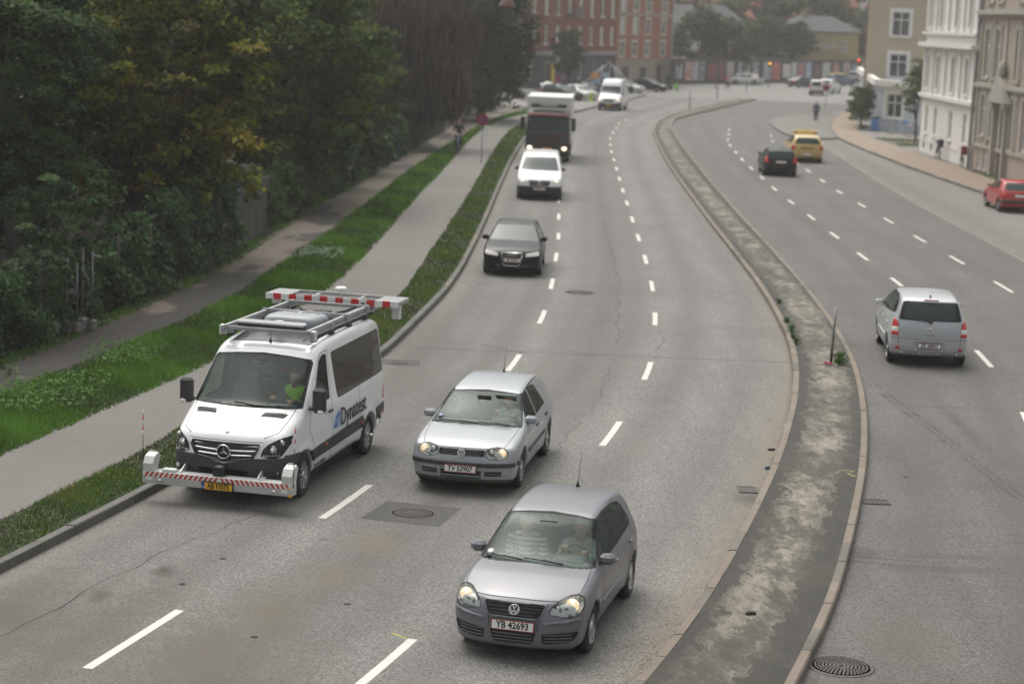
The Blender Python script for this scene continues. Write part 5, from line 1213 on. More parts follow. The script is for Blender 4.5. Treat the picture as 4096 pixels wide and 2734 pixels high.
T_EST = dict(win=[[(-.62, 1.0), (-1.05, 1.30), (-1.45, 1.38), (-1.42, .99)], [(-1.50, .99), (-1.54, 1.39), (-2.2, 1.38), (-2.3, 1.0)], [(-2.38, 1.0), (-2.33, 1.38), (-3.0, 1.35), (-3.25, 1.04)]], ws=[(-.76, .99), (.76, .99), (.62, 1.37), (-.62, 1.37)], wsx=(-1.5, .1), rw=[(-.68, 1.02), (.68, 1.02), (.52, 1.36), (-.52, 1.36)], rwx=(-4, -3.3),
    hl=T_HATCH['hl'], tl=[(.66, .72), (.92, .70), (.90, .92), (.68, .90)], gr=T_HATCH['gr'], pzr=.48)
o = far_car('estate_car', 'yellow estate car with a yellow roof light box, driving away', 'car', (16.55, 116.5), 87, EST, T_EST, (.60, .42, .15), .06, 0, lit=False, scale=(1, 1.04, 1.06))
b = MB(); b.mat(0).box((-1.75, 0, 1.56), (.45, 1.35, .13), bev=.04); b.mat(1).box((-1.98, -.58, 1.55), (.03, .2, .08)); b.box((-1.98, .58, 1.55), (.03, .2, .08)); b.mat(0).box((-1.75, 0, 1.65), (.30, 1.1, .04)); b.build('roof_light_box', [mat('yellow enamel', (.66, .47, .12), .4), mat('dark red lens', (.20, .03, .02), .3)], o)
b = MB(); b.box((-3.825, 0, .80), (.02, .72, .09)); b.build('boot_panel', mat('brown decal', (.25, .14, .04), .5), o)
RH = dict(GOLF, hw=.83, sil=[(.62,.2),(.78,.22),(.80,.5),(.76,.68),(.5,.80),(-.1,.88),(-.4,.93),(-.95,1.28),(-1.2,1.36),(-1.8,1.40),(-2.4,1.37),(-2.62,1.32),(-2.95,1.0),(-3.06,.88),(-3.10,.62),(-3.14,.48),(-3.08,.25),(-2.7,.2)], wb=2.45, arch=[(0, .29, .335), (-2.45, .29, .335)], wr=.29, k=.06, prof=[(.15,.77),(.25,.80),(.45,.825),(.8,.825),(.92,.80),(1.4,.60)]); RH.pop('_sil', None)
T_RH = dict(T_HATCH, rwx=(-3.2, -2.4), rw=[(-.64, .96), (.64, .96), (.54, 1.28), (-.54, 1.28)], tl=[(.55, .62), (.80, .62), (.80, .84), (.55, .84)])
o = far_car('hatchback_car', 'old red hatchback with a dark rear bumper beside the brick pavement', 'car', (21.85, 88.9), 89.5, RH, T_RH, (.42, .018, .022), .05, 0, lit=False)
b = MB(); b.box((-3.13, 0, .50), (.12, 1.66, .14), bev=.03); 
for s in (1, -1): b.box((-2.95, s*.80, .50), (.3, .08, .13), bev=.02)
b.build('rear_bumper', BLK, o)
SEDS = dict(EST, sil=[(.60,.18),(.80,.20),(.90,.35),(.90,.55),(.82,.68),(.55,.80),(.2,.87),(-.25,.93),(-.45,.97),(-.95,1.24),(-1.3,1.38),(-1.8,1.43),(-2.2,1.40),(-2.6,1.30),(-3.0,1.08),(-3.15,1.02),(-3.6,.98),(-3.72,.85),(-3.75,.5),(-3.65,.24),(-3.0,.20)]); SEDS.pop('_sil', None)
T_SED = dict(T_EST, win=[[(-.62, .97), (-1.05, 1.26), (-1.45, 1.34), (-1.42, .96)], [(-1.50, .96), (-1.54, 1.34), (-2.1, 1.30), (-2.5, 1.0)]], ws=[(-.76, .96), (.76, .96), (.62, 1.33), (-.62, 1.33)], rw=[(-.66, 1.06), (.66, 1.06), (.55, 1.32), (-.55, 1.32)], rwx=(-3.1, -2.2), tl=[(.60, .72), (.90, .72), (.90, .90), (.62, .90)])
GB = 'vehicles at the far junction'
far_car('saloon_car', 'dark grey saloon car turning at the far junction', 'car', (37.2, 257.5), 35, SEDS, T_SED, (.05, .06, .07), .09, .3, lit=False, group=GB)
far_car('delivery_van', 'small cream van seen from behind at the far junction', 'van', (34.4, 231.5), 78, VITO, T_VITO, (.62, .60, .54), .09, 0, lit=False, scale=(.85, .88, .93), group=GB)
far_car('estate_car', 'white estate car with red tail lamps beside the cream van', 'car', (37.4, 240), 66, EST, T_EST, (.75, .75, .74), .09, 0, lit=False, scale=(1, 1, 1.15), group=GB)
o = far_car('estate_car', 'dark blue estate car with yellow markings at the far junction', 'car', (44.2, 271), 40, EST, T_EST, (.09, .12, .17), .09, 0, lit=False, scale=(1, 1, 1.1), group=GB)
b = MB(); b.mat(0).box((-1.6, 0, 1.52), (1.6, 1.2, .10), bev=.03); b.mat(1).box((-3.0, 0, 1.52), (.7, 1.1, .12), bev=.03); b.build('roof_marking', [mat('pale yellow', (.6, .55, .2), .5), mat('orange enamel', (.7, .35, .05), .5)], o)
far_car('delivery_van', 'white van with a red lower side at the right edge of the junction', 'van', (50.5, 296), 60, VITO, T_VITO, (.72, .72, .70), .09, 0, lit=False, scale=(1, 1, .9), group=GB)
far_car('hatchback_car', 'silver hatchback parked sideways before the poster wall', 'car', (31.0, 263.2), 5, GOLF, T_HATCH, (.6, .61, .62), .09, .2, lit=False, group=GB)
far_car('hatchback_car', 'white hatchback parked sideways before the poster wall', 'car', (27.6, 259.8), 185, GOLF, T_HATCH, (.72, .72, .70), .09, .0, lit=False, group=GB)
GP = 'cars parked in front of the dark shopfronts'
far_car('hatchback_car', 'black hatchback parked nearest the lorry by the dark shopfronts', 'car', (4.75, 187.0), -40, GOLF, T_HATCH, (.02, .02, .022), .09, .2, lit=False, group=GP)
far_car('hatchback_car', 'silver hatchback with pale windscreen parked beside the street tree', 'car', (6.2, 188.6), -62, GOLF, T_HATCH, (.55, .56, .57), .09, .3, lit=False, group=GP)
far_car('hatchback_car', 'dark grey hatchback parked behind the navy clad person', 'car', (7.2, 198.5), -55, GOLF, T_HATCH, (.035, .036, .04), .09, .3, lit=False, group=GP)
far_car('saloon_car', 'silver saloon car parked under the pale shop front', 'car', (12.1, 212.3), -38, SEDS, T_SED, (.45, .47, .48), .09, .3, lit=False, group=GP)
far_car('saloon_car', 'black saloon car parked at the right end of the shop row', 'car', (15.2, 219.5), -30, SEDS, T_SED, (.02, .02, .023), .09, .3, lit=False, group=GP)

def make_truck():
    root = thing('lorry', 'dark grey lorry with red trim and a tall white box body', 'truck', (1.50, 106.6, 0), R(-92.5))
    cab = mat('cab paint', (.035, .034, .036), .45, .1, coat=.1); rd = mat('red trim', (.22, .03, .04), .5)
    Cs = dict(hw=1.19, k=.10, wp=3, warp=[(1.5, .20), (-1, 0)], crown=[(0, 0), (3, .05)], prof=[(.3, 1.15), (.9, 1.19), (1.6, 1.17), (2.8, 1.08)], taper=[(1.5, .98), (-1, 1)], arch=[(0, .5, .62)], flare=0,
        sil=[(1.15, .35), (1.32, .4), (1.36, .8), (1.34, 1.4), (1.26, 1.9), (1.10, 2.45), (.90, 2.68), (.5, 2.78), (-.4, 2.8), (-.55, 2.7), (-.58, 1.0), (-.5, .6)])
    S = body_shell(Cs, .07)
    S.stamp('ws', rpoly([(-1.02, 1.66), (1.02, 1.66), (.95, 2.36), (-.95, 2.36)], .08), YZ, fz(1.5, 2.5, .5)); S.stamp('low', [(-1.3, .2), (1.3, .2), (1.3, .98), (-1.3, .98)], YZ, fz(.2, 1.0, .8))
    S.stamp('gr', rpoly([(-.75, 1.34), (.75, 1.34), (.6, 1.1), (-.6, 1.1)], .05), YZ, fz(1, 1.5, .8)); both_sides(S, 'side', rpoly([(.85, 1.65), (.65, 2.35), (-.2, 2.35), (-.2, 1.6)], .05))
    finish_body(S, root, cab); emit_region(S, 'ws', 'windscreen', GFAR, root); emit_region(S, 'side', 'side_window', GFAR, root); emit_region(S, 'low', 'bumper', BLK, root, .02, 1); emit_region(S, 'gr', 'grille', BLK, root, -.03, 1)
    b = MB(); b.box((1.28, 0, 2.50), (.30, 2.15, .12), bev=.04); b.build('sun_visor', rd, root)
    b = MB(); b.tube([(1.36, -1.0, 1.56), (1.36, 1.0, 1.56)], .015, 5); b.tube([(1.39, -.55, 1.05), (1.39, .55, 1.05)], .02, 5)
    for k in range(9): b.box((1.385, -.5+.125*k, 1.22), (.02, .06, .10))
    b.build('front_trim', rd, root)
    b = MB(); b.box((.6, 0, 2.98), (.35, 1.9, .22), bev=.06); b.build('roof_deflector', BLK, root)
    b = MB()
    for k in range(11): b.box((.79, -.42+.084*k, 2.98), (.02, .045, .11))
    b.build('deflector_marking', PLATEW, root)
    b = MB(); b.mat(0).box((-3.3, 0, 2.15), (5.3, 2.45, 2.5), bev=.04); b.mat(1).box((-3.3, 0, .82), (5.0, .9, .2)); b.build('box_body', [mat('box white', (.74, .73, .68), .45, var=.04), BLK], root)
    for s in (1, -1):
        b = MB(); b.mat(0).box((1.30, s*.92, .75), (.12, .34, .22), bev=.04); b.mat(1).ball((1.34, s*.92, .75), (.06, .13, .10)); b.build('headlamp', [LWHITE, LAMPON], root)
        b = MB(); b.box((.95, s*1.36, 2.02), (.14, .22, .70), bev=.05); b.tube([(.95, s*1.1, 2.3), (.95, s*1.3, 2.3)], .03, 5); b.build('side_mirror', BLK, root)
        b = MB(); b.box((-3.2, s*1.2, .62), (3.0, .06, .35)); b.build('side_guard', GREY, root)
        for x in (0, -4.3): wheel(root, x, s*1.04, .5, .28, 'steel', s)
    plate(root, (1.395, 0, .72), '', True)
    b = MB(); b.box((-2.2, 0, .55), (4.2, .8, .25)); b.build('chassis', BLK, root)
    return root
make_truck()
make_polo(); make_golf(); make_van(); make_scenic()
# crown clumps: (x, y, z, radius) in metres
CROWNS = {
  'T1': [(-12.1,47.0,6.9,0.93),(-11.9,50.1,7.1,0.88),(-12.0,48.2,5.6,0.96),(-12.0,51.3,5.9,0.79),(-12.8,49.4,4.5,0.87),(-11.4,47.5,4.8,0.84),(-11.6,50.5,3.9,0.67),(-12.4,48.6,3.6,0.75),(-12.6,51.7,2.8,0.68),(-11.2,49.8,5.0,0.44)],
  'S1': [(-9.7,44.0,3.1,0.58),(-10.8,45.2,2.6,0.6),(-9.5,44.5,2.8,0.39),(-11.6,45.7,2.7,0.61),(-10.0,44.9,2.3,0.45),(-11.0,44.2,2.1,0.49),(-10.7,45.4,3.2,0.5)],
  'S2': [(-10.5,42.0,1.6,0.46),(-10.2,42.9,1.9,0.33),(-10.9,42.4,1.5,0.47),(-10.8,43.3,1.9,0.38),(-10.0,42.7,1.7,0.24)],
  'T2': [(-10.8,55.0,5.6,0.85),(-10.2,58.1,5.8,1.03),(-10.7,56.2,4.0,0.99),(-10.0,59.3,4.3,1.18),(-8.5,57.4,4.6,1.01),(-7.7,55.5,3.6,0.86),(-9.2,58.5,2.9,0.9),(-10.4,56.6,2.7,0.87),(-8.2,59.7,2.3,0.66),(-11.3,57.8,2.2,0.77),(-9.4,55.9,2.2,0.74),(-12.4,59.0,3.4,0.78),(-8.4,57.1,5.8,0.88)],
  'T3': [(-13.0,63.0,6.8,1.11),(-11.9,66.1,7.1,1.17),(-10.3,64.2,6.6,0.99),(-14.4,67.3,5.3,0.89),(-12.4,65.4,7.5,1.01)],
  'T4': [(-9.0,73.0,6.9,1.29),(-7.8,77.3,7.1,1.37),(-8.2,74.7,5.5,1.48),(-6.9,79.0,5.6,1.39),(-5.8,76.3,6.2,1.18),(-9.0,73.6,4.0,1.3),(-7.6,78.0,3.7,1.38),(-5.9,75.3,4.2,1.0),(-8.6,79.6,2.2,1.23),(-9.3,76.9,1.8,1.02),(-6.4,74.3,2.8,0.98),(-10.3,78.6,5.3,1.21),(-10.7,75.9,7.0,1.34)],
  'T4b': [(-7.2,90.0,1.6,0.89),(-6.4,93.1,2.5,0.92),(-6.3,91.2,1.2,0.81),(-5.8,94.3,2.8,0.83),(-6.0,92.4,4.1,1.02),(-6.7,90.5,4.4,1.0)],
  'T5': [(-6.8,110.0,7.3,1.46),(-5.5,112.5,6.9,1.74),(-4.8,110.9,4.7,1.47),(-6.4,113.4,4.8,1.5),(-5.8,111.9,3.2,1.23),(-4.3,110.4,3.8,1.1),(-4.0,112.8,6.9,1.25),(-7.3,111.3,5.6,0.98)],
  'T6': [(-2.5,140.0,6.2,2.16),(-0.4,143.7,6.9,1.43),(-3.4,141.4,3.8,1.87),(-1.2,145.1,3.7,1.76),(-0.2,142.8,5.1,1.1),(-3.0,140.5,1.9,1.55),(-1.2,144.2,2.0,1.27),(-4.2,142.0,1.4,1.25),(-4.8,145.7,4.8,1.61),(-2.3,143.4,8.4,1.9)],
}
# ---------------------------------------------------------------- foliage
def leafmat(name, stops, rough=.75, trans=.25):
    a = NT(name); v = a.n('Attribute', attribute_name='v').outputs['Fac']; n = a.noise(.9, 3)
    f = a.math('ADD', a.math('MULTIPLY', v, .6), a.math('MULTIPLY', n, .4)); k = len(stops)
    c = a.ramp(f, [(.22+.56*i/(k-1), s) for i, s in enumerate(stops)])
    a.set(Base_Color=c, Roughness=rough); a.b.inputs['Specular IOR Level'].default_value = .2
    tr = a.n('BsdfTranslucent', {'Color': c}); mx = a.n('MixShader', {0: trans, 1: a.b, 2: tr}); a.t.links.new(mx.outputs[0], a.out.inputs['Surface']); return a.m
def quads_mesh(name, V, m, parent=None, vcol=None, tri=False):
    """V (n,4,3) corners of leaves or blades"""
    n, k = V.shape[:2]; me = bpy.data.meshes.new(name); me.vertices.add(n*k); me.vertices.foreach_set('co', V.reshape(-1).astype(np.float32))
    me.loops.add(n*k); me.loops.foreach_set('vertex_index', np.arange(n*k, dtype=np.int32)); me.polygons.add(n)
    me.polygons.foreach_set('loop_start', np.arange(0, n*k, k, dtype=np.int32)); me.polygons.foreach_set('loop_total', np.full(n, k, np.int32)); me.update(calc_edges=True)
    if vcol is not None: at = me.attributes.new('v', 'FLOAT', 'POINT'); at.data.foreach_set('value', np.repeat(vcol, k).astype(np.float32))
    for q in (m if isinstance(m, list) else [m]): me.materials.append(q)
    o = bpy.data.objects.new(name, me); COL.objects.link(o)
    if parent is not None: o.parent = parent; CHILD.setdefault(parent.name, []).append(o)
    return o
def rdir(n, up=0.):
    d = RNG.normal(size=(n, 3)); d[:, 2] += up; return unit(d)
def leaf_quads(P, Nn, s, asp=.5, fold=.0):
    n = len(P); t = unit(np.cross(Nn, RNG.normal(size=(n, 3)))); b_ = np.cross(Nn, t); s = (s*(.6+.8*RNG.random(n)))[:, None]
    tip = Nn*s*fold
    return np.stack([P-t*s*.5, P-b_*s*.5*asp, P+t*s*.5-tip, P+b_*s*.5*asp], 1)
def clump_leaves(blobs, dens, s, up=.5, asp=.55, droop=.2, inner=.2, flat=.85):
    Vs, C = [], []
    for (x, y, z, r) in blobs:
        n = int(dens*4*math.pi*r*r/max(s*s, .01)*1.9); 
        # every clump is a spray of smaller sprays
        m = max(5, int(5*r*r)+5); cd = rdir(m, .35); cr = r*(.55+.5*RNG.random(m))[:, None]; cc = np.array([x, y, z])+cd*cr*np.array([1, 1, flat]); cv = RNG.random(m)
        i = RNG.integers(0, m, n); rr = r*.50*np.abs(RNG.random(n)**.4)[:, None]; d = rdir(n, .1); d[:, 2] = np.abs(d[:, 2])*np.where(RNG.random(n) < .85, 1, -.5)
        P = cc[i]+d*rr*np.array([1, 1, .62]); nn = unit(cd[i]*.7+rdir(n)*.6+np.array([0, 0, up]))
        Vs.append(leaf_quads(P, nn, s, asp, droop)); C.append(np.clip(cv[i]*.75+RNG.random(n)*.25, 0, 1))
    return np.concatenate(Vs), np.concatenate(C)
BARK = soil('bark', (.035, .028, .022), (.06, .05, .04), (.09, .078, .06)); BARK2 = soil('grey bark', (.06, .048, .045), (.10, .085, .08), (.14, .12, .115))
def trunk(root, base, tips, r0=.2, m=None, name='trunk'):
    b = MB(); B = Vector(base); T = [Vector(t) for t in tips]; c = sum(T, Vector())/len(T); fork = B+(c-B)*.38; fork.x = B.x+(c.x-B.x)*.2; fork.y = B.y+(c.y-B.y)*.2
    b.tube([B-Vector((0, 0, .1)), B+(fork-B)*.1, B+(fork-B)*.55+Vector((.05, .03, 0)), fork], [r0*1.5, r0*1.1, r0*.95, r0*.85], 9)
    for t in T:
        mid = fork+(t-fork)*.5+Vector((RNG.normal()*.15, RNG.normal()*.15, .25)); b.tube([fork-Vector((0, 0, .1)), fork+(mid-fork)*.4, mid, t], [r0*.6, r0*.45, r0*.3, r0*.06], 6)
        for k in range(2): e = mid+Vector((RNG.normal()*.7, RNG.normal()*.7, .5+RNG.random()*.6)); b.tube([mid, (mid+e)/2+Vector((0, 0, .1)), e], [r0*.22, r0*.15, r0*.04], 5)
    return b.build(name, m or BARK, root)
GD = leafmat('dark ash leaves', [(.009, .024, .007), (.034, .070, .020), (.085, .15, .042)])
GE = leafmat('elder leaves', [(.014, .036, .012), (.038, .08, .028), (.095, .16, .055)])
GC = leafmat('chestnut leaves', [(.016, .026, .004), (.05, .072, .008), (.12, .155, .016), (.21, .21, .022), (.17, .10, .016)])
GB_ = leafmat('olive leaves', [(.018, .022, .006), (.052, .058, .012), (.12, .12, .024)])
GM = leafmat('lime leaves', [(.014, .030, .006), (.050, .088, .012), (.15, .20, .028)])
GP_ = leafmat('copper leaves', [(.04, .028, .022), (.09, .064, .05), (.15, .11, .088)])
GT = leafmat('deep green leaves', [(.006, .018, .006), (.018, .042, .012), (.045, .08, .022)])
GI = leafmat('ivy leaves', [(.005, .018, .005), (.020, .058, .013), (.058, .135, .030)], .4)
def tree(name, label, cat, blobs, base, m, s, dens=.9, extra=None, r0=.2, group=None, bark=None, up=.4, droop=.2, asp=.55):
    root = thing(name, label, cat, base, 0, group); B = np.array(base)
    bl = list(blobs)
    if extra:
        (cx, cy, cz), (rx, ry, rz), n, br = extra
        for k in range(n): d = rdir(1, .1)[0]; q = .75+.3*RNG.random(); bl.append((cx+d[0]*rx*q, cy+d[1]*ry*q, max(cz+d[2]*rz*q, base[2]+1.2), br*(.8+.4*RNG.random())))
    bl = [(x-B[0], y-B[1], z-B[2], r) for x, y, z, r in bl]
    V, C = clump_leaves(bl, dens, s, up, asp, droop)
    quads_mesh('crown', V, m, root, C)
    pick = bl[::max(1, len(bl)//7)][:8]; trunk(root, (0, 0, 0), [(x, y, z) for x, y, z, r in pick], r0, bark)
    return root
K = CROWNS
tree('ash_tree', 'tall dark green leafy tree at the left edge of the picture', 'tree', K['T1'], (-12.6, 49.5, .12), GD, .17, 1.0, ((-13.4, 50.0, 5.6), (2.2, 3.0, 4.2), 34, 1.1), .24, bark=BARK2)
tree('elder_bush', 'round grey green bush leaning over the ivy by the metal posts', 'bush', K['S1'], (-10.9, 45.0, .12), GE, .13, 1.0, None, .08)
tree('robinia_shoot', 'pale feathery shoots growing over the ivy at the lower left edge', 'bush', K['S2'], (-10.9, 42.8, .12), leafmat('robinia leaves', [(.02, .045, .018), (.05, .09, .04), (.10, .15, .07)]), .10, .8, None, .05)
tree('chestnut_tree', 'wide horse chestnut tree with leaves turning yellow and orange', 'tree', K['T2'], (-11.2, 57.6, .12), GC, .22, 1.0, ((-11.2, 58.2, 5.4), (2.8, 2.8, 3.6), 34, 1.15), .28, droop=.35, up=.7)
tree('olive_tree', 'brownish green tree rising behind the horse chestnut', 'tree', K['T3'], (-12.8, 65.2, .12), GB_, .20, 1.0, ((-12.6, 65.5, 5.2), (2.6, 3.0, 4.2), 30, 1.2), .25)
tree('lime_tree', 'big green lime tree in the middle of the tree row', 'tree', K['T4'], (-9.6, 76.5, .12), GM, .22, .9, ((-9.0, 77.5, 5.6), (2.8, 3.6, 4.4), 34, 1.4), .3)
tree('field_maple', 'low green tree at the foot of the brown leaved tree', 'tree', K['T4b'], (-7.6, 92.3, .12), leafmat('maple leaves', [(.015, .03, .008), (.035, .06, .012), (.08, .11, .02)]), .20, .9, None, .14)
T5o = tree('copper_beech', 'brown and mauve drooping tree between the green trees', 'tree', [], (-6.9, 112.5, .12), GP_, .3, .4, ((-5.8, 112.3, 5.6), (2.2, 2.6, 3.6), 4, .6), .26, bark=BARK2)
# its hanging curtains of twigs
n = 22000; bl = np.array(K['T5']); i = RNG.integers(0, len(bl), n); d = rdir(n, .2); P = bl[i, :3]+d*(bl[i, 3]*(.3+1.1*RNG.random(n)**1.3))[:, None]-np.array([-6.9, 112.5, .12]); L = .4+.9*RNG.random(n)
P2 = P+np.stack([RNG.normal(size=n)*.06, RNG.normal(size=n)*.06, -L], 1); wv = unit(np.cross(P2-P, RNG.normal(size=(n, 3))))*.035
quads_mesh('twig_curtain', np.stack([P-wv, P2-wv*.4, P2+wv*.4, P+wv], 1), GP_, T5o, RNG.random(n))
tree('yew_tree', 'dense dark green tree closest to the red brick buildings', 'tree', K['T6'], (-2.9, 143.6, .12), GT, .32, 1.0, ((-3.4, 144.5, 5.4), (3.2, 3.4, 5.0), 26, 1.9), .32)
for k, (x, y, rr, hh, m_) in enumerate([(-19, 60, 3.6, 5.2, GD), (-17.5, 72, 3.8, 5.5, GB_), (-15.5, 84, 4.2, 5.6, GT), (-11.8, 92, 3.6, 5.4, GD), (-11.0, 104, 3.6, 5.0, GT), (-11.2, 118, 3.6, 5.5, GB_), (-8.6, 128, 3.0, 4.8, GT), (-9.2, 142, 4.0, 6., GD), (-16.5, 52, 3.0, 5.0, GT), (-8.8, 84.5, 2.4, 4.0, GT), (-20, 50, 3.4, 5.6, GD), (-17, 56, 3.2, 5.6, GT)]):
    LB = ['behind the ash tree', 'behind the olive tree', 'behind the lime tree', 'left of the low maple', 'behind the brown tree on its left', 'far behind the brown tree', 'between the brown tree and the dark tree', 'left behind the densest tree', 'at the far left behind the bush', 'right of the lime tree', 'behind the ash at the very edge', 'between the ash and the chestnut'][k]
    tree('background_tree', 'shadowy tree filling the row '+LB, 'tree', [], (x, y, .1), m_, .36, .8, ((x, y, hh), (rr*.8, rr*.8, hh*.85), 30, rr*.42), .25, 'shadowy trees at the back of the row')
# ivy grown over the fence beside the footpath
def ivy(label, ya, yb, hfun, dens, s, m=None, off=.25):
    root = thing('ivy_hedge', label, 'hedge', (float(footL(ya)), ya, .12), 0, 'ivy hedges along the footpath'); n = int((yb-ya)*3*dens); y = ya+(yb-ya)*RNG.random(n); h = hfun(y)
    t = RNG.random(n)**.8; z = h*t; bul = .16*np.sin(y*2.1+z*2)+.12*np.sin(y*5.3+1.7*z)+.10*np.sin(z*6+y); x = footL(y)-off-.25*t+bul-.0+RNG.normal(size=n)*.10
    top = RNG.random(n) < .18; x = np.where(top, footL(y)-off-.5*RNG.random(n)-.2, x); z = np.where(top, h+RNG.normal(size=n)*.12, z)
    P = np.stack([x, y, z+.02], 1)-np.array([float(footL(ya)), ya, 0]); nn = unit(np.stack([np.full(n, .75), np.full(n, -.45), np.full(n, .35)], 1)+rdir(n)*.55)
    quads_mesh('foliage', leaf_quads(P, nn, s, .8, .2), m or GI, root, np.clip(.5+.35*np.sin(y*3.1+z*4)+RNG.normal(size=n)*.25, 0, 1))
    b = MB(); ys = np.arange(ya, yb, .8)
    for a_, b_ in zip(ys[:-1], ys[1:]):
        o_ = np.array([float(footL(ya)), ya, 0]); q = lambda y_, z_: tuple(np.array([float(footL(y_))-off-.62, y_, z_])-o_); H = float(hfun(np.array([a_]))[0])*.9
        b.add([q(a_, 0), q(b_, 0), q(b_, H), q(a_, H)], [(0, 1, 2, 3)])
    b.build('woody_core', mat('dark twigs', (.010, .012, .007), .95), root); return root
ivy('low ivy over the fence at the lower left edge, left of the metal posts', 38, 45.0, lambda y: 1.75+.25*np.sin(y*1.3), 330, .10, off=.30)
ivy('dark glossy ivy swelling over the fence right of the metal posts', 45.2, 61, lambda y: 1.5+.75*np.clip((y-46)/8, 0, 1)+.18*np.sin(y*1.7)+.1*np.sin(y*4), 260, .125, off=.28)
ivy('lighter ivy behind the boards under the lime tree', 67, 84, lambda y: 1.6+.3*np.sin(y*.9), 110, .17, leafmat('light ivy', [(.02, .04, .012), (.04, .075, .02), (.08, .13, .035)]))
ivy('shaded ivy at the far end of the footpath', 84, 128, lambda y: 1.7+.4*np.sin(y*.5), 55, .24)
# boards, chain-link fence and metal posts
fr = thing('board_fence', 'weathered painted board fence between two ivy hedges', 'fence', (0, 0, 0))
for k, y in enumerate(np.arange(61, 67.5, 1.35)):
    b = MB(); x0, x1 = float(footL(y))-.45, float(footL(y+1.3))-.45
    b.add([(x0, y, .1), (x1, y+1.3, .1), (x1, y+1.3, 1.9), (x0, y, 1.9), (x0-.05, y, .1), (x1-.05, y+1.3, .1), (x1-.05, y+1.3, 1.9), (x0-.05, y, 1.9)], [(0, 1, 2, 3), (7, 6, 5, 4), (3, 2, 6, 7), (0, 3, 7, 4), (1, 5, 6, 2)])
    a = NT('painted boards %d' % k); a.set(Base_Color=a.ramp(a.noise(1.6, 5, .6, a.map((1, 1, 1), loc=(k*7, 0, 0)), 1.5), [(.35, (.03, .035, .028)), (.5, (.06, .065, .06)), (.6, (.035, .06, .03)), (.72, (.09, .085, .075))]), Roughness=.8); b.build('panel', a.m, fr)
def lattice(label, x, y, h, lean=0):
    t = thing('metal_post', label, 'post', (x, y, .12), R(-20), 'metal posts with concrete feet'); b = MB()
    b.mat(0).tube([(0, 0, .2), (lean, .05, h)], .028, 6); b.tube([(.22, .1, .2), (.22+lean, .1, h-.1)], .022, 6); b.tube([(0, 0, .5), (.22, .1, .95)], .016, 5); b.tube([(.22, .1, .95), (.02, .03, 1.35)], .016, 5); b.build('shaft', mat('galvanised steel', (.20, .20, .21), .5, .6, var=.3), t)
    b = MB(); b.box((0, 0, .14), (.22, .2, .28), bev=.03); b.box((.24, .1, .12), (.14, .16, .24), bev=.03); b.build('concrete_foot', mat('worn concrete', (.22, .21, .2), .9, var=.35, vs=9), t); return t
t = lattice('thin grey braced post with concrete foot before the ivy', -9.88, 44.7, 1.9); 
lattice('second braced post with concrete foot, left of the first one', -10.12, 44.2, 1.7)
t = thing('control_box', 'small grey box fixed to a post in front of the ivy', 'box', (-10.0, 44.3, 1.05)); b = MB(); b.mat(0).box((0, 0, 0), (.17, .09, .15), bev=.01); b.mat(1).box((0, -.047, .02), (.12, .004, .06)); b.build('housing', [GREY, mat('faded label', (.3, .28, .25), .7)], t)
fc = thing('wire_fence', 'rusty chain link fence standing in the ivy', 'fence', (0, 0, 0))
for y in np.arange(40.2, 60.5, 2.6): b = MB(); x = float(footL(y))-.36; b.tube([(x, y, .1), (x, y, 1.95)], .028, 6); b.build('fence_post', mat('rusty steel', (.10, .08, .07), .8, .3, var=.3), fc)
b = MB()
for z in (.5, 1.0, 1.5, 1.9): b.tube([(float(footL(y))-.36, y, z) for y in np.arange(40.2, 60.7, 1.3)], .006, 4)
b.build('fence_wire', mat('rusty steel'), fc)

# ---------------------------------------------------------------- grass: bladed verges, one object each
GG = leafmat('grass', [(.046, .085, .012), (.072, .165, .018), (.13, .27, .036)], .6, .3)
GV = leafmat('verge grass', [(.060, .055, .016), (.050, .10, .016), (.085, .165, .024), (.15, .17, .04)], .6, .3)
def blades(name, label, f0, f1, ya, yb, dens, h, w, m, z=.12, bare=0., clump=1.):
    Vs = []; C = []
    y_ = ya
    while y_ < yb:
        st = 4.; k = max(.12, min(1, (36/max(y_, 24))**1.7)); sc = k**-.45
        W_ = float(f1(y_+2))-float(f0(y_+2)); n = int(dens*W_*st*k); y = y_+st*RNG.random(n); t = RNG.random(n); x = f0(y)+(f1(y)-f0(y))*t
        nz = np.sin(x*1.9+y*.7)+np.sin(x*.8-y*1.3+2)+np.sin(x*4+y*3.1)*.6; keep = RNG.random(n) > bare*(nz < 0); x, y, t, nz = x[keep], y[keep], t[keep], nz[keep]; n = len(x)
        hh = h*(.45+.8*RNG.random(n))*(1+.35*clump*np.clip(nz, -1, 1))*(.55+.45*np.minimum(1, np.minimum(t, 1-t)*7)); d = rdir(n, 1.4); a = unit(np.cross(d, RNG.normal(size=(n, 3)))); ww = w*sc*(.6+.7*RNG.random(n))
        P = np.stack([x, y, np.full(n, z)], 1); tip = P+d*(hh*sc**.3)[:, None]; a = a*ww[:, None]
        Vs.append(np.stack([P-a*.5, P+a*.5, tip], 1)); C.append(np.clip(.45+.22*nz+RNG.normal(size=n)*.2, 0, 1)); y_ += st
    o = quads_mesh(name, np.concatenate(Vs), m, None, np.concatenate(C)); return tag(o, label, 'grass', kind='stuff')
blades('bank_grass', 'lush green grass bank between the footpath and the cycle path', lambda y: footR(y)-.12, lambda y: cycL(y)+.10, 30, 166, 900, .15, .022, GG)
blades('verge_grass', 'weedy reddish green grass strip between the cycle path and the carriageway', lambda y: cycR(y)-.05, lambda y: kerbL(y)-.17, 22, 154, 1100, .10, .018, GV, .125, bare=.3)
blades('edge_weeds', 'thin weeds along the foot of the ivy', lambda y: footL(y)-.35, lambda y: footL(y)+.22, 40, 90, 500, .10, .022, GG, .12)
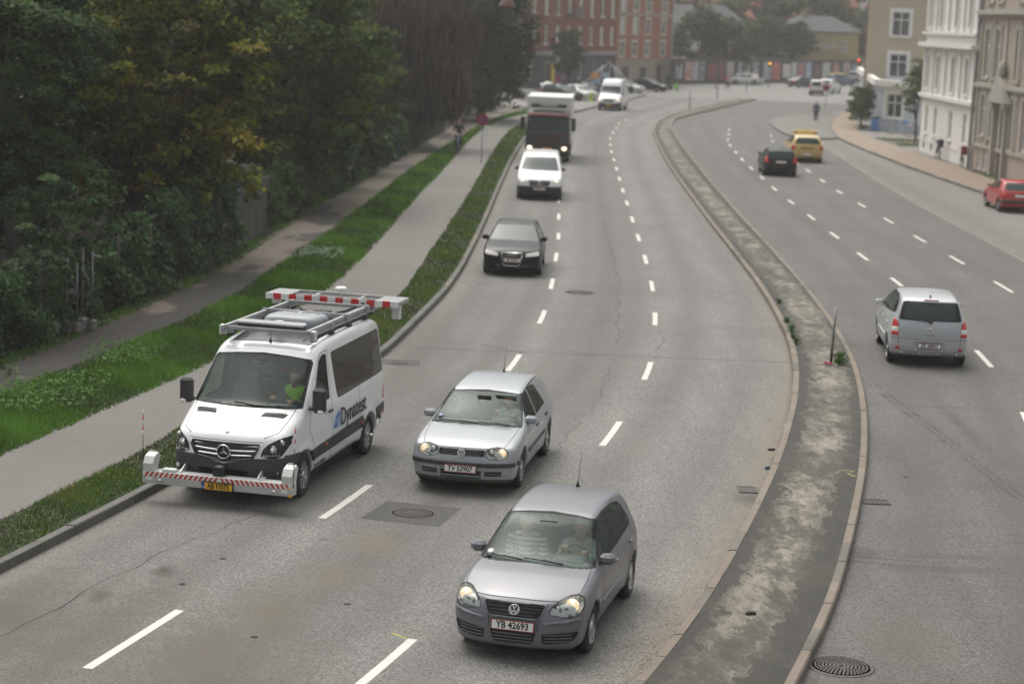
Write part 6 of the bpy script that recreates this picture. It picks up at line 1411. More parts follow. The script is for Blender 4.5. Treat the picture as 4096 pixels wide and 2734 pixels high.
# broad-leaved weeds in the bank
def weed_patch(label, x, y, r, s, m, n=220, h=.16):
    P = np.stack([x+np.clip(RNG.normal(size=n), -1.6, 1.6)*r*.5, y+np.clip(RNG.normal(size=n), -1.6, 1.6)*r*.9, .15+RNG.random(n)*h], 1); nn = unit(rdir(n)*.5+np.array([0, -.2, 1])); o = quads_mesh('weed_patch', leaf_quads(P, nn, s, .6, .15), m, None, RNG.random(n)); return tag(o, label, 'weeds', 'broad leaved weeds in the grass bank', 'stuff')
WM = leafmat('weed leaves', [(.035, .08, .014), (.06, .14, .026), (.11, .21, .045)])
weed_patch('large dock leaves in the grass bank beyond the van', -6.0, 60.2, .8, .22, leafmat('dock leaves', [(.05, .09, .04), (.09, .14, .07), (.16, .21, .13)]), 200)
weed_patch('low broad weeds in the near end of the grass bank', -9.0, 37.0, 1.3, .09, WM, 900); weed_patch('clover patch in the grass bank left of the van', -8.3, 41.5, .9, .07, WM, 800)
def flowers(label, f0, f1, ya, yb, n):
    b = MB()
    for k in range(n):
        y = ya+(yb-ya)*RNG.random(); x = float(f0(y))+(float(f1(y))-float(f0(y)))*RNG.random(); z = .20+.08*RNG.random(); r = .016
        b.lathe([(.001, .006), (r, 0), (.001, -.003)], (x, y, z), n=5)
    return tag(b.build('flowers', mat('yellow petals', (.75, .50, .02), .6)), label, 'flowers', kind='stuff')
flowers('yellow hawkweed flowers dotted in the verge', lambda y: cycR(y)+.1, lambda y: kerbL(y)-.3, 24, 62, 150); flowers('yellow flowers dotted in the grass bank', lambda y: footR(y)+.3, lambda y: cycL(y)-.2, 36, 66, 60)
n = 260; y = 40+22*RNG.random(n); P = np.stack([footL(y)+.1+RNG.random(n)**2*1.2, y, np.full(n, .13)], 1)
tag(quads_mesh('fallen_leaves', leaf_quads(P, unit(rdir(n)*.15+np.array([0, 0, 1])), .07, .6, .1), leafmat('fallen leaves', [(.12, .05, .015), (.2, .08, .02), (.28, .15, .04)]), None, RNG.random(n)), 'brown fallen leaves lying on the footpath by the ivy', 'leaves', kind='stuff')
# grit and litter in the gutter of the median
n = 4500; y = 22+36*RNG.random(n)**1.2; P = np.stack([medL(y)-.02-RNG.random(n)**2.8*.55, y, np.full(n, .006)], 1)
tag(quads_mesh('gutter_grit', leaf_quads(P, unit(rdir(n)*.1+np.array([0, 0, 1])), .022, .8, .1), leafmat('grit', [(.10, .08, .055), (.18, .14, .10), (.28, .22, .16)]), None, RNG.random(n)), 'brown grit and leaf scraps gathered along the median kerb', 'grit', kind='stuff')
# ---------------------------------------------------------------- buildings
def bricks(name, c, var=.25, mort=None):
    a = NT(name); P = a.map((1, 1, 1), rot=(math.pi/2, 0, 0)); t = a.n('TexBrick', {'Vector': P, 'Color1': c, 'Color2': tuple(x*.78 for x in c), 'Mortar': mort or tuple(x*1.25 for x in c), 'Scale': 4., 'Mortar Size': .012})
    n = a.noise(.6, 5, .65, a.map((1, 1, .35))); a.set(Base_Color=a.mix(a.math('MULTIPLY', n, var*2), t.outputs[0], tuple(x*.5 for x in c)), Roughness=.9); return a.m
def render_wall(name, c, var=.12):
    a = NT(name); n = a.noise(.5, 6, .65, a.map((1, 1, .3))); n2 = a.noise(7, 4); a.set(Base_Color=a.mix(a.math('MULTIPLY', n, var*3), a.mix(a.math('MULTIPLY', n2, var), c, tuple(x*.7 for x in c)), tuple(x*.6 for x in c)), Roughness=.9); return a.m
PANE = mat('window pane', (.055, .062, .065), .08, spec=.8); CURT = mat('curtained pane', (.52, .54, .53), .3); WF = mat('window frame white', (.66, .66, .63), .5)
def facade(root, L, z0, z1, ops, m, depth=9., y=0., x0=0., name='wall', side=True):
    """a wall with real openings along local x, facing -y; ops are (x0, x1, z0, z1)"""
    xs = sorted({round(v, 3) for o in ops for v in o[:2]} | {x0, x0+L}); zs = sorted({round(v, 3) for o in ops for v in o[2:4]} | {z0, z1}); b = MB()
    xs = [x for x in xs if x0 <= x <= x0+L]; zs = [z for z in zs if z0 <= z <= z1]
    for xa, xb in zip(xs[:-1], xs[1:]):
        for za, zb in zip(zs[:-1], zs[1:]):
            cx, cz = (xa+xb)/2, (za+zb)/2
            if any(o[0] < cx < o[1] and o[2] < cz < o[3] for o in ops): continue
            b.quad((xa, y, za), (xb, y, za), (xb, y, zb), (xa, y, zb))
    for o in ops:
        a_, c_, d_, e_ = o[:4]; q = y+.22
        b.quad((a_, y, d_), (c_, y, d_), (c_, q, d_), (a_, q, d_)); b.quad((a_, q, e_), (c_, q, e_), (c_, y, e_), (a_, y, e_)); b.quad((a_, y, d_), (a_, q, d_), (a_, q, e_), (a_, y, e_)); b.quad((c_, q, d_), (c_, y, d_), (c_, y, e_), (c_, q, e_))
    if side:
        b.quad((x0, y+depth, z0), (x0, y, z0), (x0, y, z1), (x0, y+depth, z1)); b.quad((x0+L, y, z0), (x0+L, y+depth, z0), (x0+L, y+depth, z1), (x0+L, y, z1)); b.quad((x0+L, y+depth, z0), (x0, y+depth, z0), (x0, y+depth, z1), (x0+L, y+depth, z1)); b.quad((x0, y, z1), (x0+L, y, z1), (x0+L, y+depth, z1), (x0, y+depth, z1))
    return b.build(name, m, root)
def window(root, o, y=0., cols=2, rows=2, fm=None, pm=None, trans=None, fw=.11, surround=None, sill=True, name='window'):
    a, c, d, e = o[:4]; q = y+.10; fm = fm or WF; b = MB(); 
    for (u0, u1, v0, v1) in ((a, c, d, d+fw), (a, c, e-fw, e), (a, a+fw, d+fw, e-fw), (c-fw, c, d+fw, e-fw)): b.box(((u0+u1)/2, q, (v0+v1)/2), (u1-u0, .08, v1-v0))
    for k in range(1, cols): x = a+(c-a)*k/cols; b.box((x, q-.005, (d+e)/2), (fw*.8, .075, e-d-2*fw))
    zz = [d+(e-d)*k/rows for k in range(1, rows)] if trans is None else [d+(e-d)*trans]
    for z in zz: b.box(((a+c)/2, q-.009, z), (c-a-2*fw, .06, fw*.8))
    w_ = b.build(name, fm, root); b = MB(); b.quad((a+fw*.5, q+.02, d+fw*.5), (c-fw*.5, q+.02, d+fw*.5), (c-fw*.5, q+.02, e-fw*.5), (a+fw*.5, q+.02, e-fw*.5)); b.build('pane', pm or PANE, w_)
    if surround or sill:
        b = MB(); m = surround or WF; t = .22
        if surround:
            for (u0, u1, v0, v1) in ((a-t, c+t, e, e+t*1.2), (a-t, a, d, e), (c, c+t, d, e)): b.box(((u0+u1)/2, y-.03, (v0+v1)/2), (u1-u0, .07, v1-v0))
        b.box(((a+c)/2, y-.05, d-.07), (c-a+.3, .14, .12)); b.build('window_surround' if surround else 'sill', m, w_)
    return w_
def band(root, L, z, h, d, m, x0=0., y=0., name='cornice'): 
    b = MB(); b.box((x0+L/2, y-d/2+.02, z+h/2), (L+d, d+.04, h)); b.box((x0+L/2, y-d/4, z-h*.3), (L+d*.4, d/2, h*.6)); return b.build(name, m, root)
def gable_roof(root, L, D, z, h, m, over=.4, name='roof', x0=0., hip=False):
    b = MB(); o = over; a = D*.35 if hip else 0
    V = [(x0-o, -o, z), (x0+L+o, -o, z), (x0+L+o, D+o, z), (x0-o, D+o, z), (x0-o+a, D/2, z+h), (x0+L+o-a, D/2, z+h)]; V += [(x, y, zz-.18) for x, y, zz in V[:4]]
    b.add(V, [(0, 1, 5, 4), (2, 3, 4, 5), (1, 2, 5), (3, 0, 4), (6, 7, 1, 0), (7, 8, 2, 1), (8, 9, 3, 2), (9, 6, 0, 3), (9, 8, 7, 6)]); return b.build(name, m, root)
def bldg(name, label, p0, p1, group=None):
    d = math.atan2(p1[1]-p0[1], p1[0]-p0[0]); return thing(name, label, 'building', (*p0, 0), d, group), math.hypot(p1[0]-p0[0], p1[1]-p0[1])
SLATE = render_wall('slate roof', (.10, .105, .11), .2); TILE = render_wall('red tile roof', (.28, .10, .055), .25)
# long dark red block with dark shopfronts
DKB = bricks('dark red brick', (.24, .075, .05)); ORB = bricks('orange red brick', (.36, .12, .06)); SHOP = render_wall('dark grey shop wall', (.075, .07, .085)); BAND = render_wall('pale band', (.36, .34, .33))
t, L = bldg('brick_block', 'long dark red brick block with dark grey shopfronts behind the parked cars', (-3.6, 203.5), (10.9, 237.0))
n = 11; ops = []; gl = []
for f in range(3):
    z = 4.75+3.2*f
    for k in range(n):
        x = 1.6+(L-3)*k/(n-1); ops.append((x-.5, x+.5, z, z+2.0))
for k in range(8): x = 2.2+(L-4.2)*k/7; gl.append((x-.7, x+.7, .9 if k % 3 else .1, 2.8))
facade(t, L, 3.95, 16, ops, DKB); facade(t, L, 0, 3.7, gl, SHOP, name='shopfront'); band(t, L, 3.68, .28, .22, BAND)
for i, o in enumerate(ops): window(t, o, cols=2, trans=.66, pm=CURT if i % 4 else PANE)
for i, o in enumerate(gl): window(t, o, cols=1, rows=1, fm=WF if i % 2 else mat('grey frame', (.2, .2, .2), .5), pm=CURT if i in (0, 2) else PANE, sill=False, name='shop_window')
b = MB(); b.box((1.8, -.02, 9.9), (4.2, .08, 11.7)); b.build('orange_bay', ORB, t)
for x, z in ((5.2, 7.4), (22, 8.0), (12, 11)): b = MB(); b.box((x, -.55, z), (2.6, 1.1, .18)); b.box((x, -.45, z-.2), (2.0, .8, .25)); b.box((x, -1.08, z+.5), (2.6, .05, .9)); b.build('balcony', render_wall('balcony stone', (.16, .12, .10)), t)
for x, c in ((17.0, (.62, .45, .06)), (5.6, (.5, .38, .05))): b = MB(); b.box((x, -.16, 1.6), (1.0 if x > 10 else .5, .06, 2.2 if x > 10 else 1.0)); b.build('banner', mat('yellow banner %d' % x, c, .6), t)
b = MB(); b.mat(0).box((21.0, -.2, 3.05), (6.2, .16, .75)); b.mat(1).box((19.2, -.3, 3.1), (.5, .05, .5)); b.mat(2).box((5.7, -.15, 2.9), (1.5, .1, 1.1)); b.build('shop_sign', [mat('shop sign white', (.5, .5, .5), .5), mat('sign green', (.08, .42, .10), .5), WHITEP], t)
gable_roof(t, L, 9, 16, 3, TILE)
# corner building
RB = bricks('warm red brick', (.36, .13, .08)); BGE = render_wall('beige ground floor', (.36, .31, .25)); CREAM = mat('cream surround', (.50, .46, .38), .8)
t, L = bldg('corner_house', 'red brick corner house with cream framed windows and a beige ground floor', (10.95, 237.1), (18.75, 254.8)); ops = []
for f in range(4):
    z = 3.35+2.72*f
    for x in (1.9, 6.2, 10.6, 16.2): ops.append((x-.85, x+.85, z-.05, z+1.8))
g = [(2.2, 4.8, .2, 2.1), (8.3, 10.6, .1, 2.0), (14.3, 16.2, .1, 2.2)]
facade(t, L, 3.0, 14, ops, RB); facade(t, L, 0, 2.8, g, BGE, name='ground_floor'); 
for z in (2.78, 8.35, 11.0): band(t, L, z, .22, .18, BGE)
for i, o in enumerate(ops): window(t, o, cols=2, trans=.62, surround=CREAM, pm=CURT if i in (4, 5, 8) else PANE)
for o in g: b = MB(); b.quad((o[0], .2, o[2]), (o[1], .2, o[2]), (o[1], .2, o[3]), (o[0], .2, o[3])); b.build('doorway', mat('dark doorway', (.05, .05, .055), .4), t)
b = MB(); b.tube([(L+.05, -.1, 0), (L+.05, -.1, 13.8)], .16, 8); b.build('downpipe', mat('zinc pipe', (.42, .43, .44), .5, .3), t); gable_roof(t, L, 9, 14, 3, SLATE)
# poster wall with its posters, every poster a part
t, L = bldg('poster_wall', 'long low dark wall covered with posters beyond the junction', (18.9, 250.0), (56.0, 306.0)); b = MB(); b.box((L/2, .15, 1.5), (L, .3, 3.0)); b.build('wall', mat('dark boards', (.06, .06, .065), .8, var=.3), t); b = MB(); b.box((L/2, .1, 3.08), (L, .5, .16)); b.build('coping', mat('coping', (.09, .09, .08), .8), t)
PC = [(.45, .45, .47), (.50, .09, .06), (.40, .40, .42), (.07, .07, .08), (.30, .05, .06), (.33, .05, .07), (.55, .55, .54), (.25, .35, .50), (.5, .5, .5), (.10, .08, .08), (.42, .43, .43), (.55, .12, .12), (.58, .56, .5), (.5, .51, .53), (.35, .12, .12), (.5, .5, .5), (.12, .10, .10), (.4, .42, .45), (.32, .1, .1), (.52, .53, .55), (.2, .35, .55), (.5, .48, .45)]
x = .6; rg = random.Random(3)
for k, c in enumerate(PC):
    w_ = 1.3+rg.random()*1.5
    if x+w_ > L: break
    a = NT('poster %d' % k); c2 = PC[(k*7+3) % len(PC)]; v = a.noise(1.1+rg.random(), 2, .5, a.map((1, 1, 1), loc=(k*11., 0, k)), 1.0)
    a.set(Base_Color=a.ramp(v, [(.42, c), (.5, tuple((p+q)/2 for p, q in zip(c, c2))), (.60, c2 if k % 2 else c)]), Roughness=.6)
    b = MB(); b.box((x+w_/2, -.02, 1.6), (w_-.12, .03, 2.4 if k % 4 else 1.9)); b.build('poster', a.m, t); x += w_+(.7 if k % 3 else 1.6)*rg.random()
# houses and trees beyond the poster wall
OCH = render_wall('ochre plaster', (.30, .22, .13)); PK = render_wall('pinkish plaster', (.34, .25, .19)); YL = render_wall('yellow plaster', (.38, .31, .17))
def house(label, p0, p1, D, z1, rh, wm, rm, nx=4, nf=2, group='houses beyond the poster wall', hip=False, chim=True):
    t, L = bldg('house', label, p0, p1, group); ops = []
    for f in range(nf):
        for k in range(nx): x = L*(k+.5)/nx; z = 1.0+f*(z1-.6)/nf; ops.append((x-.5, x+.5, z, z+1.5))
    w_ = facade(t, L, 0, z1, ops, wm, D)
    for o in ops: window(t, o, sill=False)
    r = gable_roof(t, L, D, z1, rh, rm, hip=hip)
    if chim: b = MB(); b.box((L*.3, D*.5, z1+rh+.4), (.8, .6, 1.6)); b.build('chimney', OCH, r)
    return t
house('pale gabled house end beside the red corner house', (20.4, 283), (24.6, 284), 8, 7.6, 2.6, render_wall('white plaster', (.55, .55, .54)), SLATE, 2)
house('ochre house with a long grey mansard roof above the poster wall', (24, 285), (32.6, 287), 9, 6.9, 3.4, OCH, SLATE, 4, hip=True)
t = house('low yellow building with large pale lettering near the tree trunk', (40.2, 292), (49.5, 296), 8, 7.2, 2.2, YL, SLATE, 2, hip=True)
b = MB(); rg = random.Random(5)
for k in range(7):
    x = 1.2+k*.78; z = 5.0; c = (x, -.05, z)
    pts = [(x+.3*math.cos(q+k)*(.7+.3*rg.random()), -.06, z+.42*math.sin(q+k*2)) for q in np.linspace(0, 4.4, 7)]; b.tube(pts, .09, 5)
b.build('wall_graffiti', mat('pale spray paint', (.62, .64, .68), .6), t)
b = MB(); b.box((6, -.1, 1.8), (4.0, .1, 2.2)); b.build('blue_poster', mat('blue white poster', (.35, .45, .62), .6, var=.5, vs=1.2), t)
HS = [(28, 330, 5, 9.5), (36, 345, 5, 10.5), (45, 335, 5, 8.2), (52, 350, 6, 11.5), (60, 340, 6, 10), (40, 360, 6, 13), (33, 318, 4, 7.6)]
for k, (x, y, w_, z) in enumerate(HS): house('red roofed hillside house '+['nearest the mansard roof', 'left of the tall trunk', 'right of the tall trunk', 'highest on the slope', 'far right on the slope', 'in the middle of the slope', 'lowest on the slope'][k], (x, y), (x+w_, y+1.5), 7, z, 2.6, PK if k % 2 else YL, TILE, 3, 3)
b = MB(); V = []; nx_, ny_ = 24, 10
for j in range(ny_+1):
    for i in range(nx_+1): x = -40+i*8; y = 300+j*16; V.append((x, y, -.5+8.5*min(1, j/4)**1.3*(1+.15*math.sin(x*.09+j))))
b.add(V, [(j*(nx_+1)+i, j*(nx_+1)+i+1, (j+1)*(nx_+1)+i+1, (j+1)*(nx_+1)+i) for j in range(ny_) for i in range(nx_)], True); tag(b.build('hill', MOSS), kind='structure')
GF = leafmat('far leaves', [(.025, .04, .018), (.05, .08, .03), (.09, .13, .045)]); GF2 = leafmat('far yellow leaves', [(.04, .05, .02), (.08, .095, .03), (.14, .15, .05)])
FT = [(23.2, 262, 5.4, 3.9, GF, 'dark broad tree in front of the mansard house'), (28.2, 266, 4.6, 3.2, GF, 'smaller dark tree touching the poster wall'), (35.0, 288, 5.5, 3.4, GF, 'green tree right of the mansard house'), (38.6, 290, 7.0, 3.0, GF, 'tall tree with a thick bare trunk by the lettered building'), (31, 300, 7, 3.0, GF2, 'yellow green tree behind the mansard roof'), (46, 312, 9, 3.4, GF, 'tree behind the lettered building'), (53, 308, 7, 3.2, GF, 'tree at the right end of the poster wall'),
      (27, 325, 11, 3.6, GF2, 'tall tree on the slope behind the gabled house'), (38, 330, 12, 3.8, GF, 'tall tree at the middle of the slope'), (50, 332, 12, 3.8, GF2, 'tall tree on the slope above the lettered building'), (62, 330, 12, 4, GF, 'tall tree at the right of the slope'), (20, 330, 12, 4, GF, 'tree on the slope behind the corner house'), (33, 350, 15, 4.4, GF, 'tree high on the slope at the left'), (46, 355, 16, 4.4, GF2, 'tree high on the slope at the centre'), (58, 360, 16, 4.6, GF, 'tree high on the slope at the right'), (72, 345, 14, 4.6, GF, 'tree far up the slope behind the yellowish block'), (70, 310, 9, 4, GF2, 'tree behind the annex beyond the junction')]
for x, y, z, r, m_, lb in FT: tree('far_tree', lb, 'tree', [], (x, y, .0 if y < 300 else 3.0), m_, .42, 1.1, ((x, y, z), (r, r, min(z*.6, r*1.3)), 20, r*.45), .35 if 'trunk' in lb else .25, 'hazy trees beyond the junction')
# ---- right-hand side of the road
WST = render_wall('white stucco', (.78, .76, .72), .08); WG = mat('white frame warm', (.6, .59, .56), .6); DW = mat('recessed dark window', (.10, .105, .105), .15)
t, L = bldg('white_house', 'white stuccoed town house with deep cornices and tall narrow windows', (25.6, 127.2), (25.5, 112.0)); ops = []
for x in (1.6, 4.4, 9.0, 12.8): ops.append((x-.42, x+.42, 1.35, 3.05))
for x in (1.2, 4.3, 8.8, 12.6): ops += [(x-.42, x+.42, 4.15, 6.2), (x-.42, x+.42, 7.95, 10.4), (x-.42, x+.42, 11.5, 13.2)]
ops += [(1.0, 1.8, .35, .75), (3.4, 4.2, .35, .75)]
facade(t, L, 0, 14.5, ops, WST, 12)
for o in ops[:4]: window(t, o, cols=2, trans=.65, fm=WG, pm=DW)
for o in ops[4:-2]: window(t, o, cols=2, trans=.65, fm=WG, pm=DW, surround=WST)
for o in ops[-2:]: b = MB(); b.quad((o[0], .15, o[2]), (o[1], .15, o[2]), (o[1], .15, o[3]), (o[0], .15, o[3])); b.build('cellar_window', DW, t)
for z, h, d in ((3.6, .22, .28), (6.75, .25, .5), (7.5, .16, .3), (10.9, .2, .3), (14.3, .3, .6)): band(t, L, z, h, d, WST)
for x in (.1, 2.8, 6.5, 10.8, L-.35):
    b = MB(); b.box((x+.15, -.06, 5.2), (.32, .14, 3.0)); b.box((x+.15, -.09, 6.5), (.44, .2, .3)); b.box((x+.15, -.06, 9.3), (.32, .14, 3.1)); b.build('pilaster', WST, t)
for k in range(9): z = .95+k*.3; b = MB(); b.box((L/2, -.012, z), (L, .03, .24)) if not 1.2 < z < 3.2 else b.box((6.65, -.012, z), (3.4, .03, .24)); b.build('rusticated_course', WST, t)
b = MB(); b.tube([(L+.1, -.15, 0), (L+.1, -.15, 14)], .09, 8); b.build('downpipe', mat('zinc pipe'), t); gable_roof(t, L, 12, 14.6, 3, SLATE)
BGB = bricks('beige and red brick', (.52, .43, .36), .3, (.42, .38, .32)); ST = render_wall('weathered sandstone', (.50, .47, .41), .3); STD = render_wall('dark sandstone', (.14, .13, .12), .3)
t, L = bldg('ornate_house', 'ornate sandstone and brick town house with a dark carved doorway', (25.55, 111.8), (26.2, 88.0)); ops = []
for x in (1.6, 3.7, 7.8, 9.9, 13, 15, 19, 21): ops += [(x-.5, x+.5, 2.1 if x < 4 else 1.7, 4.3), (x-.5, x+.5, 5.3, 7.9), (x-.5, x+.5, 9.4, 11.8)]
ops += [(1.0, 1.7, .2, 1.3), (2.2, 2.9, .2, 1.3), (3.3, 4.0, .2, 1.3), (5.1, 6.4, 0.02, 3.4), (16.8, 18.0, .02, 2.6)]
facade(t, L, 0, 14.5, ops, BGB, 12)
for o in ops[:-2]: window(t, o, cols=2, trans=.66, pm=PANE, fm=WF, surround=ST if o[2] > 1.4 else None, sill=o[2] > 1.4)
for o in ops[-2:]: b = MB(); b.quad((o[0], .2, o[2]), (o[1], .2, o[2]), (o[1], .2, o[3]), (o[0], .2, o[3])); b.box((o[0]+.08, .12, 1.6), (.12, .1, 3)); b.box((o[1]-.08, .12, 1.6), (.12, .1, 3)); b.build('door', STD, t)
for z, h, d in ((1.45, .14, .12), (4.75, .22, .25), (8.7, .25, .35), (12.4, .25, .3), (14.3, .3, .6)): band(t, L, z, h, d, ST)
for x in (4.6, 6.9): b = MB(); b.box((x, -.14, 1.9), (.30, .3, 3.8)); b.box((x, -.2, 3.9), (.5, .45, .3)); b.build('portal_column', ST, t)
b = MB(); b.prism([(4.2, 4.05), (7.3, 4.05), (6.6, 4.9), (5.75, 5.5), (4.9, 4.9)], -.5, .0); b.ball((5.75, -.25, 5.8), (.3, .2, .5)); b.build('portal_pediment', ST, t)
for k in range(10): x = .2+k*2.6; b = MB(); b.box((x, -.04, 6.6), (.35, .1, 3.6)); b.box((x, -.04, 3.1), (.35, .1, 3.0)); b.build('pilaster', ST, t) if x < L else None
gable_roof(t, L, 12, 14.6, 3, SLATE)
# annex and the yellowish block behind
AW = render_wall('blue white stucco', (.56, .60, .66), .1)
t, L = bldg('annex', 'low bluish white corner annex with a deep white cornice', (27.1, 151.2), (31.5, 146.5)); o = (.75, 2.2, 1.15, 2.95)
facade(t, L, 0, 3.6, [o], AW, 8, side=False); window(t, o, cols=2, trans=.62, surround=WST); band(t, L, 3.5, .42, .4, WST)
th = t.rotation_euler.z; P0 = Vector((27.1, 151.2)); P1 = Vector((33.7, 199.0)); dv = P1-P0; q = Matrix.Rotation(-th, 2); e = q @ dv
b = MB(); b.quad((e.x, e.y, 0), (0, 0, 0), (0, 0, 3.6), (e.x, e.y, 3.6)); r_ = q @ Vector((40-27.1, 190-151.2)); b.quad((L, 0, 0), (r_.x, r_.y, 0), (r_.x, r_.y, 3.6), (L, 0, 3.6)); b.quad((0, 0, 3.6), (L, 0, 3.6), (r_.x, r_.y, 3.6), (e.x, e.y, 3.6)); b.build('side_wall', AW, t)
nn = Vector((-e.y, e.x)).normalized()*.4; b = MB(); V = [(0+s*nn.x, s*nn.y, z) for z in (3.45, 3.95) for s in (1, -.2)]+[(e.x+s*nn.x, e.y+s*nn.y, z) for z in (3.45, 3.95) for s in (1, -.2)]; b.add(V, [(0, 2, 6, 4), (2, 3, 7, 6), (0, 4, 5, 1), (1, 5, 7, 3), (0, 1, 3, 2), (4, 6, 7, 5)]); b.build('side_cornice', WST, t)
YB = bricks('yellow brick', (.52, .45, .33), .2)
t, L = bldg('yellow_brick_block', 'tall yellowish brick block with white windows behind the low annex', (28.9, 168.2), (37.5, 166.8)); ops = [(1.9, 3.4, 3.75, 5.75), (1.9, 3.4, 7.2, 9.25), (1.9, 3.4, 10.7, 12.7), (6.0, 7.4, 3.75, 5.75), (6.0, 7.4, 7.2, 9.25), (6.0, 7.4, 10.7, 12.7)]
facade(t, L, 0, 15, ops, YB, 14); 
for o in ops: window(t, o, cols=2, trans=.66, surround=WST)
b = MB(); b.box((-.04, 6, 7.5), (.1, 5, 13)); b.build('red_brick_panel', bricks('brown brick', (.24, .15, .12)), t); gable_roof(t, L, 14, 15, 3, SLATE)
# grey backdrop wood behind the right-hand houses is left out: the houses close the view
tree('street_tree', 'slim green street tree in front of the dark red brick block', 'tree', [], (4.95, 213.0, 0), leafmat('street tree leaves', [(.015, .035, .008), (.035, .075, .014), (.07, .12, .025)]), .30, 1.6, ((4.9, 213, 4.0), (1.3, 1.3, 2.1), 26, .8), .12)
tree('birch_tree', 'thin light green tree between the annex and the white house', 'tree', [(26.9, 137, 4.6, .7), (26.7, 136.6, 3.7, 1.0), (26.9, 136.8, 3.2, .9), (27.6, 137, 4.6, .9), (27.2, 137.2, 3.0, .6), (26.6, 136.8, 2.5, .5), (27.6, 137.5, 4.0, .7), (27.2, 137, 5.4, .6)], (27.3, 137.2, .1), leafmat('birch leaves', [(.04, .06, .02), (.08, .12, .04), (.13, .17, .06)]), .18, .8, None, .08)
tree('laurel_bush', 'dark round bush against the side of the annex', 'bush', [(26.1, 151.0, .9, .9), (26.1, 151.4, 2.0, .8), (26.3, 153.5, 1.4, 1.1), (26.3, 153.8, 2.5, .9), (26.5, 156, 1.6, 1.1), (26.6, 156.4, 2.7, .9), (27.1, 159, 1.5, 1.1), (27.1, 159, 2.5, .8)], (26.3, 154, .1), leafmat('laurel leaves', [(.03, .045, .02), (.06, .08, .035), (.09, .12, .05)]), .2, 1.0, None, .08)
for x0_, x1_, ya, yb in ((25.0, 28.4, 136.2, 137.6), (25.0, 27.6, 130.8, 132.4), (24.9, 25.7, 99, 111)):
    blades('grass_patch', 'small grass patch beside the right hand houses', lambda y: np.full(np.shape(y), x0_) if np.ndim(y) else x0_, lambda y: np.full(np.shape(y), x1_) if np.ndim(y) else x1_, ya, yb, 350, .10, .03, GV, .12)
# ---------------------------------------------------------------- people
def blob_field(parts, k):
    def f(X, Y, Z):
        d = None
        for (a, b_, ra, rb, kk) in parts:
            a = np.array(a, float); e = np.array(b_, float)-a; L = max(e@e, 1e-9); t = np.clip(((X-a[0])*e[0]+(Y-a[1])*e[1]+(Z-a[2])*e[2])/L, 0, 1)
            q = np.sqrt((X-a[0]-t*e[0])**2+(Y-a[1]-t*e[1])**2+(Z-a[2]-t*e[2])**2)-(ra+(rb-ra)*t); d = q if d is None else smin(d, q, kk or k)
        return d
    return f
def blob_mesh(name, parts, h, m, parent, k=.035):
    P = np.array([p[0] for p in parts]+[p[1] for p in parts], float); r = max(max(p[2], p[3]) for p in parts)+.03
    f = blob_field(parts, k); V, Q = surface_nets(f, P.min(0)-r, P.max(0)+r, h); V = snap(f, V, 2, .003)
    return link_mesh(name, V, Q, m, parent, normals=unit(grad(f, V, .004)))
SKIN = mat('skin', (.42, .22, .15), .55, var=.06)
def mixp(a, b, t): return tuple(np.array(a)*(1-t)+np.array(b)*t)
def hand_parts(wr, d, palm, r=1.0):
    """palm and five fingers, bent towards palm direction; d = pointing direction"""
    wr = np.array(wr, float); d = np.array(d, float); d /= np.linalg.norm(d); p = np.array(palm, float); p -= d*(p@d); p /= np.linalg.norm(p); s = np.cross(d, p)
    out = [(wr, wr+d*.035, .026*r, .030*r, None)]
    for k, (o, L) in enumerate(((-.030, .062), (-.011, .074), (.010, .070), (.028, .055))):
        a = wr+d*.045+s*o*.75; b = wr+d*.085+s*o; c = b+(d*.55+p*.83)*L*.55; e = c+(-d*.25+p*.95)*L*.45
        out += [(a, b, .015*r, .0105*r, .012), (b, c, .0105*r, .0095*r, .006), (c, e, .0095*r, .008*r, .006)]
    a = wr+d*.02-s*.025; b = a+(d*.5-s*.7+p*.4)*.045; c = b+(d*.6+p*.7-s*.1)*.035; out += [(a, b, .016*r, .012*r, .012), (b, c, .012*r, .009*r, .006)]
    return out
def head_parts(c, face, r=1.0):
    c = np.array(c, float); f = np.array(face, float); f /= np.linalg.norm(f); u = np.array([0, 0, 1.]); s = np.cross(u, f)
    P = lambda a, b, z: tuple(c+f*a*r+s*b*r+u*z*r)
    return [(P(-.02, 0, .03), P(.01, 0, .025), .088*r, .082*r, None), (P(.03, 0, -.03), P(.05, 0, -.075), .062*r, .038*r, None), (P(.085, 0, .015), P(.108, 0, -.022), .008*r, .014*r, .015),
            (P(.0, .082, -.0), P(-.01, .086, -.035), .016*r, .011*r, .008), (P(.0, -.082, -.0), P(-.01, -.086, -.035), .016*r, .011*r, .008), (P(.082, .022, -.055), P(.082, -.022, -.055), .012*r, .012*r, .012),
            (P(.074, .035, .038), P(.082, .012, .034), .010, .010, .012), (P(.074, -.035, .038), P(.082, -.012, .034), .010, .010, .012), (P(-.02, 0, -.05), P(-.035, 0, -.16), .055*r, .058*r, None)], P
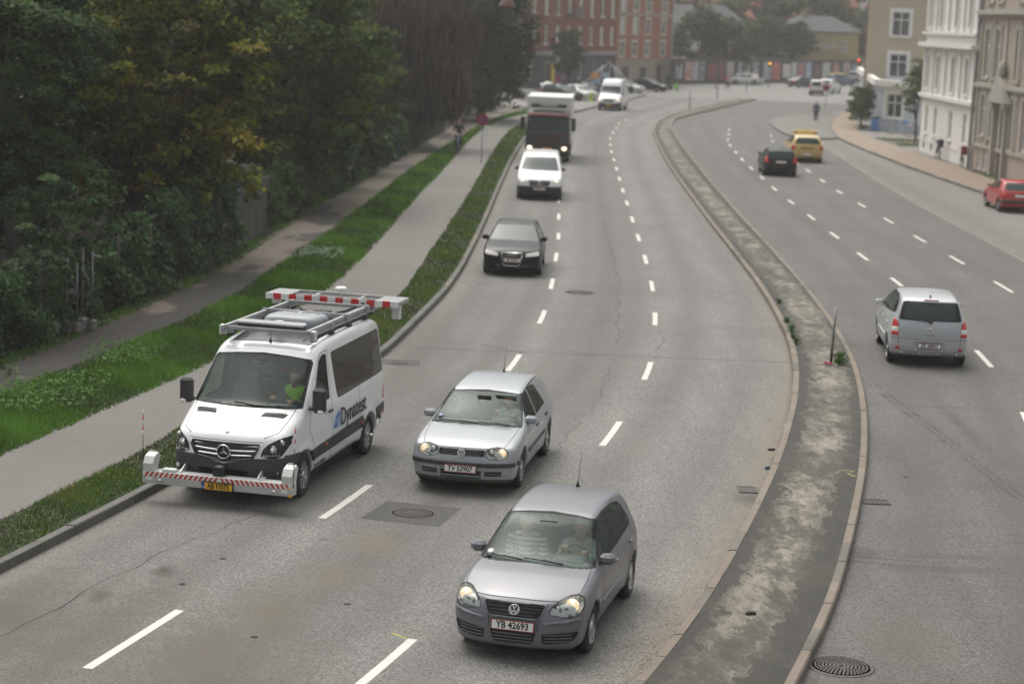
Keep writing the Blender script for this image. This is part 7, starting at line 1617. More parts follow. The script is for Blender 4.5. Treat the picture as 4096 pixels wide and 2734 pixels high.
def person(label, J, loc, rz, top, legs=None, hair=(.05, .035, .025), hairy=True, h=.014, face=(1, 0, 0), hand=None, vest=None, stripes=None, shoes=None, r=1.0, beard=None, glasses=False, name='person', group=None, skinr=None):
    root = thing(name, label, 'person', loc, rz, group); root_p = []
    body, P = head_parts(J['head'], face)
    sh, hp = J['sh'], J['hip']; mid = mixp(J['sh'][0], J['sh'][1], .5); hm = mixp(hp[0], hp[1], .5)
    torso = lambda e: [(mixp(mid, sh[0], .55), mixp(mid, sh[1], .55), .085+e, .085+e, .06), (mixp(mid, hm, .12), mixp(mid, hm, .55), .115+e, .105+e, .06), (mixp(mid, hm, .5), hm, .110+e, .115+e, .06), (hp[0], hp[1], .10+e, .10+e, .06), (mid, tuple(np.array(mid)+np.array([0, 0, .05])), .07+e*.6, .05+e*.3, .05)]
    arm = lambda e, lo=1.0: [q for s in (0, 1) for q in ((sh[s], J['el'][s], .052+e, .042+e, None), (J['el'][s], mixp(J['el'][s], J['wr'][s], lo), .040+e, .040+e+(-.013)*lo, None))]
    leg = lambda e, lo=1.0: [q for s in (0, 1) for q in ((hp[s], J['kn'][s], .085+e, .058+e, None), (J['kn'][s], mixp(J['kn'][s], J['an'][s], lo), .056+e, .056+e-.018*lo, None))] if 'kn' in J else []
    body += torso(-.005)+arm(-.004)+leg(-.006)
    for s in (0, 1):
        d = hand[s] if hand else (np.array(J['wr'][s])-np.array(J['el'][s])); pd = J.get('palm', ((0, 0, -1), (0, 0, -1)))[s]; body += hand_parts(J['wr'][s], d, pd)
    if 'an' in J:
        for s in (0, 1): body += [(J['an'][s], tuple(np.array(J['an'][s])+np.array(J['toe'][s])), .04, .035, None)]
    blob_mesh('body', body, h*.8, SKIN, root, .03)
    t = blob_mesh('shirt', torso(.012)+arm(.012, J.get('sleeve', .9)), h, top, root, .03)
    if stripes:
        b = MB()
    if legs and 'kn' in J: blob_mesh('trousers', [(hp[0], hp[1], .112, .112, .05), (mixp(hm, mid, .15), hm, .115, .118, .05)]+leg(.010, .93), h, legs, root, .03)
    if 'an' in J: blob_mesh('shoes', [(tuple(np.array(J['an'][s])+np.array([0, 0, -.02])), tuple(np.array(J['an'][s])+np.array(J['toe'][s])+np.array([0, 0, -.02])), .050, .042, .005) for s in (0, 1)], h*.8, shoes or BLK, root, .01)
    hm_ = mat('hair %.2f %.2f' % (hair[0], hair[1]), hair, .8)
    if hairy: blob_mesh('hair', [(P(-.035, 0, .05), P(-.005, 0, .06), .092, .080, None), (P(-.06, 0, .01), P(-.06, 0, -.04), .07, .05, None)], h*.8, hm_, root, .03)
    if beard: blob_mesh('beard', [(P(.04, .03, -.085), P(.04, -.03, -.085), .040, .040, None), (P(.06, 0, -.08), P(.065, 0, -.10), .03, .025, None)], h*.7, mat('grey beard', beard, .9), root, .02)
    b = MB()
    for s in (1, -1): b.ball(P(.077, s*.032, .018), (.012, .014, .009), 8, 6)
    b.build('eyes', mat('eye', (.06, .05, .05), .3), root); b = MB(); b.ball(P(.092, 0, -.057), (.010, .026, .006), 8, 6); b.build('mouth', mat('lips', (.30, .10, .09), .6), root)
    if glasses:
        b = MB()
        for s in (1, -1): b.tube([P(.098, s*.033+.02*math.cos(q), .016+.016*math.sin(q)) for q in np.linspace(0, 6.283, 13)], .0025, 4)
        b.build('glasses', BLK, root)
    if vest: blob_mesh('vest', [(mixp(mid, sh[0], .50), mixp(mid, sh[1], .50), .104, .104, .05), (mixp(mid, hm, .12), mixp(mid, hm, .85), .132, .130, .06)], h, vest, root, .05)
    return root
def seated(xs, y, zf, lean=-.14, w=.19, wheel=True, x0=0., reach=.0, wc=(-.8, .9), d=0.):
    hx, hz = xs-.08, zf+.12; sx, sz = xs-.20+d, zf+.58
    J = dict(head=(sx+.07, y, sz+.235), sh=((sx, y+w, sz), (sx, y-w, sz)), hip=((hx, y+.09, hz), (hx, y-.09, hz)), kn=((hx+.46, y+.14, hz+.10), (hx+.46, y-.14, hz+.10)), an=((hx+.72, y+.13, hz-.22), (hx+.72, y-.13, hz-.22)), toe=((.12, 0, .0), (.12, 0, .0)))
    if wheel:
        wx, wz = wc; J['el'] = ((sx+.20, y+w+.07, sz-.22), (sx+.20, y-w-.07, sz-.22)); J['wr'] = ((wx-.06, y+.17, wz+.06), (wx-.06, y-.15, wz+.10)); J['palm'] = ((.6, 0, -.8), (.6, 0, -.8))
    else:
        J['el'] = ((sx+.10, y+w+.06, sz-.26), (sx+.10, y-w-.06, sz-.26)); J['wr'] = ((hx+.30, y+.08, hz+.14), (hx+.30, y-.08, hz+.14))
    return J
VP = dict(polo=((.333, 23.35, 0), R(-104.16)), golf=((-.591, 31.70, 0), R(-100.34)), van=((-4.134, 30.58, 0), R(-103.44)))
strm = NT('striped cloth'); wv = strm.n('TexWave', {'Vector': strm.co(), 'Scale': 5.2, 'Distortion': .6}, wave_type='BANDS', bands_direction='Z'); strm.set(Base_Color=strm.ramp(wv.outputs[1], [(.45, (.02, .02, .025)), (.52, (.66, .66, .64))]), Roughness=.9)
person('person in a black and white striped top in the passenger seat of the nearest car', seated(-1.16, -.36, .39, wheel=False, d=.05), *VP['polo'], strm.m, mat('dark trousers', (.03, .03, .04), .9), (.35, .30, .24), h=.013, face=(1, .12, -.05))
person('bearded person in glasses and beige waistcoat driving the nearest car', seated(-1.10, .36, .40, wc=(-.80, .90), d=.05), *VP['polo'], mat('pale blue shirt', (.45, .52, .55), .9), mat('dark trousers'), (.40, .38, .36), h=.013, face=(1, 0, -.08), vest=mat('beige waistcoat', (.36, .31, .24), .9), beard=(.26, .24, .22), glasses=True)
person('person in a white T-shirt driving the light silver car', dict(seated(-1.12, .38, .37, wc=(-.82, .90), d=.05), sleeve=.12), *VP['golf'], mat('white cotton', (.62, .63, .62), .9), mat('dark trousers'), (.03, .02, .015), h=.013, face=(1, 0, 0))
person('person in a yellow high visibility vest and dark shirt driving the white van', seated(-.80, .46, .90, wc=(-.30, 1.36), d=.05), *VP['van'], mat('dark blue shirt', (.03, .07, .12), .9), mat('dark trousers'), (.12, .09, .06), h=.014, face=(1, 0, -.05), vest=mat('high visibility yellow', (.42, .75, .05), .7))
def standing(w=.19, H=1.72, step=.0, arms=.08):
    s = H/1.72; q = lambda *p: tuple(v*s for v in p)
    return dict(head=q(.03, 0, 1.60), sh=(q(0, w, 1.40), q(0, -w, 1.40)), hip=(q(0, .09, .92), q(0, -.09, .92)), kn=(q(.04+step, .10, .50), q(.04-step*.3, -.10, .50)), an=(q(step*1.2, .10, .09), q(-step*1.4, -.10, .09)), toe=(q(.13, .02, -.03), q(.13, -.02, -.03)),
                el=(q(-.03-step, w+arms, 1.12), q(-.03+step, -w-arms, 1.12)), wr=(q(.06-step, w+arms+.02, .88), q(.06+step, -w-arms-.02, .88)), palm=((0, -1, 0), (0, 1, 0)))
NAVY = mat('navy cloth', (.022, .035, .075), .9); DKC = mat('black cloth', (.012, .012, .014), .9); JEAN = mat('blue jeans', (.035, .055, .11), .9)
person('person in dark clothes standing on the traffic island before the bend', standing(H=1.62, step=.05), (24.2, 163.2, .02), R(-100), NAVY, DKC, h=.022)
person('person in navy work clothes standing beside the high roofed van', standing(H=1.78), (7.35, 186.2, .0), R(-80), NAVY, NAVY, (.35, .12, .03), h=.024)
# bicycle and rider
def bicycle(root, m, basket=None, seatc=None):
    for x in (0, 1.05):
        b = MB(); b.tube([(x+.33*math.cos(q), 0, .34+.33*math.sin(q)) for q in np.linspace(0, 6.283, 25)], .017, 6, False); b.build('wheel', TYRE, root)
        b = MB(); 
        for k in range(10): q = k*.628; b.tube([(x, 0, .34), (x+.32*math.cos(q), 0, .34+.32*math.sin(q))], .002, 3)
        b.build('spokes', CHROME, root)
    b = MB(); S_, H_, BB = (.33, 0, .80), (.86, 0, .86), (.42, 0, .30)
    for a_, c_ in ((S_, BB), (BB, H_), (S_, H_), (BB, (0, 0, .34)), (S_, (0, 0, .34)), ((.86, 0, .95), (1.05, 0, .34))): b.tube([a_, c_], .016, 6)
    b.build('frame', m, root); b = MB(); b.tube([(.31, 0, .80), (.29, 0, .95)], .013, 5); b.box((.27, 0, .97), (.26, .14, .05), bev=.02); b.build('saddle', BLK, root)
    b = MB(); b.tube([(.86, 0, .95), (.84, 0, 1.05)], .014, 5); b.tube([(.70, .29, 1.05), (.84, .15, 1.07), (.84, -.15, 1.07), (.70, -.29, 1.05)], .014, 6); b.build('handlebar', CHROME, root)
    if basket: b = MB(); b.box((1.0, 0, .95), (.28, .36, .24), bev=.03); b.build('basket', basket, root)
    if seatc: b = MB(); b.box((-.08, 0, .98), (.30, .34, .50), bev=.06); b.build('child_seat', seatc, root)
    return root
bc = bicycle(thing('bicycle', 'bicycle ridden towards us on the cycle path by a person in black', 'bicycle', (-3.3, 107.5, .14), R(-92)), mat('silver blue frame', (.25, .32, .40), .4, .3))
person('person in a black T-shirt and jeans cycling towards us on the cycle path', dict(head=(.50, 0, 1.72), sh=((.42, .19, 1.50), (.42, -.19, 1.50)), hip=((.26, .09, 1.03), (.26, -.09, 1.03)), kn=((.62, .12, .86), (.58, -.12, .66)), an=((.50, .12, .44), (.46, -.12, .20)), toe=((.13, 0, -.02), (.13, 0, -.02)), el=((.52, .27, 1.26), (.52, -.27, 1.26)), wr=((.72, .27, 1.10), (.72, -.27, 1.10)), palm=((0, 0, -1), (0, 0, -1)), sleeve=.1), (-3.3, 107.5, .14), R(-92), DKC, JEAN, (.20, .13, .09), h=.02)
GBK = 'bicycles parked against the right hand houses'
DKB_ = mat('dark bicycle frame', (.03, .03, .035), .4)
bicycle(thing('bicycle', 'parked bicycle with a dark covered child seat by the white house', 'bicycle', (25.15, 118.6, .12), R(80), GBK), DKB_, seatc=mat('dark seat cover', (.05, .05, .055), .8))
bicycle(thing('bicycle', 'parked bicycle with a front basket by the white house', 'bicycle', (25.2, 120.0, .12), R(70), GBK), DKB_, basket=mat('wicker', (.14, .11, .08), .9))
bicycle(thing('bicycle', 'parked bicycle with a red bag at the corner of the ornate house', 'bicycle', (25.15, 112.3, .12), R(85), GBK), DKB_, seatc=mat('dark red bag', (.20, .03, .05), .8))
bicycle(thing('bicycle', 'parked dark bicycle in front of the annex window', 'bicycle', (27.3, 146.0, .12), R(-30), GBK), DKB_, basket=mat('blue crate', (.10, .22, .48), .7))
bicycle(thing('bicycle', 'parked dark bicycle between the annex and the birch', 'bicycle', (28.0, 143.0, .12), R(-40), GBK), DKB_)
bc = bicycle(thing('bicycle', 'bicycle crossing the far junction with a rider in pink', 'bicycle', (24.2, 236.9, .02), R(60)), DKB_)
person('person in pink cycling across the far junction', dict(head=(.50, 0, 1.60), sh=((.42, .19, 1.38), (.42, -.19, 1.38)), hip=((.26, .09, .95), (.26, -.09, .95)), kn=((.62, .12, .80), (.58, -.12, .60)), an=((.50, .12, .42), (.46, -.12, .16)), toe=((.13, 0, -.02), (.13, 0, -.02)), el=((.52, .27, 1.18), (.52, -.27, 1.18)), wr=((.72, .27, 1.06), (.72, -.27, 1.06))), (24.2, 236.9, .02), R(60), mat('pink cloth', (.42, .12, .18), .9), DKC, h=.026)
# ---------------------------------------------------------------- street furniture and small things
STEEL = mat('galvanised steel', (.20, .20, .21), .5, .6, var=.3)
def stop_sign(label, x, y, z, rz, r=.30, plate_=False, H=None):
    t = thing('road_sign', label, 'road sign', (x, y, .1), R(rz), 'round no stopping signs'); b = MB(); b.tube([(0, 0, 0), (0, 0, z+.2)], .024, 8); b.build('post', STEEL, t)
    b = MB(); b.mat(0).lathe([(r, -.012), (r, .012), (r*.8, .014), (r*.8, .010), (.001, .010)], (0, -.05, z), 'y', 28, False); 
    b.V = [(v[0], -.1-v[1], v[2]) for v in b.V]
    b.mat(1).lathe([(r*.8, 0), (r*.79, .004), (.001, .004)], (0, 0, 0), 'y', 28, False); n = 28*3; b.V[-n:] = [(v[0], -.066-v[1], v[2]+z) for v in b.V[-n:]]
    for s in (1, -1):
        for k in (0,): rt = Matrix.Rotation(R(45*s), 3, 'Y'); b.mat(0).box((0, -.073, z), (r*1.62, .004, r*.17), rt)
    b.build('disc', [mat('sign red', (.42, .015, .03), .5), mat('sign blue', (.06, .03, .14), .5)], t)
    if plate_: b = MB(); b.box((0, -.06, z-r-.22), (.42, .02, .32)); b.build('lower_plate', PLATEW, t)
    return t
t = stop_sign('round red no stopping sign on the grass bank beside the cyclist', -1.95, 102.0, 2.18, 12); b = MB(); b.box((.19, -.05, 1.62), (.20, .03, .56), bev=.005); b.build('lower_plate', PLATEW, t)
stop_sign('round red no stopping sign with a white plate by the street tree', 3.35, 185, 1.85, 0, plate_=True)
stop_sign('round red no stopping sign with a white plate at the right hand corner', 29.0, 190, 1.95, -8, .33, plate_=True)
# post with ribbon and weeds on the median
t = thing('metal_post', 'rusty grey post leaning on the median beside flowering weeds', 'post', (7.22, 44.03, .13)); b = MB(); b.mat(0).tube([(0, 0, -.05), (.02, .02, .62)], .035, 10); b.mat(1).tube([(.02, .02, .62), (.055, .03, 1.28)], .026, 10); b.build('shaft', [mat('rusty post', (.13, .10, .085), .8, .3, var=.4, vs=12), mat('pale pipe', (.33, .32, .31), .6, .3, var=.2)], t)
b = MB(); rg = random.Random(2)
for k in range(5): a_ = rg.random()*6.28; b.box((.05*math.cos(a_)-.05, .05*math.sin(a_)-.06, .02+.01*k), (.16, .03, .012), Matrix.Rotation(a_, 3, 'Z')@Matrix.Rotation(.4*rg.random(), 3, 'X'))
o = b.build('ribbon', mat('magenta ribbon', (.55, .02, .12), .6)); o.location = (7.15, 43.95, .14); tag(o, 'crumpled magenta ribbon at the foot of the median post', 'ribbon')
for k, (dx, dy, w_, a_) in enumerate(((-.22, .05, .20, .3), (.12, -.12, .22, 1.2))): b = MB(); b.box((0, 0, 0), (w_, .06, .01), bev=.003); o = b.build('litter', mat('pale paper', (.5, .48, .44), .8)); o.location = (7.2+dx, 43.95+dy, .145); o.rotation_euler = (0, .05, a_); tag(o, ['pale scrap lying left of the median post', 'pale strip lying under the flowering weeds'][k], 'litter')
def weed(label, x, y, z, n, h, flower=0, s=.10):
    P = np.stack([x+RNG.normal(size=n)*h*.3, y+RNG.normal(size=n)*h*.3, z+RNG.random(n)*h], 1); d = unit(rdir(n)+np.array([0, 0, 1.2])); a_ = unit(np.cross(d, RNG.normal(size=(n, 3))))*.012
    t = thing('weed', label, 'plant', (x, y, z)); o3_ = np.array([x, y, z]); quads_mesh('leaves', np.stack([P-a_-o3_, P+a_-o3_, P+d*s-o3_], 1), WM, t, RNG.random(n)); b = MB(); 
    for k in range(5): e = rdir(1, 1.2)[0]*h; b.tube([(0, 0, 0), tuple(e*.5+np.array([0, 0, .02])), tuple(e)], .004, 4)
    b.build('stem', mat('stem', (.07, .12, .03), .8), t)
    if flower:
        b = MB(); 
        for k in range(flower): e = rdir(1, 1.6)[0]*h*1.3; b.lathe([(.001, .008), (.018, 0), (.001, -.004)], tuple(np.maximum(e, [-9, -9, h*.5])), n=6)
        b.build('flower', mat('orange petals', (.70, .38, .02), .6), t)
    return t
weed('green weed with orange flowers at the foot of the median post', 7.42, 43.95, .13, 260, .24, 9)
for k, (x, y, h_) in enumerate([(6.78, 46.6, .14), (6.92, 48.5, .16), (7.0, 50.0, .12), (7.25, 53.5, .12), (6.82, 47.4, .10)]): weed('green tuft behind the left median kerb, '+['second from the post', 'in the middle of the row', 'next to last of the row', 'farthest along', 'between two taller tufts'][k], x, y, .13, 70, h_*.85)
# covers, drains, patches
def cover(label, x, y, r, rz=0, frame=True):
    t = thing('manhole_cover', label, 'manhole cover', (x, y, .002), rz, 'manhole covers in the road'); b = MB()
    b.lathe([(r*1.22, -.004), (r*1.2, .008), (r*1.06, .010), (r*1.05, .004)], n=40, cap=False); b.build('ring', mat('cast iron frame', (.085, .08, .075), .6, .5, var=.25, vs=14), t)
    b = MB(); b.mat(0).lathe([(r*1.03, .004), (.001, .004)], n=40)
    for j in range(1, 8):
        for k in range(int(5+j*5)): q = 2*math.pi*(k+.5*(j % 2))/int(5+j*5); b.mat(1).box((r*j/7.6*math.cos(q), r*j/7.6*math.sin(q), .009), (r*.085, r*.085, .008), Matrix.Rotation(q, 3, 'Z'))
    b.build('lid', [mat('cast iron groove', (.065, .062, .058), .7), mat('cast iron', (.13, .12, .115), .5, .5, var=.2, vs=20)], t); return t
PATCH = asphalt('patched asphalt', .035, .07, (1., .97, .92), speck=.5, streak=.2)
b = MB(); b.add([(-2.2, 29.1, .003), (-.98, 28.78, .003), (-.69, 29.95, .003), (-1.86, 30.25, .003)], [(0, 1, 2, 3)]); o = b.build('asphalt_patch', PATCH); tag(o, kind='structure')
cover('round cover in the dark asphalt patch in front of the light silver car', -1.42, 29.52, .31); cover('round waffle cover at the lower right beyond the median', 4.13, 22.95, .34); cover('round cover farther up the middle lane', 1.85, 55.1, .36)
def drain(label, x, y, w_, d_, rz, patch=None):
    if patch: b = MB(); b.add([(x-patch, y-.35, .0035), (x+patch, y-.35, .0035), (x+patch, y+.35, .0035), (x-patch, y+.35, .0035)], [(0, 1, 2, 3)]); tag(b.build('asphalt_patch', PATCH), kind='structure')
    t = thing('drain_grate', label, 'drain', (x, y, .004), rz, 'road drains'); b = MB()
    for s in (1, -1): b.box((0, s*d_/2, .006), (w_, .02, .014)); b.box((s*w_/2, 0, .006), (.02, d_+.02, .014))
    b.build('frame', mat('cast iron frame'), t); b = MB()
    for k in range(9): b.box((-w_/2+w_*(k+.5)/9, 0, .004), (.016, d_-.02, .012))
    b.build('bars', mat('cast iron'), t); b = MB(); b.quad((-w_/2, -d_/2, .0015), (w_/2, -d_/2, .0015), (w_/2, d_/2, .0015), (-w_/2, d_/2, .0015)); b.build('pit', SEAM, t)
drain('drain against the left kerb of the median', 4.0, 31.95, .30, .42, 0); drain('drain against the right kerb of the median', 6.05, 31.45, .42, .30, 0); drain('drain in a dark patch by the kerb behind the van', -2.45, 42.7, .42, .34, 0, .45)
# cracks drawn as thin sunk lines of tar
def crack(pts, w=.018, jit=.05, seed=1, z=.0025):
    rg = random.Random(seed); P = [pts[0]]
    for a_, c_ in zip(pts[:-1], pts[1:]):
        n = max(2, int(math.dist(a_, c_)/.35))
        for k in range(1, n+1): t = k/n; P.append((a_[0]+(c_[0]-a_[0])*t+rg.gauss(0, jit), a_[1]+(c_[1]-a_[1])*t+rg.gauss(0, jit)))
    V = []
    for i, p in enumerate(P):
        q = P[min(i+1, len(P)-1)]; o = P[max(i-1, 0)]; d = (q[0]-o[0], q[1]-o[1]); L = math.hypot(*d) or 1; s = w*(.25+.6*rg.random())/2; V += [(p[0]-d[1]/L*s, p[1]+d[0]/L*s, z), (p[0]+d[1]/L*s, p[1]-d[0]/L*s, z)]
    o = link_mesh('road_crack', V, [(2*i, 2*i+1, 2*i+3, 2*i+2) for i in range(len(P)-1)], mat('tar', (.03, .029, .027), .9), smooth=False); return tag(o, kind='structure')
crack([(.2, 31.5), (1.2, 36), (2.0, 40.5), (2.3, 44.5)], seed=2); crack([(2.5, 46), (2.7, 50), (3.0, 56), (3.2, 64), (3.3, 76)], seed=3, w=.03); crack([(-5.5, 24.6), (-4.9, 26.5), (-3.6, 29.5)], seed=4); crack([(-6.2, 22.4), (-5.4, 24.8)], seed=5, w=.03)
def skid(pts, w):
    V = []
    for i, p in enumerate(pts):
        q = pts[min(i+1, len(pts)-1)]; o = pts[max(i-1, 0)]; d = (q[0]-o[0], q[1]-o[1]); L = math.hypot(*d); V += [(p[0]-d[1]/L*w/2, p[1]+d[0]/L*w/2, .0028), (p[0]+d[1]/L*w/2, p[1]-d[0]/L*w/2, .0028)]
    tag(link_mesh('skid_mark', V, [(2*i, 2*i+1, 2*i+3, 2*i+2) for i in range(len(pts)-1)], SKID, smooth=False), kind='structure')
a = NT('tyre rubber on asphalt'); n = a.noise(26, 4, .75); n2 = a.noise(1.6, 3); tr = a.n('BsdfTransparent'); a.set(Base_Color=(.028, .026, .025), Roughness=.9)
mx = a.n('MixShader', {0: a.ramp(a.math('ADD', a.math('MULTIPLY', n, .6), a.math('MULTIPLY', n2, .4)), [(.46, 0), (.66, .5)]), 1: tr, 2: a.b}); a.t.links.new(mx.outputs[0], a.out.inputs['Surface']); SKID = a.m
for o_ in (0, .16): skid([(7.75+o_, 43.2), (7.95+o_, 40), (8.2+o_, 37), (8.35+o_, 34.2), (8.5+o_, 32)], .09)
for o_ in (0, .22, .5): skid([(4.9, 28.3-o_), (6.0, 28.1-o_), (7.2, 28.2-o_)], .07)
for k in range(5): skid([(6.6+.25*k, 31.2-.5*k), (7.6+.2*k, 31.1-.5*k)], .03)
crack([(-.7, 45.6), (0.0, 44.9), (.3, 44.4)], seed=6, w=.05); crack([(7.4, 39.6), (9.5, 40.1), (12, 39.8)], .02, .03, 7); crack([(9.8, 31.5), (11, 33)], seed=8); crack([(kk, 44.75+.05*math.sin(kk)) for kk in (-2.4, 0, 2.5, 4.5, 6.2)], .03, .03, 9)
crack([(4.6, 49.5), (5.6, 49.6), (6.7, 49.4)], .03, .03, 10); crack([(3.3, 44.5), (3.6, 47), (3.7, 49)], .03, .06, 11)
b = MB(); rg = random.Random(8)
for (x, y) in ((-3.9, 26.6), (-4.25, 25.3), (-2.0, 24.7), (-3.0, 23.2), (6.9, 33.4)): b.lathe([(.05, .0), (.045, .004), (.001, .005)], (x, y, .001), n=9)
tag(b.build('tar_spots', mat('tar', (.03, .029, .027), .9)), kind='structure')
YM = NT('faded yellow survey paint'); YM.set(Base_Color=(.42, .38, .10), Roughness=.9)
for pts, nm in (([(-1.05, 23.9), (-1.35, 23.55), (-1.15, 23.35), (-.9, 23.5)], 0), ([(5.6, 32.9), (5.75, 33.15), (5.95, 33.1), (5.8, 32.9), (5.9, 32.7)], 1)):
    V = []; 
    for (x, y) in pts: V += [(x-.012, y, .003 if nm == 0 else .1335), (x+.012, y+.02, .003 if nm == 0 else .1335)]
    tag(link_mesh('survey_mark', V, [(2*i, 2*i+1, 2*i+3, 2*i+2) for i in range(len(pts)-1)], YM.m, smooth=False), kind='structure')
# median poles at the far bend, hanging lamps and wires
for k, (x, y) in enumerate(((14.9, 176.3), (19.9, 202.7), (25.6, 227.3))): t = thing('pole', ['thin marker pole on the median where it bends right', 'second marker pole on the far median', 'farthest marker pole on the median'][k], 'pole', (x, y, .1), 0, 'thin poles on the far median'); b = MB(); b.tube([(0, 0, 0), (0, 0, 1.5)], .05, 8); b.lathe([(.09, 0), (.06, .06), (.05, .1)], (0, 0, 0)); b.build('shaft', GREY, t)
def hang(label, x, y, z, c): 
    t = thing('street_lamp', label, 'street lamp', (x, y, z), 0, 'lamps hung on wires over the street'); b = MB(); b.lathe([(.31, -.25), (.29, -.20), (.25, -.05), (.12, .08), (.06, .20), (.05, .34)], n=24); b.lathe([(.29, -.25), (.001, -.27)], n=24); b.build('lamp_shade', mat('lamp shade %.2f' % c[0], c, .4, .2), t); b = MB(); b.tube([(0, 0, .3), (0, 0, .95)], .012, 5); b.build('hanger', BLK, t)
hang('reddish brown bell shaped lamp hanging at the top, left of the brick block', -.69, 75, 8.15, (.15, .07, .06)); hang('white lamp hanging at the very top over the trees', -10.2, 60, 8.1, (.5, .5, .5))
for k, (a_, c_) in enumerate((((-9, 76, 9.2), (14, 74, 9.3)), ((-24, 61, 9.2), (24, 58, 9.4)), ((2, 150, 10.2), (34, 150, 10.4)))): b = MB(); P0_, P1_ = Vector(a_), Vector(c_); b.tube([P0_+(P1_-P0_)*s+Vector((0, 0, -.5*math.sin(math.pi*s))) for s in np.linspace(0, 1, 13)], .012, 4); tag(b.build('span_wire', GREY), ['span wire carrying the brown hanging lamp', 'span wire carrying the white hanging lamp', 'thin wire crossing in front of the hillside'][k], 'wire')
# things by the shopfronts
t = thing('sculpture', 'white lumpy sculpture on a dark plinth before the shopfronts', 'sculpture', (2.4, 194.2, 0)); blob_mesh('stone', [((-.3, 0, 1.0), (.35, 0, 1.15), .28, .24, None), ((0, .1, 1.3), (.3, .1, 1.05), .2, .2, None), ((-.5, 0, 1.15), (-.2, 0, .9), .15, .2, None)], .07, WHITEP, t, .1); b = MB(); b.lathe([(.35, 0), (.28, .1), (.2, .8), (.3, .85)], n=12); b.build('plinth', BLK, t)
t = thing('cabinet', 'dark green street cabinet near the corner house', 'cabinet', (16.8, 228.2, 0), R(-10)); b = MB(); b.box((0, 0, .75), (.8, .5, 1.5), bev=.04); b.box((0, 0, 1.54), (.9, .6, .08)); b.build('housing', mat('cabinet green', (.03, .05, .04), .5), t)
t = thing('waste_sack', 'bright green sack beside the dark cabinet', 'sack', (17.6, 228.0, 0)); blob_mesh('sack', [((0, 0, .25), (0, 0, .6), .25, .14, None)], .06, mat('lime plastic', (.25, .62, .04), .6), t)
t = thing('traffic_cone', 'yellow green cone between the parked cars and the white van', 'cone', (6.55, 187.1, 0)); b = MB(); b.box((0, 0, .03), (.5, .5, .06), bev=.01); b.lathe([(.2, .06), (.06, .85), (.03, .9)], n=14); b.build('shell', mat('lime cone', (.45, .68, .03), .6), t)
t = thing('tent_frame', 'pale angular frame standing behind the navy clad person', 'frame', (8.6, 200, 0)); b = MB(); 
for s in (-1, 1): b.tube([(s*1.2, 0, 0), (s*.55, 0, 3.0), (s*.2, 0, 3.1)], .10, 6); b.tube([(s*2.6, .8, 1.0), (s*.55, 0, 3.0)], .08, 6)
b.build('tubes', mat('pale tubing', (.45, .48, .5), .5), t); b = MB(); b.box((-.2, .1, 1.6), (.7, .1, 1.5)); b.build('blue_sheet', mat('pale blue sheet', (.35, .50, .58), .7), t)
t = thing('sign_board', 'orange topped information board beside the pale frame', 'sign', (7.0, 193, 0)); b = MB(); b.mat(0).box((0, 0, 2.2), (.7, .06, .5)); b.mat(1).box((0, 0, 1.7), (.8, .05, .35)); b.mat(2).tube([(0, 0, 0), (0, 0, 2.3)], .05, 6); b.build('board', [mat('orange panel', (.62, .25, .05), .5), mat('sky blue panel', (.2, .35, .5), .5), GREY], t)
def tl(label, x, y, lit, H=3.2):
    t = thing('traffic_light', label, 'traffic light', (x, y, 0), 0, 'traffic lights at the junction'); b = MB(); b.tube([(0, 0, 0), (0, 0, H)], .06, 8); b.build('post', STEEL, t); b = MB(); b.box((0, -.12, H-.4), (.34, .2, 1.0), bev=.03); h_ = b.build('signal_head', BLK, t)
    for k, c in enumerate(((.9, .06, .03), (.9, .35, .02), (.05, .6, .15))):
        b = MB(); b.ball((0, -.23, H-.1-.3*k), (.11, .04, .11)); b.build('signal_lens', mat('lens %d %d' % (k, lit == k), tuple(v*.2 for v in c), .3, emit=c if lit == k else None, es=3), h_)
tl('traffic light with nothing lit at the left of the poster wall', 17.5, 224.0, 9, 3.6); tl('traffic light showing amber before the poster wall', 30.9, 250, 1, 3.4); tl('traffic light showing red at the right of the junction', 44.0, 262, 0, 3.8); tl('dark traffic light behind the pink cyclist', 22.9, 236, 9, 3.6)
t = thing('fence_panel', 'low white bicycle stand at the far end of the footpath', 'stand', (-.8, 188, 0)); b = MB(); 
for k in range(6): b.tube([(k*.35, 0, 0), (k*.35, 0, .9), (k*.35+.2, 0, .9), (k*.35+.2, 0, 0)], .03, 5)
b.build('bars', WHITEP, t)
t = thing('brick_shed', 'small orange brick shed half hidden between the trees', 'shed', (-8.3, 132, .1), R(8)); b = MB(); b.box((0, 0, 1.0), (2.2, 1.6, 2.0)); b.build('wall', bricks('orange brick', (.36, .15, .09)), t); b = MB(); b.box((0, 0, 2.08), (2.5, 1.9, .14)); b.build('roof', SLATE, t)
t = thing('notice_board', 'white notice board at the end of the tree row', 'sign', (-5.6, 134, .1), R(15)); b = MB(); b.mat(0).box((0, 0, 1.25), (.8, .06, .9), bev=.01); b.mat(1).tube([(-.3, .03, 0), (-.3, .03, 1.6)], .03, 6); b.tube([(.3, .03, 0), (.3, .03, 1.6)], .03, 6); b.build('board', [WHITEP, STEEL], t)
t = thing('litter_bin', 'blue bin standing at the corner of the annex', 'bin', (26.7, 149.9, .11)); b = MB(); b.mat(0).box((0, 0, .5), (.55, .5, 1.0), bev=.05); b.mat(1).box((0, 0, 1.04), (.6, .55, .08), bev=.02); b.build('bin_body', [mat('blue bin', (.08, .20, .45), .5), BLK], t)
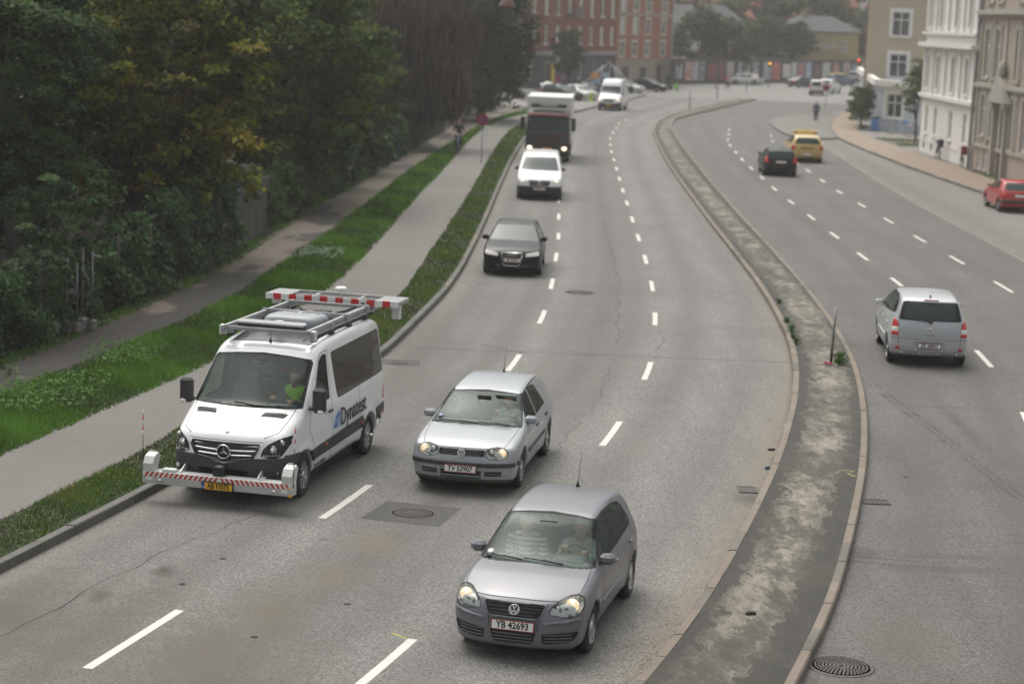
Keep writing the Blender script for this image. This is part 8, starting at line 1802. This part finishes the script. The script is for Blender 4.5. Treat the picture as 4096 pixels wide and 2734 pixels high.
# litter on the carriageway edge and the median
for k, (x, y, c, lb) in enumerate(((5.35, 37.3, (.6, .6, .58), 'white wrapper in the gutter of the median kerb'), (4.55, 33.6, (.10, .16, .22), 'crushed blue and black litter by the kerb drain'), (4.7, 34.5, (.05, .04, .04), 'dark twig lying on the median'), (3.2, 24.5, (.04, .035, .03), 'dark scrap lying near the bottom of the median'))):
    o = blob_mesh('litter', [((-.05, 0, 0), (.05, .01, .01), .018, .026, None), ((.02, .03, .01), (-.03, -.02, .015), .014, .02, None)], .012, mat('litter %d' % k, c, .7), None); o.location = (x, y, .02 if k < 2 else .145); tag(o, lb, 'litter')
# ---------------------------------------------------------------- thin haze over the whole street
b = MB(); b.box((50, 720, 19), (1400, 1600, 40.2)); hz = b.build('haze', None) if False else None
me = bpy.data.meshes.new('haze'); me.from_pydata([tuple(np.array(v)) for v in b.V], [], b.F); hz = bpy.data.objects.new('haze', me); COL.objects.link(hz); tag(hz, 'pale haze lying over the far street', 'haze', kind='stuff')
hm = bpy.data.materials.new('haze'); hm.use_nodes = True; nt_ = hm.node_tree; nt_.nodes.remove(nt_.nodes['Principled BSDF']); pv = nt_.nodes.new('ShaderNodeVolumePrincipled'); pv.inputs['Density'].default_value = .00055; pv.inputs['Color'].default_value = (.98, .97, .95, 1); pv.inputs['Anisotropy'].default_value = .2
nt_.links.new(pv.outputs[0], nt_.nodes['Material Output'].inputs['Volume']); me.materials.append(hm)
IP = chaikin([(19.0, 139), (19.2, 150), (20.2, 161), (22.0, 170), (25.2, 176), (27.2, 172), (26.2, 158), (23.3, 143), (21.2, 136.5)], 2); bI = MB(); bI.prism(IP[::-1] if False else IP, -.02, .09, 'z'); o = bI.build('traffic_island', [asphalt('island asphalt', .11, .175, (1., .97, .89), speck=.3)]); tag(o, kind='structure')
bI = MB(); n_ = len(IP); c_ = IP.mean(0)
for i_ in range(n_):
    p, q = IP[i_], IP[(i_+1) % n_]; d_ = (q-p)/np.linalg.norm(q-p); nrm = np.array([d_[1], -d_[0]]); nrm = nrm if nrm @ (p-c_) > 0 else -nrm; bI.add([(*p, 0), (*q, 0), (*(q+nrm*.15), 0), (*(p+nrm*.15), 0), (*p, .105), (*q, .105), (*(q+nrm*.15), .105), (*(p+nrm*.15), .105)], [(4, 5, 6, 7), (3, 7, 6, 2), (0, 1, 5, 4)])
tag(bI.build('island_kerb', KG), kind='structure')
